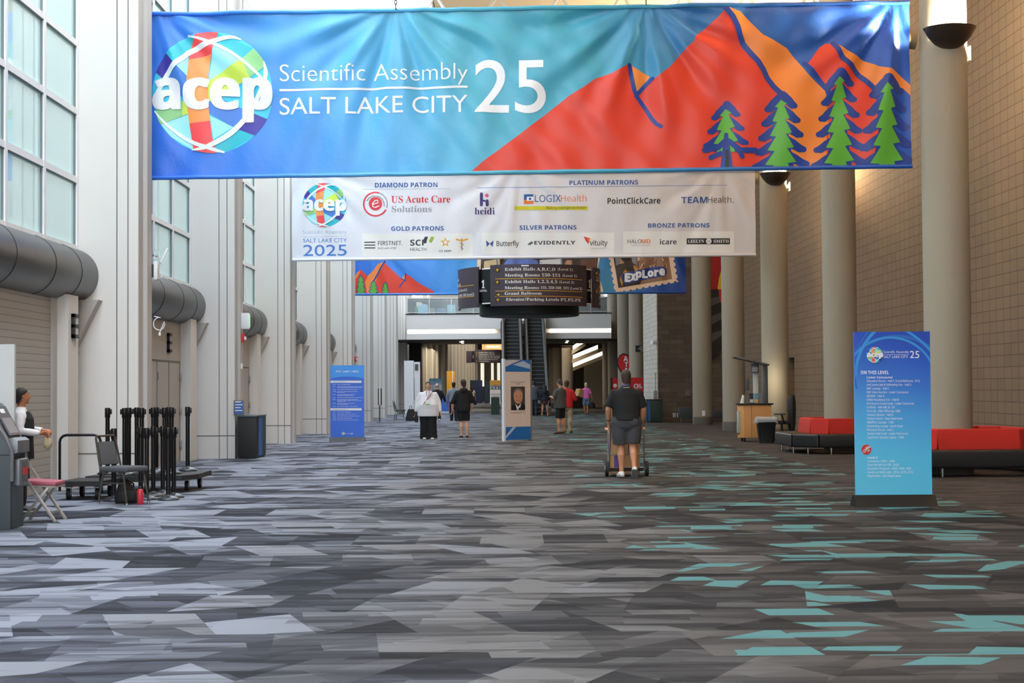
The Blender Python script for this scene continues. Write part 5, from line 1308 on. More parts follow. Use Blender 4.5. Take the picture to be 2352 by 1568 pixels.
part(t, 'body', MB().lathe([(0,0),(.036,0),(.039,.006),(.039,.165),(.034,.185),(.022,.195),(0,.195)], n=24), pm('bottle_red', (206,52,66), .35, .1))
part(t, 'cap', MB().lathe([(.021,.195),(.021,.225),(.016,.235),(0,.235)], n=18), BLACKP)
# ---- pink folding chair
PK = pm('pink_vinyl', (168,84,100), .55, 0, .12, 30, .15); FGREY = pm('folding_frame', (172,168,160), .35, .4)
fcx = G(96, 1196)
t = thing('folding_chair', 'folding chair with pink padded seat behind the cash machine', 'chair', (fcx.x-.0, 17.62, 0))
part(t, 'seat', MB().box((0,0,.43), (.40,.40,.05), 0, 0, .06), PK, bevel=.022, smooth=50)
part(t, 'seat_pan', MB().box((0,0,.398), (.40,.39,.015), 0, 0, .06), FGREY, smooth=0)
for sy in (-1,1):
    part(t, 'front_leg', MB().bar((-.21,.205*sy,.60), (.2,.205*sy,.0), .016, .035), FGREY, bevel=.004)
    part(t, 'rear_leg', MB().bar((.11,.175*sy,.385), (-.2,.175*sy,.0), .016, .032), FGREY, bevel=.004)
part(t, 'cross_bar', MB().bar((.13,-.2,.1), (.13,.2,.1), .02, .02).bar((-.13,-.17,.09), (-.13,.17,.09), .02, .02), FGREY)
part(t, 'backrest', MB().box((-.26,0,.73), (.03,.40,.2), 0, 0, -.28).bar((-.21,-.205,.6), (-.29,-.19,.84), .016, .03).bar((-.21,.205,.6), (-.29,.19,.84), .016, .03), FGREY, bevel=.006)
# ---- cash machine and white panel
KX = AT(24, 1150, 16.5).x
def kz(py, Y=16.5): return AT(20, py, Y).z
t = thing('cash_machine', 'dark grey cash machine with sloping screen and silver trim', 'machine', (KX-.3, 16.75, 0), world=True)
TEALG = pm('machine_teal_grey', (62,72,76), .45, 0, .05); SILV = pm('machine_silver', (122,126,130), .4, .4)
prof = [(KX-.75, .0), (KX, .0), (KX, kz(1043)), (KX+.02, kz(1030)), (KX-.02, kz(1010)), (KX-.13, kz(962)), (KX-.22, kz(928)), (KX-.26, kz(924)), (KX-.75, kz(924))]
part(t, 'body', MB().extrude([(x, 16.5, z) for x, z in prof], (0,.46,0)), TEALG, bevel=.008, smooth=20)
mb = MB()
ln = [Vector((KX-.28, 16.5, kz(930))), Vector((KX-.2, 16.5, kz(955))), Vector((KX-.06, 16.5, kz(1000))), Vector((KX+.015, 16.5, kz(1035))), Vector((KX+.015, 16.5, kz(1105)))]
mb.tube(ln, [(.022,.02),(.024,.02),(.028,.02),(.03,.02),(.03,.02)], 8); mb.tube([v_+Vector((.01,.44,0)) for v_ in ln], .022, 8); part(t, 'silver_trim', mb, SILV)
a_, b_ = Vector((KX-.195, 0, kz(938))), Vector((KX-.035, 0, kz(1002))); nn = Vector((b_.z-a_.z, 0, -(b_.x-a_.x))).normalized(); nn = nn if nn.x > 0 else -nn
def slant(f0, f1, y0, y1, th): 
    p0, p1 = a_.lerp(b_, f0), a_.lerp(b_, f1); q = [(p0.x,y0,p0.z),(p0.x,y1,p0.z),(p1.x,y1,p1.z),(p1.x,y0,p1.z)]
    return MB().extrude([Vector(v_)+nn*.004 for v_ in q], nn*th)
part(t, 'screen_bezel', slant(-.05, 1, 16.53, 16.93, .012), pm('bezel_navy', (28,36,60), .25), smooth=0)
part(t, 'screen', slant(.38, .93, 16.58, 16.88, .016), pm('screen_grey', (120,122,130), .2), smooth=0)
part(t, 'screen_label', slant(.05, .2, 16.66, 16.8, .016), I_W, smooth=0)
part(t, 'keypad_shelf', MB().extrude([(KX-.01,16.52,kz(1046)),(KX+.07,16.52,kz(1040)),(KX+.07,16.52,kz(1012)),(KX+.02,16.52,kz(1005)),(KX-.03,16.52,kz(1008))], (0,.42,0)), SILV, bevel=.01)
part(t, 'card_reader', MB().box2(KX-.01, KX+.07, 16.6, 16.9, kz(1118), kz(1054)), SILV, bevel=.025, seg=3)
part(t, 'reader_inset', MB().box2(KX+.06, KX+.075, 16.63, 16.87, kz(1110), kz(1060)), pm('reader_grey', (86,90,94), .4), bevel=.01)
part(t, 'red_sticker', MB().box2(KX+.074, KX+.078, 16.68, 16.86, kz(1092), kz(1076)), ink('sticker_red', (206,44,52)), smooth=0)
part(t, 'door_seam', MB().box2(KX-.001, KX+.003, 16.52, 16.53, .02, kz(1046)).box2(KX-.75, KX+.003, 16.498, 16.501, kz(1046), kz(1044)), BLACKP, smooth=0)
wp = AT(33, 790, 18.0)
tag(build('white_panel', MB().box2(-6.4, wp.x, 18.0, 18.06, 0, wp.z), pm('panel_offwhite', (206,210,208), .6, 0, .02), smooth=0), 'tall plain white panel behind the cash machine', 'panel')

# ---- recycling stations
BINB = pm('bin_black', (26,27,29), .55); BINBLUE = pm('bin_blue', (40,96,170), .45); BING = pm('bin_green', (38,62,56), .5)
bL = G(537, 1053); bR = G(590, 1053); bL.x = -5.42
t = thing('recycling_station', 'black recycling station with a blue stripe and a poster frame on top', 'bin', ((bL.x+bR.x)/2, 33.5, 0), world=True)
y0, y1 = 32.9, 34.2
part(t, 'cabinet', MB().box2(bL.x, bR.x, y0, y1, .03, .87), BINB, bevel=.008); part(t, 'top', MB().box2(bL.x-.015, bR.x+.015, y0-.015, y1+.015, .87, .905), pm('bin_top', (60,78,84), .4), bevel=.006); part(t, 'plinth', MB().box2(bL.x+.02, bR.x-.02, y0+.02, y1-.02, 0, .03), BLACKP, smooth=0)
part(t, 'blue_panel', MB().box2(bR.x, bR.x+.012, y0+.3, y0+.72, .05, .86), BINBLUE, smooth=0); part(t, 'green_panel', MB().box2(bR.x, bR.x+.012, y0+.74, y1-.05, .05, .86), BING, smooth=0)
a_, b_ = AT(536.5, 919, 33.0), AT(561, 957, 33.0)
t = thing('tabletop_sign', 'small grey poster frame with blue print standing on the left recycling station', 'sign', ((a_.x+b_.x)/2, 33.0, .905), world=True)
part(t, 'frame', MB().box2(a_.x, b_.x, 33.0, 33.03, .905, a_.z), pm('frame_grey', (120,122,124), .5), bevel=.004)
part(t, 'print', MB().box2(a_.x+.03, b_.x-.03, 32.993, 33.0, .94, a_.z-.03), ink('poster_blue', (56,108,190)), smooth=0)
mb = MB()
for q in range(4): mb.box2(a_.x+.035, b_.x-.04-.03*(q % 2), 32.99, 32.994, 1.0+q*.06, 1.02+q*.06)
part(t, 'print_line', mb, I_W, smooth=0)
t = thing('recycling_station', 'dark green recycling station with a blue stripe at the brick corner', 'bin', (6.5, 64, 0), world=True)
p0, p1 = AT(1486, 960, 63.6), AT(1522, 960, 63.6)
part(t, 'cabinet', MB().box2(p0.x, p1.x, 63.6, 64.6, .03, .9), BING, bevel=.008); part(t, 'top', MB().box2(p0.x-.02, p1.x+.02, 63.58, 64.62, .9, .94), BINB, bevel=.006); part(t, 'plinth', MB().box2(p0.x+.03, p1.x-.03, 63.65, 64.55, 0, .03), BINB, smooth=0)
part(t, 'blue_panel', MB().box2(p0.x+.05, p0.x+.14, 63.585, 63.6, .05, .88), BINBLUE, smooth=0)

# ---- thin sign stand, tote bag
p = G(872.5, 970)
t = thing('sign_stand', 'thin black sign stand by the grey wall between schedule board and far chair', 'stand', (p.x, p.y, 0))
part(t, 'base', MB().lathe([(0,0),(.16,0),(.16,.012),(.02,.03),(0,.03)], n=20), SBLK); part(t, 'pole', MB().cyl((0,0,.02), (0,0,.75), .022, None, 10), SBLK)
part(t, 'frame', MB().tube([(-.06,0,.75),(-.06,0,1.45),(.06,0,1.45),(.06,0,.75)], .02, 6, closed=True), SBLK)
p = G(944, 966)
t = thing('tote_bag', 'black tote bag standing on the carpet beside the far grey chair', 'bag', (p.x, p.y, 0))
part(t, 'body', MB().rings([[Vector((x*w, y*d, z)) for x, y in ((-1,-1),(0,-1.15),(1,-1),(1,1),(0,1.15),(-1,1))] for z, w, d in ((0,.23,.1),(.3,.2,.08),(.52,.13,.05))]), NYL, smooth=60)
part(t, 'handle', MB().tube([(-.06,0,.5),(-.06,0,.62),(-.02,0,.68),(.02,0,.66),(.05,0,.5)], .012, 6), NYL)

# ---- booth and displays beyond, left
def slab(name, label, cat, px0, px1, py0, py1, Y, d, m, group=None, tofloor=True):
    a, b = AT(px0, py0, Y), AT(px1, py1, Y)
    return tag(build(name, MB().box2(a.x, b.x, Y, Y+d, 0 if tofloor else b.z, a.z), m, smooth=0), label, cat, group)
PWHT = pm('booth_white', (236,238,242), .5, 0, .02)
slab('white_partition', 'tall white partition beside the far grey chair and tote bag', 'partition', 928, 950.5, 828, 955, 80.0, .3, PWHT)
t = thing('display_frame', 'narrow white display frame with a dark grey picture beside the white partition', 'display', (AT(957, 950, 84).x, 84, 0), world=True)
a_, b_ = AT(951, 831, 84), AT(965, 955, 84)
part(t, 'panel', MB().box2(a_.x, b_.x, 84, 84.4, 0, a_.z), PWHT, smooth=0); c_, d_ = AT(953, 836, 84), AT(961, 850, 84); part(t, 'picture', MB().box2(c_.x, d_.x, 83.97, 84, d_.z, c_.z), ink('picture_grey', (92,84,86)), smooth=0)
c_, d_ = AT(949.5, 868, 84), AT(952, 918, 84); part(t, 'side_print', MB().box2(c_.x, d_.x, 83.96, 84, d_.z, c_.z), ink('picture_brown', (84,56,54)), smooth=0)
slab('orange_poster', 'small orange poster at the dark pier behind the display frame', 'poster', 965.5, 969, 846, 866, 96.94, .05, ink('poster_orange', (196,104,60)), None, False)
t = thing('section_sign', 'light blue SECTION MEETINGS board with a white schedule grid', 'sign', (AT(1001, 940, 95).x, 95, 0), world=True)
a_, b_ = AT(986, 869, 95), AT(1016, 940, 95); part(t, 'panel', MB().box2(a_.x, b_.x, 95, 95.06, .0, a_.z), ink('section_blue', (70,168,206)), smooth=0)
s = Sheet(facing(94.99)); s.textc('SECTION', 1001, 876.2, 4.2, I_W, 2, 'g', -.01, 23); s.textc('MEETINGS', 1001, 881, 4, I_W, 2, 'b', 0, 26); s.build('lettering', t)
s = Sheet(facing(94.99))
for i in range(4):
    for j in range(7): s.rect(988 + i*6.7, 883 + j*6, 994.1 + i*6.7, 888.3 + j*6, I_W, 1)
s.build('schedule_grid', t)
t = thing('yellow_column_display', 'tall yellow box display with a white edge', 'display', (AT(1035, 935, 104).x, 104, 0), world=True)
a_, b_ = AT(1026, 852, 104), AT(1039, 935, 104); YEL = ink('display_yellow', (222,166,52)); part(t, 'front_panel', MB().box2(a_.x, b_.x, 104, 104.5, 0, a_.z), YEL, smooth=0)
c_ = AT(1045, 852, 104.5); part(t, 'side_panel', MB().box2(b_.x+.05, c_.x, 104.3, 104.5, 0, a_.z-.03), YEL, smooth=0); part(t, 'white_edge', MB().box2(b_.x, b_.x+.05, 103.98, 104.5, 0, a_.z), PWHT, smooth=0)
t = thing('blue_counter', 'bright blue counter with a white plinth and red edge', 'counter', (AT(1021, 945, 92).x, 92, 0), world=True)
a_, b_ = AT(1010, 909, 92), AT(1031, 946, 92); part(t, 'body', MB().box2(a_.x, b_.x, 92, 92.7, .08, a_.z), ink('counter_blue', (60,118,214)), smooth=0); part(t, 'plinth', MB().box2(a_.x, b_.x, 91.98, 92.7, 0, .08), PWHT, smooth=0); part(t, 'red_edge', MB().box2(b_.x, b_.x+.05, 92, 92.7, 0, a_.z), ink('edge_red', (206,56,44)), smooth=0); part(t, 'worktop', MB().box2(a_.x-.02, b_.x+.06, 91.97, 92.72, a_.z, a_.z+.04), BLACKP, smooth=0)
slab('navy_partition', 'long navy blue partition panel far behind the one in the black hoodie', 'partition', 1065, 1108, 873, 921, 150, .3, ink('partition_navy', (34,50,86)))
slab('navy_partition', 'narrow navy panel with a teal edge beside the yellow poster board', 'partition', 1113, 1123, 876, 921, 148, .3, ink('partition_teal_navy', (30,58,84)))
t = thing('poster_board', 'yellow and white poster board with a town picture far behind', 'sign', (AT(1136, 925, 140).x, 140, 0), world=True)
a_, b_ = AT(1125, 873, 140), AT(1150, 925, 140); part(t, 'panel', MB().box2(a_.x, b_.x, 140, 140.1, 0, a_.z), PWHT, smooth=0)
s = Sheet(facing(139.98)); s.rect(1125, 873, 1150, 884.5, YEL, 1); s.rect(1125.5, 884.5, 1150, 894, ink('town_blue', (110,128,150)), 1)
for q in range(9): s.rect(1127 + q*2.4, 886 + (q*7 % 4), 1128.6 + q*2.4, 893, [I_W, I_NAVY, T_GREY][q % 3], 2)
s.build('print_panel', t); s = Sheet(facing(139.98)); s.text('Research Forum', 1127, 1149, 878, 2, I_NAVY, 2, 'b'); s.text('Join Steve', 1131, 1145, 883, 2, I_NAVY, 2, 'b'); s.text('Walker Blackwell', 1129, 1149, 906, 2, I_NAVY, 2, 'b'); s.text('Yankee Town', 1130, 1148, 911, 2, I_NAVY, 2, 'b'); s.build('lettering', t)
slab('green_counter', 'dark green counter beside the escalator', 'counter', 1128, 1147.5, 912, 952, 84.5, .8, pm('counter_green', (30,52,44), .5))
t = thing('menu_screen', 'orange GRAB&GO screen high in the far hall', 'sign', (AT(1130, 803, 150).x, 150, AT(1130, 803, 150).z), world=True)
a_, b_ = AT(1107, 790.5, 150), AT(1152, 803, 150); part(t, 'panel', MB().box2(a_.x, b_.x, 150, 150.2, b_.z, a_.z), em('menu_orange', (250,176,110), .8), smooth=0)
s = Sheet(facing(149.95)); s.text('GRAB&GO', 1117.5, 1148, 798.5, 4.6, em('menu_letter', (255,248,236), 1.2), 2, 'b'); s.build('lettering', t)
# lounge seats on the balcony
def lounge(label, px0, px1, py0, col, seat=True):
    Yb = YB + 1.2; a_, b_ = AT(px0, py0, Yb), AT(px1, 718, Yb)
    t = thing('lounge_seat', label, 'seat', ((a_.x+b_.x)/2, Yb+.4, ztop), world=True)
    z1 = max(a_.z, ztop+.3)
    part(t, 'seat', MB().box2(a_.x, b_.x, Yb, Yb+.75, ztop, ztop+(z1-ztop)*.6), col, bevel=.03); part(t, 'backrest', MB().box2(a_.x, b_.x, Yb-.12, Yb+.06, ztop, z1), col, bevel=.03)
LB_ = pm('lounge_blue', (120,168,190), .7); LT_ = pm('lounge_teal', (96,158,176), .7); LG_ = pm('lounge_grey', (108,112,114), .7); LGR = pm('lounge_green', (50,100,62), .8)
lounge('pale blue lounge seat on the balcony beside the green one', 960, 983, 700, LB_); lounge('grey lounge seat on the balcony between two blue ones', 984, 1000, 708, LG_); lounge('dark blue low seat on the balcony, third from the left', 1003, 1024, 708, pm('lounge_navy', (52,92,120), .7)); lounge('teal lounge seat on the balcony beside the drum directory', 1027, 1046, 700, LT_); lounge('green seat at the wall end of the balcony', 953, 959.5, 704, LGR)

# ---- right side: flag, vending, hanging sign, camera, outlets
t = thing('atm_flag', 'red teardrop ATM flag behind the columns', 'flag', (AT(1431, 950, 84.6).x, 84.6, 0), world=True)
RED = pm('flag_red', (204,26,34), .5); s = Sheet(facing(84.6))
fl = [(1438, 900),(1436, 880),(1430, 858),(1422, 846),(1418, 836),(1418.5, 826),(1423, 817),(1431, 812.5),(1440, 814),(1448, 821),(1451, 832),(1450, 850),(1446, 880),(1443, 900)]
pts = [AT(u, v, 84.6) for u, v in fl]; part(t, 'cloth', MB().extrude(pts, (0,.03,0)), RED, smooth=0)
part(t, 'pole', MB().tube([AT(1440, 955, 84.62)] + [AT(u, v, 84.62) for u, v in fl[0:10]], .035, 6), SBLK)
a_ = AT(1440, 955, 84.6); part(t, 'base', MB().lathe([(0,0),(.3,0),(.3,.04),(0,.05)], (a_.x, 84.6, 0), 20), SBLK)
s = Sheet(facing(84.57)); s.boxtext('A', 1432, 1442, 818, 829.5, I_W, 1, 'b'); s.boxtext('T', 1434.5, 1443, 831.5, 842.5, I_W, 1, 'b'); s.boxtext('M', 1436, 1448, 844.5, 855, I_W, 1, 'b'); s.build('lettering', t)
def vending(label, px0, px1, py0, Y, extra):
    a_, b_ = AT(px0, py0, Y), AT(px1, py0, Y)
    t = thing('vending_machine', label, 'machine', ((a_.x+b_.x)/2, Y, 0), world=True)
    part(t, 'cabinet', MB().box2(a_.x, b_.x, Y, Y+.7, .05, a_.z), RED, smooth=0); part(t, 'side_edge', MB().box2(a_.x-.08, a_.x, Y-.02, Y+.7, 0, a_.z+.03), SBLK, smooth=0); part(t, 'plinth', MB().box2(a_.x, b_.x, Y+.02, Y+.68, 0, .05), SBLK, smooth=0)
    s = Sheet(facing(Y-.03)); extra(s); s.build('marks', t)
    return t
def ex1(s): s.disc(1413, 885.5, 4.4, I_W, 1, 24); s.text('Coca-Cola', 1409.6, 1416.4, 886.6, 2.4, RED, 2, 'g', 0, None, 3, 'C', .2)
vending('red vending machine with a round white emblem, left of the flag pole behind the columns', 1406, 1426, 868, 89.3, ex1)
def ex2(s): s.boxtext('O', 1456, 1466, 881, 892, I_W, 1, 'b'); s.boxtext('&', 1466.5, 1475, 881, 891.5, I_W, 1, 'b')
vending('red machine with a white ampersand behind the man pushing the trolley', 1448, 1476.5, 867, 77.6, ex2)
t = thing('hanging_sign', 'small black ELEVATOR PARKING sign hung between two far columns', 'sign', (AT(1472, 807, 76).x, 76, AT(1472, 807, 76).z), world=True)
a_, b_ = AT(1459.5, 793, 76), AT(1490, 808, 76); part(t, 'panel', MB().box2(a_.x, b_.x, 76, 76.08, b_.z, a_.z), BKM, smooth=0); part(t, 'hanging_rod', MB().box2(a_.x+.1, a_.x+.13, 76.02, 76.05, a_.z, CEIL), STEEL, smooth=0)
s = Sheet(facing(75.98)); s.text('ELEVATOR', 1469, 1484, 797.6, 2.6, DIRW, 1, 's'); s.text('PARKING', 1465, 1483, 802.2, 2.6, DIRW, 1, 's'); s.text('P1,P2,P3', 1471, 1485, 806.6, 2.6, DIRW, 1, 's'); s.build('lettering', t)
p = AX(1515, 783, 6.68); t = thing('security_camera', 'white security camera on the brick corner', 'camera', (6.68, 65.3, p.z))
part(t, 'arm', MB().cyl((0,0,0), (-.1,-.1,-.02), .025, None, 8), PLW); part(t, 'housing', MB().box((-.14,-.18,-.02), (.16,.28,.16), .3), PLW, bevel=.03)
for px, py, lab in ((1548.5, 953, 'left of two small white outlets low on the dark brick wall'), (1558, 953, 'right of two small white outlets low on the dark brick wall')):
    p = AT(px, py, 65.0); t = thing('wall_outlet', lab, 'outlet', (p.x, 65.0, p.z)); part(t, 'plate', MB().box2(-.055,.055,-.02,.02,-.09,.09), PLW, bevel=.005); part(t, 'socket', MB().box2(-.02,.02,-.025,-.018,.02,.05).box2(-.02,.02,-.025,-.018,-.05,-.02), SBLK, smooth=0)
p = AT(1616.5, 949, 59.1); t = thing('wall_outlet', 'white outlet low on the column in front of the brick wall', 'outlet', (p.x, 59.12, p.z)); part(t, 'plate', MB().box2(-.06,.06,-.015,.03,-.1,.1), PLW, bevel=.005)
p = AT(1580, 903, 65.0); tag(build('wall_hatch', MB().box2(p.x-.11, p.x+.11, 64.97, 65.01, p.z-.11, p.z+.11), pm('panel_taupe', (120,112,104), .6)), 'square grey access plate on the dark brick wall', 'panel')
p = AX(1514, 908, 6.66); t = thing('phone_box', 'small grey wall box with a conduit on the brick corner above the green recycling station', 'box', (6.68, 65.25, p.z)); part(t, 'case', MB().box2(-.14,.0,-.12,.12,-.2,.2), pm('conduit_grey', (150,150,148), .5), bevel=.01); part(t, 'conduit', MB().cyl((-.05,0,.2), (-.05,0,.95), .02, None, 8), MATS['conduit_grey'])
p = AX(1716, 882, XR); t = thing('wall_plaque', 'small grey room plaque on the block wall behind the information desk', 'sign', (XR, p.y, p.z)); part(t, 'plate', MB().box2(-.03,.01,-.45,.45,-.2,.2), pm('plaque_grey', (86,88,90), .5), smooth=0)
# padded wall benches
def wallbench(label, px0, px1, py0, Y):
    a_, b_ = AT(px0, py0, Y), AT(px1, py0, Y)
    t = thing('padded_bench', label, 'bench', ((a_.x+b_.x)/2, Y+.3, 0), world=True); SL = pm('bench_slate', (62,70,74), .6)
    part(t, 'cushion', MB().box2(a_.x, b_.x, Y, Y+.6, .16, a_.z), SL, bevel=.03)
    for x in (a_.x+.06, b_.x-.06): part(t, 'leg', MB().box2(x-.02, x+.02, Y+.05, Y+.55, 0, .16), CHROME, smooth=0)
wallbench('slate grey padded bench against the dark brick wall beside the square plate', 1560.5, 1598, 935, 63.4); wallbench('dark padded bench against the brick wall between the two thick columns', 1630, 1668, 942, 63.4)
# mural on the brick wall
t = thing('wall_artwork', 'tall red, yellow and black striped artwork on the brick wall between columns', 'artwork', (AT(1650, 700, 64.9).x, 64.9, AT(1650, 830, 64.9).z), world=True)
fm = facing(64.9); A_RED = ink('art_red', (176,24,26)); A_YEL = ink('art_yellow', (238,196,40)); A_BLK = ink('art_black', (24,23,24)); A_GRY = ink('art_grey', (82,80,80))
def artpoly(l, m, nm, d=.06): part(t, nm, MB().extrude([AT(u, v, 64.9) for u, v in l], (0, d, 0)), m, smooth=0)
artpoly([(1618,480),(1700,480),(1700,664),(1618,664)], A_RED, 'red_field')
artpoly([(1618,664.3),(1700,664.3),(1700,770),(1665,796),(1636,824),(1618,836)], A_BLK, 'black_field')
s = Sheet(facing(64.88)); s.fill([(1648,664),(1651,640),(1656,622),(1668,600),(1690,640),(1690,664)], A_YEL, 1); s.fill([(1650,664),(1652,684),(1658,700),(1690,700),(1690,664)], ink('art_scarlet', (200,40,28)), 2)
for q, (v0, v1) in enumerate(((682, 702), (726, 748), (766, 792))): s.fill([(1618, v0+6), (1655, v0-2 if q == 0 else v0-8), (1700, v0-10-6*q), (1700, v1-22-8*q), (1655, v1-8-6*q), (1618, v1+6)], A_GRY, 1)
s.build('art_stripes', t)

# ---- information desk with canopy
DY = 40.9
def dX(px, Y=DY): return AT(px, 960, Y).x
def dZ(py, Y=DY): return AT(1740, py, Y).z
WOOD = pm('maple_veneer', (206,148,88), .5, 0, .1, 5); STG = pm('kiosk_grey', (104,106,108), .4, .4)
t = thing('information_desk', 'maple information desk with a grey canopy on a post beside the column', 'desk', (dX(1740), DY+.35, 0), world=True)
x0, x1 = dX(1698), dX(1772); z1 = dZ(926)
pl = [(x0+.12, DY), (x1, DY), (x1, DY+.62), (x0+.12, DY+.62), (x0+.03, DY+.5), (x0, DY+.31), (x0+.03, DY+.12)]
part(t, 'cabinet', MB().prism(pl, .1, z1-.04), WOOD, bevel=.006); pl2 = [(x+(.05 if x > x0+.5 else -.03), y+(.04 if y > DY+.3 else -.04)) for x, y in pl]
part(t, 'worktop', MB().prism(pl2, z1-.04, z1), BLACKP, bevel=.006)
part(t, 'corner_seam', MB().box2(dX(1726)-.006, dX(1726)+.006, DY-.004, DY, .1, z1-.04), STG, smooth=0)
for x in (x0+.15, x1-.12):
    for y in (DY+.08, DY+.54): part(t, 'caster', MB().cyl((x-.02,y,.05), (x+.02,y,.05), .05, None, 14).box((x,y,.09), (.05,.05,.03)), RUB)
px0, px1 = dX(1752, DY+.45), dX(1764, DY+.45); ptop = dZ(838, DY+.3)
part(t, 'post', MB().box2(px0, px1, DY+.4, DY+.52, z1, ptop), STG, bevel=.008)
part(t, 'light_column', MB().box2(dX(1731, DY+.45), dX(1742, DY+.45), DY+.42, DY+.5, z1+.02, dZ(832)), pm('light_column', (208,206,198), .4), bevel=.005)
a_ = Vector((dX(1691), 0, dZ(819))); b_ = Vector((dX(1768), 0, dZ(838)))
part(t, 'canopy', MB().extrude([(a_.x, DY-.05, a_.z), (a_.x+.1, DY-.05, a_.z+.015), (b_.x, DY-.05, b_.z+.02), (b_.x, DY-.05, b_.z-.02), (a_.x+.3, DY-.05, a_.z-.09), (a_.x+.06, DY-.05, a_.z-.04)], (0,.7,0)), STG, bevel=.006)
part(t, 'notice_holder', MB().box2(dX(1730), dX(1749), DY+.3, DY+.34, dZ(856), dZ(834)), pm('holder_grey', (90,92,94), .4), bevel=.006); part(t, 'notice', MB().box2(dX(1733), dX(1746), DY+.29, DY+.3, dZ(853), dZ(842)), pm('paper', (186,186,182), .7), smooth=0)
part(t, 'leaflet_rack', MB().box2(x0-.03, x0+.1, DY+.1, DY+.3, dZ(994), dZ(944)), pm('clear_acrylic', (168,166,160), .15, 0, .3, 30), bevel=.01)
L = bpy.data.lights.new('desk_lamp', 'AREA'); L.energy = 7; L.color = (1, .86, .62); L.size = .3; lo = bpy.data.objects.new('desk_lamp', L); COL.objects.link(lo); lo.location = (px1+.12, DY+.6, dZ(870)); lo.rotation_euler = (math.radians(70), 0, math.radians(-20))
def leaflet(label, pxa, pxb, pya, m, m2):
    t = thing('leaflet_stack', label, 'leaflet', ((dX(pxa)+dX(pxb))/2, DY+.16, z1), world=True)
    part(t, 'stack', MB().box2(dX(pxa), dX(pxb), DY+.14, DY+.18, z1+.002, dZ(pya)), m, smooth=0); part(t, 'cover_print', MB().box2(dX(pxa)+.01, dX(pxb)-.01, DY+.134, DY+.14, z1+.02, z1+(dZ(pya)-z1)*.4), m2, smooth=0)
leaflet('dark blue leaflets standing on the information desk', 1724, 1733, 903, ink('leaflet_navy', (34,42,66)), ink('leaflet_white', (200,206,214))); leaflet('yellow leaflets standing on the information desk', 1735, 1744.5, 903, ink('leaflet_sky', (110,150,170)), ink('leaflet_yellow', (232,166,48)))
tag(build('leaflet_holder', MB().extrude([(dX(1704), DY+.1, z1+.004), (dX(1711), DY+.1, z1+.004), (dX(1711.5), DY+.1, dZ(907)), (dX(1709.5), DY+.1, dZ(907))], (0,.2,0)), pm('holder_white', (214,212,206), .4), smooth=0), 'white sloping leaflet holder at the rounded end of the information desk', 'holder')
tag(build('leaflet_holder', MB().box2(dX(1746), dX(1752), DY+.1, DY+.16, z1+.004, dZ(902)), pm('holder_dark', (110,112,118), .4), smooth=0), 'grey leaflet holder beside the post of the information desk', 'holder')
# ---- waste bin with clear liner
wx = AT(1760, 1010, 39.8).x
t = thing('waste_bin', 'black waste bin with a clear plastic liner in front of the information desk', 'bin', (wx, 39.8, 0))
def rr(w, d, z, r=.06):
    out = []
    for cx_, cy_, a0 in ((w-r,d-r,0),(-w+r,d-r,PI/2),(-w+r,-d+r,PI),(w-r,-d+r,1.5*PI)):
        for q in range(4): a = a0 + PI/2*q/3; out.append(Vector((cx_+r*math.cos(a), cy_+r*math.sin(a), z)))
    return out
part(t, 'body', MB().rings([rr(.18,.14,0), rr(.235,.19,.58), rr(.245,.2,.6), rr(.235,.19,.6), rr(.17,.13,.02)], caps=True), pm('bin_plastic', (20,20,22), .5))
CLR = pm('clear_liner', (214,214,212), .25, 0, .1, 10, 0, .6, 0, .5)
ln = []; random.seed(3)
for w, d, z, j in ((.22,.175,.52,0),(.23,.185,.62,0),(.262,.215,.655,.012),(.262,.22,.60,.02),(.275,.228,.50,.035)): ln.append([p_ + Vector((random.uniform(-j,j), random.uniform(-j,j), random.uniform(-j,j)*1.4)) for p_ in rr(w,d,z)])
part(t, 'liner', MB().rings(ln, caps=False), CLR, smooth=80)
# ---- office chair with a jacket over it
ocx = AT(1796, 1000, 41.2).x
t = thing('office_chair', 'black office chair beside the information desk, with a jacket over its back', 'chair', (ocx, 41.2, 0), math.radians(172))
BF = pm('office_fabric', (22,22,24), .85, 0, .2, 30)
mb = MB()
for q in range(5):
    a = 2*PI*q/5+.3; mb.tube([(0,0,.09),(.3*math.cos(a),.3*math.sin(a),.07)], [.03,.02], 8)
part(t, 'star_base', mb, BLACKP)
for q in range(5):
    a = 2*PI*q/5+.3; part(t, 'caster', MB().ball((.3*math.cos(a),.3*math.sin(a),.03), .03, 10, 6), RUB)
part(t, 'gas_column', MB().cyl((0,0,.08), (0,0,.45), .028, None, 12), BLACKP); part(t, 'seat', MB().box((0,0,.49), (.48,.48,.09)), BF, bevel=.04, seg=3)
part(t, 'backrest', MB().rings([[Vector((-.24-.03*b_, y*w, z)) for y, b_ in ((-1,-1),(-.5,.4),(0,.8),(.5,.4),(1,-1),(.5,2.2),(0,2.8),(-.5,2.2))] for z, w in ((.55,.14),(.62,.2),(.85,.22),(1.05,.19),(1.14,.1))]), BF, smooth=70)
for sy in (-1,1): part(t, 'armrest', MB().tube([(-.05,.26*sy,.48),(-.02,.28*sy,.62),(0,.28*sy,.69)], .018, 8).box((.05,.28*sy,.705), (.28,.07,.03)), BLACKP, bevel=.004)
t2 = thing('jacket', 'black jacket draped over the office chair back', 'jacket', (ocx, 41.2, 0), math.radians(172))
part(t2, 'cloth', MB().rings([[Vector((-.26 + .09*math.cos(a)*d, .27*w*math.sin(a), z + .015*math.sin(a*5))) for a in [2*PI*q/20 for q in range(20)]] for z, w, d in ((.2,.75,.6),(.45,.9,1.1),(.8,1.0,1.25),(1.05,.95,1.2),(1.18,.6,1.0),(1.21,.15,.3))]), NYL, smooth=80)
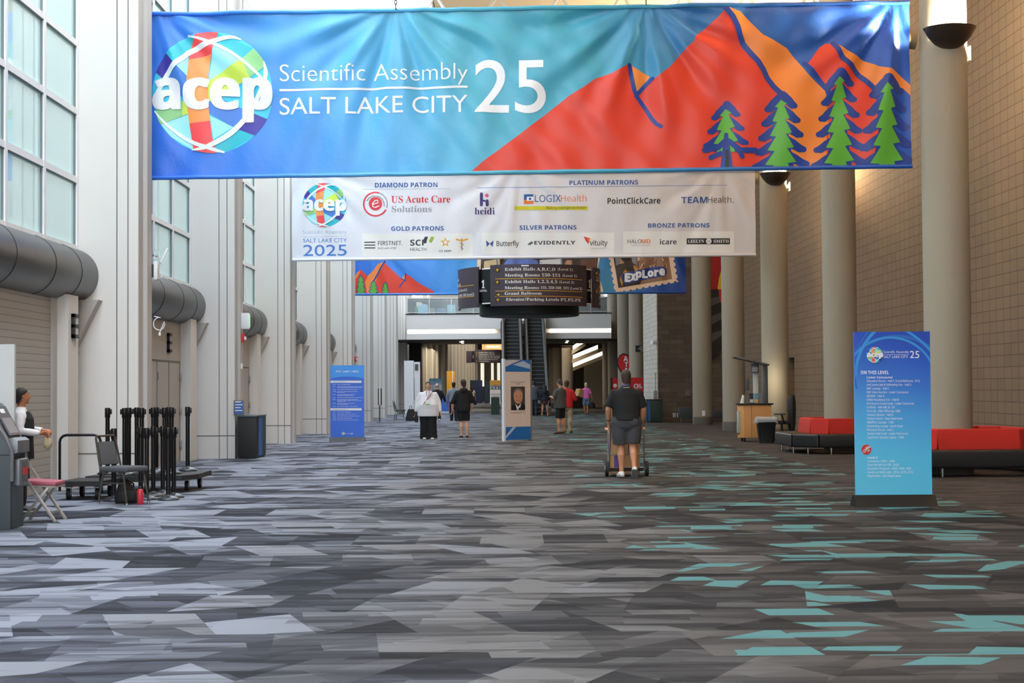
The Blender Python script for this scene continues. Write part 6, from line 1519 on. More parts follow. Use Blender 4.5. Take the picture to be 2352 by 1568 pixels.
part(t2, 'sleeve', MB().tube([(-.25,-.24,1.05),(-.22,-.3,.8),(-.24,-.29,.42)], [.075,.065,.05], 10), NYL)
# ---- ring benches round the columns
LEA = pm('black_leather', (30,30,31), .42, 0, .1, 14, .06); REDF = pm('red_upholstery', (188,38,26), .85, 0, .07, 40, .12)
def octo(a, b): return [(-b,-a),(b,-a),(a,-b),(a,b),(b,a),(-b,a),(-a,b),(-a,-b)]
def ring_bench(label, cx_, cy_):
    t = thing('ring_bench', label, 'bench', (cx_, cy_, 0), group='black and red ring benches')
    O = octo(1.47, .98); I_ = octo(.83, .54); B = octo(1.02, .67)
    for q in range(8):
        j = (q+1) % 8; g = .012
        def seg(P, Q_, z0, z1, lean=0.0):
            p0, p1, q1, q0 = [Vector((*v_, 0)) for v_ in (P[q], P[j], Q_[j], Q_[q])]
            d = (p1-p0).normalized()*g; p0 += d; q0 += d; p1 -= d; q1 -= d
            vs = [v_ + Vector((0,0,z0)) for v_ in (p0,p1,q1,q0)]
            c_ = (p0+p1)/2; n_ = (((q0+q1)/2) - c_).normalized()*lean
            vs += [p0+n_+Vector((0,0,z1)), p1+n_+Vector((0,0,z1)), q1+Vector((0,0,z1)), q0+Vector((0,0,z1))]
            return MB().add(vs, [(0,3,2,1),(4,5,6,7),(0,1,5,4),(1,2,6,5),(2,3,7,6),(3,0,4,7)])
        part(t, 'seat', seg(O, I_, .14, .42), LEA, bevel=.04, smooth=50, seg=3)
        part(t, 'backrest', seg(B, I_, .40, .745, .05), REDF, bevel=.03, smooth=50, seg=3)
    for q in range(8):
        j = (q+1) % 8
        for f in ((.12, .88) if q % 2 == 0 else (.5,)):
            p_ = Vector(O[q]).lerp(Vector(O[j]), f)*.93; part(t, 'leg', MB().cyl((p_.x,p_.y,0), (p_.x,p_.y,.15), .022, None, 12), CHROME)
    return t
rb = ring_bench('black and red ring bench behind the tall blue board, reaching the frame edge', 7.69, 25.95)
dup(rb, (7.76, 34.45, 0), 0, 'black and red ring bench between the information desk and the tall blue board')
# ================================================================== PEOPLE
def remeshed(name, mb, mat, parent, voxel, smooth=4, fac=.5):
    me = bpy.data.meshes.new(name); me.from_pydata(mb.v, [], mb.f)
    bm = bmesh.new(); bm.from_mesh(me); bmesh.ops.recalc_face_normals(bm, faces=bm.faces); bm.to_mesh(me); bm.free()
    tmp = bpy.data.objects.new(name + '_tmp', me); COL.objects.link(tmp)
    r = tmp.modifiers.new('r', 'REMESH'); r.mode = 'VOXEL'; r.voxel_size = voxel; r.use_smooth_shade = True
    if smooth: q = tmp.modifiers.new('s', 'SMOOTH'); q.iterations = smooth; q.factor = fac
    dg = bpy.context.evaluated_depsgraph_get(); dg.update()
    nm = bpy.data.meshes.new_from_object(tmp.evaluated_get(dg)); nm.name = name
    bpy.data.objects.remove(tmp); bpy.data.meshes.remove(me)
    nm.materials.clear(); nm.materials.append(mat)
    nm.polygons.foreach_set('use_smooth', [True]*len(nm.polygons))
    return link(name, nm, parent)
def skin(name, rgb): return pm('skin_' + name, rgb, .55, 0, .05, 12)
SK_L = skin('light', (222,170,142)); SK_M = skin('medium', (200,142,108)); SK_T = skin('tan', (176,116,84)); SK_D = skin('dark', (84,58,46))
def cloth(name, rgb, r=.85, b=.15): return pm('cloth_' + name, rgb, r, 0, .12, 22, b)
EYEW = pm('eye_white', (190,180,172), .3); EYED = pm('eye_dark', (36,28,24), .3); LIP = pm('lip', (176,96,90), .5)
def V(*a): return Vector(a)
def torso(mb, secs, n=20, lean=None):
    rs = []
    for z, rx, ry, yo in secs: rs.append([V(rx*math.copysign(abs(math.cos(a))**.85, math.cos(a)), yo + ry*math.sin(a), z) for a in [2*PI*i/n for i in range(n)]])
    mb.rings(rs)
def limb(mb, pts, rad, n=12):
    mb.tube(pts, rad, n)
    mb.ball(pts[0], rad[0] if not isinstance(rad[0], tuple) else rad[0][0], 10, 6); mb.ball(pts[-1], rad[-1] if not isinstance(rad[-1], tuple) else rad[-1][0], 10, 6)
def hand(mb, w, d, side, sgn, k=1.0, curl=.5):
    """palm, four unequal bent fingers and a thumb; d along the forearm, side = thumb direction"""
    d = d.normalized(); side = (side - d*side.dot(d)).normalized(); nrm = d.cross(side).normalized()*sgn
    L = .05*k
    M = Matrix((side, nrm, d)).transposed()
    mb.ball(w + d*L*.75, (.022*k, .011*k, .030*k), 10, 8, 0, M)
    for i, (o, ln) in enumerate(((.0175,.92),(.006,1.0),(-.006,.95),(-.0175,.74))):
        b = w + d*L*1.15 + side*o*k
        d2 = (d*math.cos(curl) + nrm*math.sin(curl)); d3 = (d*math.cos(curl*2.2) + nrm*math.sin(curl*2.2))
        m1 = b + d2*.026*k*ln; m2 = m1 + d3*.024*k*ln
        mb.tube([b - d*.008*k, b, m1, m2], [.0062*k, .0062*k, .0056*k, .0048*k], 7); mb.ball(m2, .0048*k, 7, 5)
    tb = w + d*L*.35 + side*.017*k; td = (d*.75 + side*.65 + nrm*.25).normalized()
    t1 = tb + td*.022*k; t2 = t1 + (td*.7 + d*.5 + nrm*.2).normalized()*.02*k
    mb.tube([tb - td*.006*k, tb, t1, t2], [.009*k, .0085*k, .0072*k, .006*k], 7); mb.ball(t2, .006*k, 7, 5)
def person(label, loc, heading, Ht, sk, top, bottom, shoe, hair, P=None, b=1.0, belly=0.0, sleeve='short', legs='shorts', hairstyle='short', vox=.010, head_turn=0.0, head_tilt=0.0, lean=0.0, hip_w=1.0, tail=.47, face=True, topname='shirt', bottomname='shorts', sole=None):
    """local frame: +y forward, +x the person's right, z up, unit = body height"""
    P = P or {}
    t = thing('person', label, 'person', loc, heading)
    h = Ht; g = lambda k, d: V(*P.get(k, d))
    def L(v): return V(v.x*h, (v.y + lean*max(0, v.z-.5))*h, v.z*h)
    shR, shL = g('shR', (.097*b, -.004, .783)), g('shL', (-.097*b, -.004, .783))
    elR, elL = g('elR', (.145*b, -.01, .635)), g('elL', (-.145*b, -.01, .635))
    wrR, wrL = g('wrR', (.15*b, .03, .485)), g('wrL', (-.15*b, .03, .485))
    hpR, hpL = V(.05*hip_w, 0, .50), V(-.05*hip_w, 0, .50)
    knR, knL = g('knR', (.056*hip_w, .01, .285)), g('knL', (-.056*hip_w, .01, .285))
    anR, anL = g('anR', (.056*hip_w, -.01, .045)), g('anL', (-.056*hip_w, -.01, .045))
    toR, toL = g('toR', (anR.x+.012, anR.y+.095, .018)), g('toL', (anL.x-.012, anL.y+.095, .018))
    S_ = lambda secs, k: [(z*h, rx*h*k, ry*h*k, (yo + lean*max(0, z-.5))*h) for z, rx, ry, yo in secs]
    bq = 1 + (b - 1)*.45
    base = [(.455,.05*hip_w,.05,0),(.49,.088*hip_w,.066,0),(.525,.094*hip_w*(1+belly*.4),.070*(1+belly*.7),belly*.012),(.60,.086*b*(1+belly*.55),.062*(1+belly*1.1),belly*.022),(.68,.098*b*(1+belly*.2),.067*(1+belly*.5),belly*.010),(.74,.110*b,.070,.002),(.775,.110*b,.062,-.004),(.805,.090*b,.050,-.008),(.825,.060*bq,.042,-.008),(.845,.038,.036,-.006)]
    mb = MB(); torso(mb, S_(base, .93))
    hc = V(0, .012, .932) ; neck0 = V(0, -.006, .82); 
    Mh = Matrix.Rotation(head_turn, 3, 'Z') @ Matrix.Rotation(head_tilt, 3, 'X')
    npiv = V(0, .0, .872)
    def Hd(v): return L(npiv) + (Mh @ (V(v[0], v[1], v[2]-.872)))*h
    limb(mb, [L(neck0), L(npiv), Hd((0,.008,.9))], [.036*h, .032*h, .034*h])
    mb.ball(Hd((0,-.004,.946)), (.043*h, .053*h, .052*h), 18, 12, 0, Mh); mb.ball(Hd((0,.016,.915)), (.036*h, .038*h, .045*h), 16, 10, 0, Mh)
    mb.ball(Hd((0,.046,.885)), (.018*h, .012*h, .012*h), 10, 8, 0, Mh)
    mb.tube([Hd((0,.05,.945)), Hd((0,.060,.928)), Hd((0,.062,.918))], [.006*h, .008*h, .009*h], 8); mb.ball(Hd((0,.062,.917)), .0095*h, 8, 6)
    for s_ in (-1,1): mb.ball(Hd((.043*s_, -.002, .928)), (.006*h, .011*h, .018*h), 8, 6, 0, Mh)
    for sh_, el, wr, s_ in ((shR, elR, wrR, 1), (shL, elL, wrL, -1)):
        a, m_, c = L(sh_), L(el), L(wr)
        limb(mb, [a, a.lerp(m_, .5), m_, m_.lerp(c, .35), c], [.032*h*bq, .029*h*bq, .0245*h*bq, .026*h*bq, .0165*h])
        dd = (c - m_).normalized(); side = g('thR' if s_ > 0 else 'thL', (-s_*.25, 1, .1))
        hand(mb, c, dd, side, s_, h*.98, P.get('curl', .45))
    for hp, kn, an, to in ((hpR, knR, anR, toR), (hpL, knL, anL, toL)):
        a, m_, c, f = L(hp), L(kn), L(an), L(to)
        back = V(0, -.012*h, 0)
        limb(mb, [a, a.lerp(m_, .5), m_, m_.lerp(c, .3) + back, m_.lerp(c, .7), c], [.043*h*hip_w, .045*h*min(hip_w, 1.15), .033*h, .036*h, .024*h, .021*h])
        limb(mb, [c, c.lerp(f, .5), f], [.021*h, .02*h, .017*h], 8)
    body = remeshed('body', mb, sk, t, vox, 3)
    if face:
        for s_ in (-1, 1):
            e = build('eye', MB().ball(Hd((.0165*s_, .0475, .943)), (.0056*h, .004*h, .0032*h), 10, 8, 0, Mh), EYEW, t); build('iris', MB().ball(Hd((.0165*s_, 0.0508, .943)), .0027*h, 8, 6), EYED, e)
            build('eyebrow', MB().tube([Hd((.008*s_, .053, .954)), Hd((.018*s_, .052, .9575)), Hd((.027*s_, .045, .954))], .0022*h, 6), hair, t)
        build('mouth', MB().tube([Hd((-.014, .050, .9)), Hd((0, .0565, .9005)), Hd((.014, .050, .9))], [.0015*h, .0034*h, .0015*h], 6), LIP, t)
    # hair
    mb = MB()
    if hairstyle != 'bald':
        n = 18; rs = []
        for i in range(9):
            row = []
            for j in range(n):
                a = 2*PI*j/n; sn = math.sin(a)
                zmin = .868 if sn < -.45 else (.868 + (sn+.45)/.45*.054 if sn < 0 else .922 + min(1, sn/.55)*.046)
                z = max(1.0 - i*.0165, zmin)
                rr = math.sqrt(max(.03, 1 - ((z - .946)/.0575)**2)) if z > .946 else 1 - .1*((.946 - z)/.075)
                row.append(Hd((.0475*rr*math.cos(a), -.005 + .058*rr*sn, z)))
            rs.append(row)
        mb.rings(rs)
        if hairstyle == 'long':
            for i in range(7):
                a = PI + PI*(i+.5)/7; x, y = .042*math.cos(a), -.004 + .05*math.sin(a)
                mb.tube([Hd((x, y, .96)), Hd((x*1.15, y*1.15, .9)), Hd((x*1.25, y*1.1-.012, .83)), Hd((x*1.1, y-.03, .76)), Hd((x*.8, y-.034, .71))], [.016*h, .02*h, .021*h, .018*h, .008*h], 8)
        if hairstyle == 'bun': mb.ball(Hd((0, -.062, .925)), .022*h, 12, 8)
        remeshed('hair', mb, hair, t, vox*.8, 3)
    else:
        for i in range(8):
            a = PI*1.02 + PI*.96*i/7; mb.ball(Hd((.041*math.cos(a), -.004+.05*math.sin(a), .935)), (.010*h, .010*h, .022*h), 8, 6)
        remeshed('hair', mb, hair, t, vox*.8, 2)
    # shirt
    mb = MB(); k = 1.06
    secs = [(z_, rx_*(1.12 if z_ < .55 else 1.05 if z_ < .61 else 1), ry_*(1.12 if z_ < .55 else 1.05 if z_ < .61 else 1), yo_) if tail < .52 else (z_, rx_, ry_, yo_) for z_, rx_, ry_, yo_ in base if z_ > max(tail + .012, .5)]
    lo = [(tail, (.108*hip_w if tail < .52 else .092*b)*(1+belly*.3), .078*(1+belly*.75), belly*.012)]
    if tail < .48: lo.append((.5, .105*hip_w*(1+belly*.35), .077*(1+belly*.8), belly*.012))
    torso(mb, S_(lo + secs, k))
    for sh_, el, wr, s_ in ((shR, elR, wrR, 1), (shL, elL, wrL, -1)):
        a, m_, c = L(sh_), L(el), L(wr)
        if sleeve == 'short': mb.tube([a + (a-m_).normalized()*.006*h, a.lerp(m_, .35), a.lerp(m_, .86)], [.034*h*bq, .040*h*bq, .045*h*bq], 14); mb.ball(a, .034*h*bq, 12, 8)
        elif sleeve == 'half': mb.tube([a, a.lerp(m_, .5), m_, m_.lerp(c, .25)], [.035*h*bq, .039*h*bq, .039*h*bq, .036*h*bq], 14); mb.ball(a, .034*h*bq, 12, 8); mb.ball(m_, .038*h*bq, 12, 8)
        elif sleeve == 'long': mb.tube([a, a.lerp(m_, .5), m_, m_.lerp(c, .5), m_.lerp(c, .95)], [.035*h*bq, .038*h*bq, .035*h*bq, .031*h*bq, .024*h], 14); mb.ball(a, .034*h*bq, 12, 8); mb.ball(m_, .034*h*bq, 12, 8)
    mb.tube([L(V(0,-.006,.80)), L(V(0,-.004,.848))], [.05*h, .039*h], 16)
    shirt = remeshed(topname, mb, top, t, vox, 14)
    # lower garment
    if legs != 'none':
        mb = MB()
        up = [(.435,.06*hip_w,.056,0),(.47,.099*hip_w,.074*(1+belly*.25),0),(.515,.099*hip_w*(1+belly*.25),.074*(1+belly*.5),belly*.008),(.575 if tail > .5 else .545,.090*b*(1+belly*.4),.068*(1+belly*.8),belly*.016)]
        torso(mb, S_(up, 1.04))
        for hp, kn, an, s_ in ((hpR, knR, anR, 1), (hpL, knL, anL, -1)):
            a, m_, c = L(hp), L(kn), L(an); q = P.get('hem', .8)
            if legs == 'shorts': mb.tube([a, a.lerp(m_, .5), a.lerp(m_, q), a.lerp(m_, q+.14)], [.055*h*hip_w, .060*h*hip_w, .056*h*hip_w, .056*h*hip_w], 14)
            elif legs == 'long': mb.tube([a, a.lerp(m_, .5), m_, m_.lerp(c, .3) + V(0, -.012*h, 0), m_.lerp(c, .65), m_.lerp(c, 1.02)], [.054*h*hip_w, .055*h*hip_w, .048*h, .047*h, .042*h, .037*h], 14); mb.ball(m_ + V(0, .004*h, 0), .048*h, 12, 8)
            elif legs == 'wide': mb.tube([a, a.lerp(m_, .5), m_, m_.lerp(c, .5), m_.lerp(c, 1.1)], [.066*h*hip_w, .066*h*hip_w, .064*h*hip_w, .066*h*hip_w, .072*h*hip_w], 16)
        if legs == 'skirt': torso(mb, S_([(.37,.10*hip_w,.082,0),(.43,.10*hip_w,.08,0),(.5,.097*hip_w,.074,0),(.56,.08*b,.06,0)], 1.0))
        remeshed(bottomname, mb, bottom, t, vox, 4)
    # shoes
    for an, to, s_ in ((anR, toR, 1), (anL, toL, -1)):
        a, f = L(an), L(to); d = (f - a); d.z = 0 if abs(f.z - a.z) < .06*h else d.z; dn = d.normalized(); up_ = V(0,0,1)
        up_ = (up_ - dn*up_.dot(dn)).normalized()
        heel = a - dn*.034*h - up_*.030*h; toe = f + dn*.022*h - up_*.004*h
        ln = (toe - heel).length; sd = dn.cross(up_)
        rows = []
        for u, w, z0, z1 in ((0,.016,.0,.035),(.12,.026,-.003,.052),(.35,.027,-.003,.056),(.6,.031,-.003,.036),(.85,.030,-.003,.026),(1.0,.014,.004,.016)):
            c = heel + dn*ln*u; rows.append([c + sd*(w*h*math.cos(q)) + up_*((z0+z1)/2 + (z1-z0)/2*math.sin(q))*h for q in [2*PI*i/12 for i in range(12)]])
        sh_ = build('shoe', MB().rings(rows), shoe, t, smooth=60)
        if sole:
            rows = []
            for u, w in ((0,.018),(.12,.028),(.4,.027),(.65,.033),(.88,.031),(1.0,.014)):
                c = heel + dn*ln*u - up_*.004*h; rows.append([c + sd*w*h, c + sd*w*h + up_*.012*h, c - sd*w*h + up_*.012*h, c - sd*w*h])
            build('sole', MB().rings(rows), sole, sh_)
    return t, L, Hd
HB = pm('hair_brown', (52,38,30), .7, 0, .25, 40, .3); HK = pm('hair_black', (22,19,19), .6, 0, .25, 40, .3); HG = pm('hair_grey', (168,162,156), .7, 0, .2, 40, .2); HBL = pm('hair_blonde', (206,184,146), .7, 0, .2, 40, .2)
C_BLK = cloth('black', (20,20,22)); C_CHAR = cloth('charcoal', (62,62,65)); C_WHT = cloth('white', (226,224,226)); C_NAVY = cloth('navy', (26,30,42)); C_GREY = cloth('grey_knit', (138,144,154)); C_DKG = cloth('dark_grey', (72,72,72)); C_RED = cloth('red', (190,26,34)); C_KH = cloth('khaki', (168,152,130)); C_PNK = cloth('pink', (222,112,182)); C_DEN = cloth('denim', (98,128,152)); C_SUIT = cloth('suit_grey', (74,82,94)); C_TR = cloth('slate', (50,56,66)); C_BRN = cloth('brown', (70,42,34))
SH_W = pm('shoe_white', (216,216,212), .6, 0, .1, 20); SH_B = pm('shoe_black', (26,25,26), .5); SH_BR = pm('shoe_brown', (92,58,38), .6); SH_OL = pm('shoe_olive', (112,108,52), .6); SH_TAN = pm('shoe_tan', (196,160,128), .6); SH_G = pm('shoe_grey', (120,120,122), .7, 0, .2, 30)
YAWV = lambda px: 0.0
def at_feet(px, Y): return (AT(px, 900, Y).x, Y, 0)
# 1 man pushing a hand truck, walking away
t, L, Hd = person('person in black polo shirt and grey shorts pushing a hand truck of boxes', at_feet(1438, 24.95), 0.02, 1.73, SK_M, C_BLK, C_CHAR, SH_W, HB,
    {'elR': (.16, .02, .63), 'wrR': (.155, .115, .50), 'elL': (-.165, .01, .635), 'wrL': (-.152, .11, .50), 'knL': (-.05, .025, .285), 'anL': (-.045, .02, .045), 'toL': (-.055, .115, .018),
     'knR': (.055, .0, .29), 'anR': (.062, -.10, .085), 'toR': (.066, -.035, .022), 'hem': .72, 'curl': .9}, b=1.16, belly=.42, hip_w=1.32, tail=.53, vox=.0095, sole=SH_G)
build('lanyard', MB().tube([Hd((.038*math.cos(a), -.008+.04*math.sin(a), .858)) for a in [2*PI*q/16 for q in range(16)]], .007, 6, closed=True), pm('lanyard_blue', (36,80,180), .6), t)
wl = L(V(-.155, .083, .54)); build('watch', MB().tube([wl + V(.036*math.cos(a), .036*math.sin(a)*.9, .02*math.sin(a)) for a in [2*PI*q/14 for q in range(14)]], .009, 6, closed=True), BLACKP, t)
build('collar_tag', MB().box((0, -.098, 1.44), (.1, .012, .012)), pm('tag_grey', (160,158,154), .6), t)
build('back_pocket', MB().box((.10, -.150, .895), (.12, .02, .1)), C_CHAR, t, bevel=.008)
# hand truck and cartons
hY = 25.55; hx = AT(1438, 1000, hY).x
t = thing('hand_truck', 'chrome hand truck pushed by the person in the black polo shirt', 'cart', (hx, hY, 0))
for s_ in (-1, 1):
    mb = MB(); mb.tube([(.29*s_,-.06,.10),(.275*s_,-.1,.45),(.265*s_,-.24,.82),(.262*s_,-.30,.885),(.255*s_,-.345,.9)], .015, 8); part(t, 'side_rail', mb, STEEL)
    part(t, 'hand_grip', MB().tube([(.257*s_,-.33,.9),(.25*s_,-.43,.905)], .02, 8), RUB)
    w = part(t, 'wheel', MB().tube([(.30*s_,-.06,.125),(.35*s_,-.06,.125)], .125, 24), RUB); part(w, 'hub', MB().tube([(.295*s_,-.06,.125),(.357*s_,-.06,.125)], .06, 16), STEEL)
    part(t, 'upright_bar', MB().tube([(.09*s_,-.06,.08),(.09*s_,-.13,.75)], .011, 8), STEEL)
part(t, 'axle', MB().tube([(-.33,-.06,.125),(.33,-.06,.125)], .012, 8).tube([(-.27,-.06,.10),(.27,-.06,.10)], .014, 8), DKSTEEL); part(t, 'cross_bar', MB().tube([(-.27,-.16,.62),(.27,-.16,.62)], .011, 8).tube([(-.275,-.10,.36),(.275,-.10,.36)], .011, 8), STEEL)
part(t, 'toe_plate', MB().box((0,.12,.035), (.46,.4,.012)), DKSTEEL)
PURP = ink('carton_purple', (74,44,110))
t = thing('carton', 'tall brown cardboard carton with purple marks standing on the hand truck', 'box', (hx-.03, hY+.15, .042))
part(t, 'box', MB().box((0,0,.40), (.50,.36,.80)), CARD, bevel=.006, smooth=0); [part(t, 'printed_mark', MB().box2(*q), PURP, smooth=0) for q in ((-.17,-.08,-.182,-.18,.1,.3), (.06,.18,-.182,-.18,.3,.5), (-.252,-.25,-.1,.08,.3,.66))]; part(t, 'packing_tape', MB().box2(-.03,.03,-.181,.181,.8,.802), pm('tape_tan', (200,170,120), .3), smooth=0)
t = thing('carton', 'smaller cardboard carton on top of the tall carton on the hand truck', 'box', (hx-.08, hY+.15, .845)); part(t, 'box', MB().box((0,0,.17), (.38,.32,.34)), CARD, bevel=.006, smooth=0); part(t, 'packing_tape', MB().box2(-.03,.03,-.162,.162,.339,.342), MATS['tape_tan'], smooth=0)
# 2 woman in white shirt walking towards the camera
t, L, Hd = person('person in loose white shirt and wide black trousers walking towards the camera', at_feet(983, 44.3), PI, 1.64, SK_L, C_WHT, C_BLK, SH_W, HK,
    {'elR': (.185, -.01, .64), 'wrR': (.215, .02, .475), 'elL': (-.19, -.01, .64), 'wrL': (-.215, .03, .47), 'knR': (.05, .0, .285), 'anR': (.05, -.04, .045), 'knL': (-.06, .03, .285), 'anL': (-.065, .03, .045)}, b=1.3, belly=.8, hip_w=1.36, sleeve='long', legs='wide', tail=.40, vox=.012, head_tilt=.1, bottomname='trousers', sole=SH_W)
hs = [L(V(x, y, z)) for x, y, z in ((-.08,.05,.82),(-.02,.105,.74),(.06,.135,.63),(.12,.11,.55),(.165,.0,.50))]
build('shoulder_strap', MB().tube(hs, [(.014,.006)]*5, 8), ink('strap_red', (150,40,52)), t)
build('lanyard', MB().tube([L(V(-.03,.06,.84)), L(V(0,.125,.69)), L(V(.03,.06,.84))], .008, 6), ink('lanyard_navy', (40,60,130)), t); bd = L(V(0,.138,.64)); b_ = build('badge', MB().box(bd, (.12,.012,.13)), I_W, t); build('badge_stripe', MB().box(bd + V(0,.008,-.055), (.12,.01,.03)), ink('badge_green', (110,190,60)), b_)
for s_ in (-1,1): build('eyeglasses', MB().tube([Hd((.0175*s_+.012*math.cos(a), .056, .942+.009*math.sin(a))) for a in [2*PI*q/12 for q in range(12)]], .0018, 5, closed=True), pm('glasses_rim', (70,60,58), .4), t)
bg = L(V(.20,.02,.44)); t2 = thing('shoulder_bag', 'small black shoulder bag hanging at the hip of the person in the white shirt', 'bag', (at_feet(983,44.3)[0]-bg.x-.0, 44.3-.05, bg.z-.2)); part(t2, 'pouch', MB().box((0,0,.12), (.10,.10,.30)), NYL, bevel=.03)
# 3 man in black shorts, back to us
t, L, Hd = person('person in black hoodie and black shorts standing in the aisle, back turned', at_feet(1064, 44.4), .18, 1.70, SK_L, C_BLK, C_BLK, SH_B, HB,
    {'elL': (-.17, .0, .63), 'wrL': (-.175, .06, .49), 'elR': (.155, .02, .64), 'wrR': (.16, .07, .5), 'anL': (-.03, .02, .045), 'knL': (-.035, .02, .285), 'anR': (.06, .0, .045), 'hem': .74}, b=1.1, belly=.2, sleeve='half', tail=.46, vox=.012, head_turn=.35, topname='hoodie', sole=I_W)
build('hood', MB().ball(L(V(0,-.055,.815)), (.085*1.7*.8, .04*1.7, .05*1.7), 14, 10), C_BLK, t); build('shoe_flash', MB().box(L(V(-.075,.05,.03)), (.01,.06,.03)).box(L(V(.105,.03,.03)), (.01,.06,.03)), ink('shoe_red', (200,50,50)), t)
# 4 older man in black suit, 5 man in grey sweater
person('person with white hair in black jacket walking away behind the white-shirted one', at_feet(1004, 67.5), 0.0, 1.66, SK_L, C_BLK, C_BLK, SH_W, HG, {'elR': (.17,.0,.64), 'wrR': (.215,.03,.5), 'anR': (.06,-.1,.07), 'toR': (.06,-.03,.02)}, b=1.15, belly=.3, sleeve='long', legs='long', hairstyle='bald', vox=.014, face=False, topname='jacket', bottomname='trousers')
person('person in grey sweater and dark trousers walking away beside the one in black shorts', at_feet(1042, 67.0), 0.0, 1.72, SK_D, C_GREY, C_NAVY, SH_B, HK, {'anL': (-.055,.03,.045), 'anR': (.055,-.03,.045)}, b=1.08, belly=.1, sleeve='long', legs='long', tail=.5, vox=.014, face=False, topname='sweater', bottomname='trousers', sole=I_W)
# 6 woman far off with a case
t, L, Hd = person('person with long dark hair and a striped top far down the hall pulling a case', at_feet(1085, 131), -.2, 1.56, SK_M, cloth('cream', (206,196,184)), C_BLK, SH_B, HK, {}, b=.92, sleeve='short', legs='long', hairstyle='long', vox=.016, face=False, bottomname='trousers')
x6 = AT(1089, 925, 130.6).x
t = thing('suitcase', 'small black wheeled case pulled by the far person with long hair', 'case', (x6, 130.4, 0)); part(t, 'shell', MB().box((0,0,.25), (.42,.24,.40)), NYL, bevel=.03); part(t, 'pull_handle', MB().tube([(-.1,0,.45),(-.1,0,.9),(.1,0,.9),(.1,0,.45)], .012, 6), STEEL)
for s_ in (-1,1): part(t, 'wheel', MB().cyl((.15*s_-.02,0,.03), (.15*s_+.02,0,.03), .03, None, 10), RUB)
# 8/9 couple at the escalator foot
person('person in grey suit standing at the foot of the right escalator', at_feet(1226, 80.25), 0.0, 1.80, SK_L, C_SUIT, C_TR, SH_B, HB, {'elR': (.155,.03,.64), 'wrR': (.12,.09,.53)}, b=1.08, belly=.1, sleeve='long', legs='long', tail=.45, vox=.014, face=False, topname='jacket', bottomname='trousers')
t, L, Hd = person('person with long black hair, navy top and short brown skirt at the escalator foot', at_feet(1251, 80.1), 0.0, 1.60, SK_M, C_NAVY, C_BRN, SH_TAN, HK, {'anL': (-.09,-.02,.045), 'anR': (.09,-.02,.045), 'knL': (-.07,0,.285), 'knR': (.07,0,.285)}, b=.95, sleeve='long', legs='skirt', hairstyle='long', vox=.014, face=False, bottomname='skirt')
t2 = thing('handbag', 'small grey handbag carried between the couple at the escalator', 'bag', (AT(1238.5, 920, 80.2).x, 80.2, .62)); part(t2, 'pouch', MB().box((0,0,.09), (.14,.09,.17)), pm('bag_grey', (122,118,114), .5), bevel=.02); part(t2, 'strap', MB().tube([(-.05,0,.17),(-.03,0,.62),(.03,0,.66),(.05,0,.17)], .008, 6), BLACKP)
# 10/11 pair looking at a phone
t, L, Hd = person('person in dark grey polo and black shorts looking down at a phone', at_feet(1287, 48.3), .85, 1.71, SK_M, C_DKG, C_BLK, SH_BR, HB, {'elR': (.14,.03,.65), 'wrR': (.07,.15,.66), 'elL': (-.145,.04,.655), 'wrL': (-.06,.16,.68), 'hem': .8, 'curl': .9}, b=1.12, belly=.28, tail=.47, vox=.012, head_tilt=-.35, face=True)
ph = L(V(.0,.2,.71)); build('phone', MB().box(ph, (.07,.012,.14), 0, -.6), BLACKP, t)
build('cap_brim', MB().ball(Hd((0,.062,.965)), (.055, .05, .01), 12, 6), HK, t)
person('person in red shirt and khaki trousers standing behind the one in the grey polo', at_feet(1302, 49.4), -.25, 1.68, SK_M, C_RED, C_KH, SH_OL, HB, {'elR': (.155,.03,.64), 'wrR': (.05,.13,.62)}, b=1.08, belly=.1, sleeve='half', legs='long', tail=.48, vox=.012, face=False, bottomname='trousers')
# 12 woman in pink with a carton
t, L, Hd = person('person in pink shirt and denim shorts walking away carrying a carton', at_feet(1346, 81.5), 0.0, 1.69, SK_T, C_PNK, C_DEN, SH_BR, HBL, {'elL': (-.17,.02,.66), 'wrL': (-.20,.10,.60), 'elR': (.15,.0,.63), 'wrR': (.20,.02,.48), 'anR': (.03,-.03,.045), 'anL': (-.02,.04,.045), 'hem': .74}, b=1.05, belly=.08, tail=.51, vox=.014, face=False)
cx_ = AT(1331, 906, 81.5).x; t2 = thing('carton', 'open cardboard carton with a yellow sticker held under an arm of the person in pink', 'box', (cx_, 81.52, .98)); part(t2, 'box', MB().box((0,0,.16), (.30,.42,.40), .5, .0, .35), CARD, bevel=.005, smooth=0); part(t2, 'yellow_sticker', MB().box((-.02,-.25,.28), (.12,.02,.1), .5), ink('sticker_yellow', (226,214,40)), smooth=0)
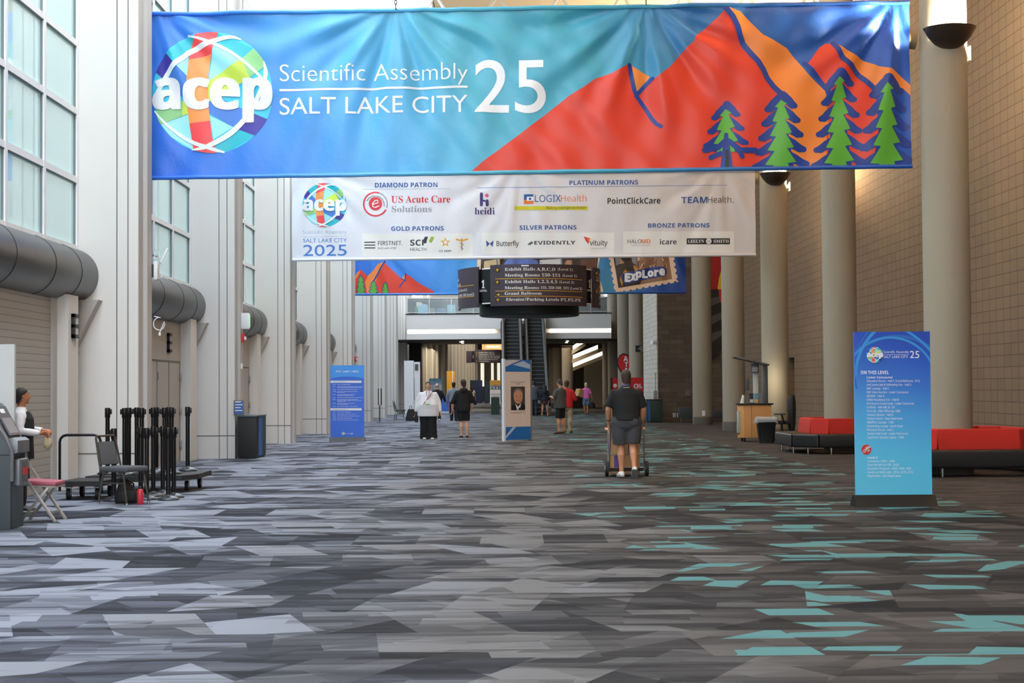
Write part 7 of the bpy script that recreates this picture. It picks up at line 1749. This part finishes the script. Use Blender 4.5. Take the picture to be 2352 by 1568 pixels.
bx_ = AT(1359, 928, 81.3).x; t2 = thing('carrier_bag', 'black bag hanging from the hand of the person in pink', 'bag', (bx_, 81.4, .36)); part(t2, 'pouch', MB().rings([[Vector((.19*w*math.cos(a), .08*math.sin(a), z)) for a in [2*PI*q/16 for q in range(16)]] for z, w in ((0,.6),(.04,.95),(.16,1.0),(.26,.8),(.31,.45))]), NYL, smooth=70); part(t2, 'handle', MB().tube([(-.1,0,.3),(-.05,0,.44),(.05,0,.44),(.1,0,.3)], .01, 6), NYL)
# 13 attendant at left
t, L, Hd = person('person in white shirt and black waistcoat with a dark bun, beside the white panel', at_feet(50, 18.75), -1.35, 1.49, SK_T, C_WHT, C_BLK, SH_B, HK, {'elR': (.145,.0,.655), 'wrR': (.07,.145,.635), 'elL': (-.145,.03,.66), 'wrL': (-.05,.16,.655), 'curl': .9}, b=.98, belly=.0, sleeve='long', legs='long', hairstyle='bun', tail=.52, vox=.0095, head_turn=.25, bottomname='trousers', sole=I_W)
mb = MB(); h_ = 1.49
rs = []
for z, rx, ry, yo in ((.43,.112,.092,.006),(.50,.114,.092,.004),(.56,.106,.086,.006),(.62,.104,.084,.008),(.69,.112,.090,.008),(.75,.112,.088,.006),(.785,.088,.078,.0),(.81,.066,.064,-.004)): rs.append([V(rx*h_*math.cos(a), (yo+ry*math.sin(a))*h_, z*h_) for a in [2*PI*q/24 for q in range(24)]])
mb.rings(rs); remeshed('waistcoat', mb, C_BLK, t, .0095, 3)
build('earring', MB().ball(Hd((.049,-.002,.908)), .006, 8, 6), STEEL, t)
hp_ = L(V(.02,.20,.60)); Mz = Matrix.Rotation(-1.35, 3, 'Z'); q = Vector(at_feet(50, 18.75)) + Mz @ hp_
t2 = thing('snack_bag', 'clear bag of popcorn with a red tie held by the attendant in the waistcoat', 'bag', (q.x, q.y, q.z-.13)); part(t2, 'pouch', MB().ball((0,0,.06), (.055,.05,.075), 14, 10), pm('popcorn_bag', (206,190,150), .3, 0, .45, 90, .6)); part(t2, 'tie', MB().ball((0,0,.14), (.018,.018,.02), 10, 6), ALM)
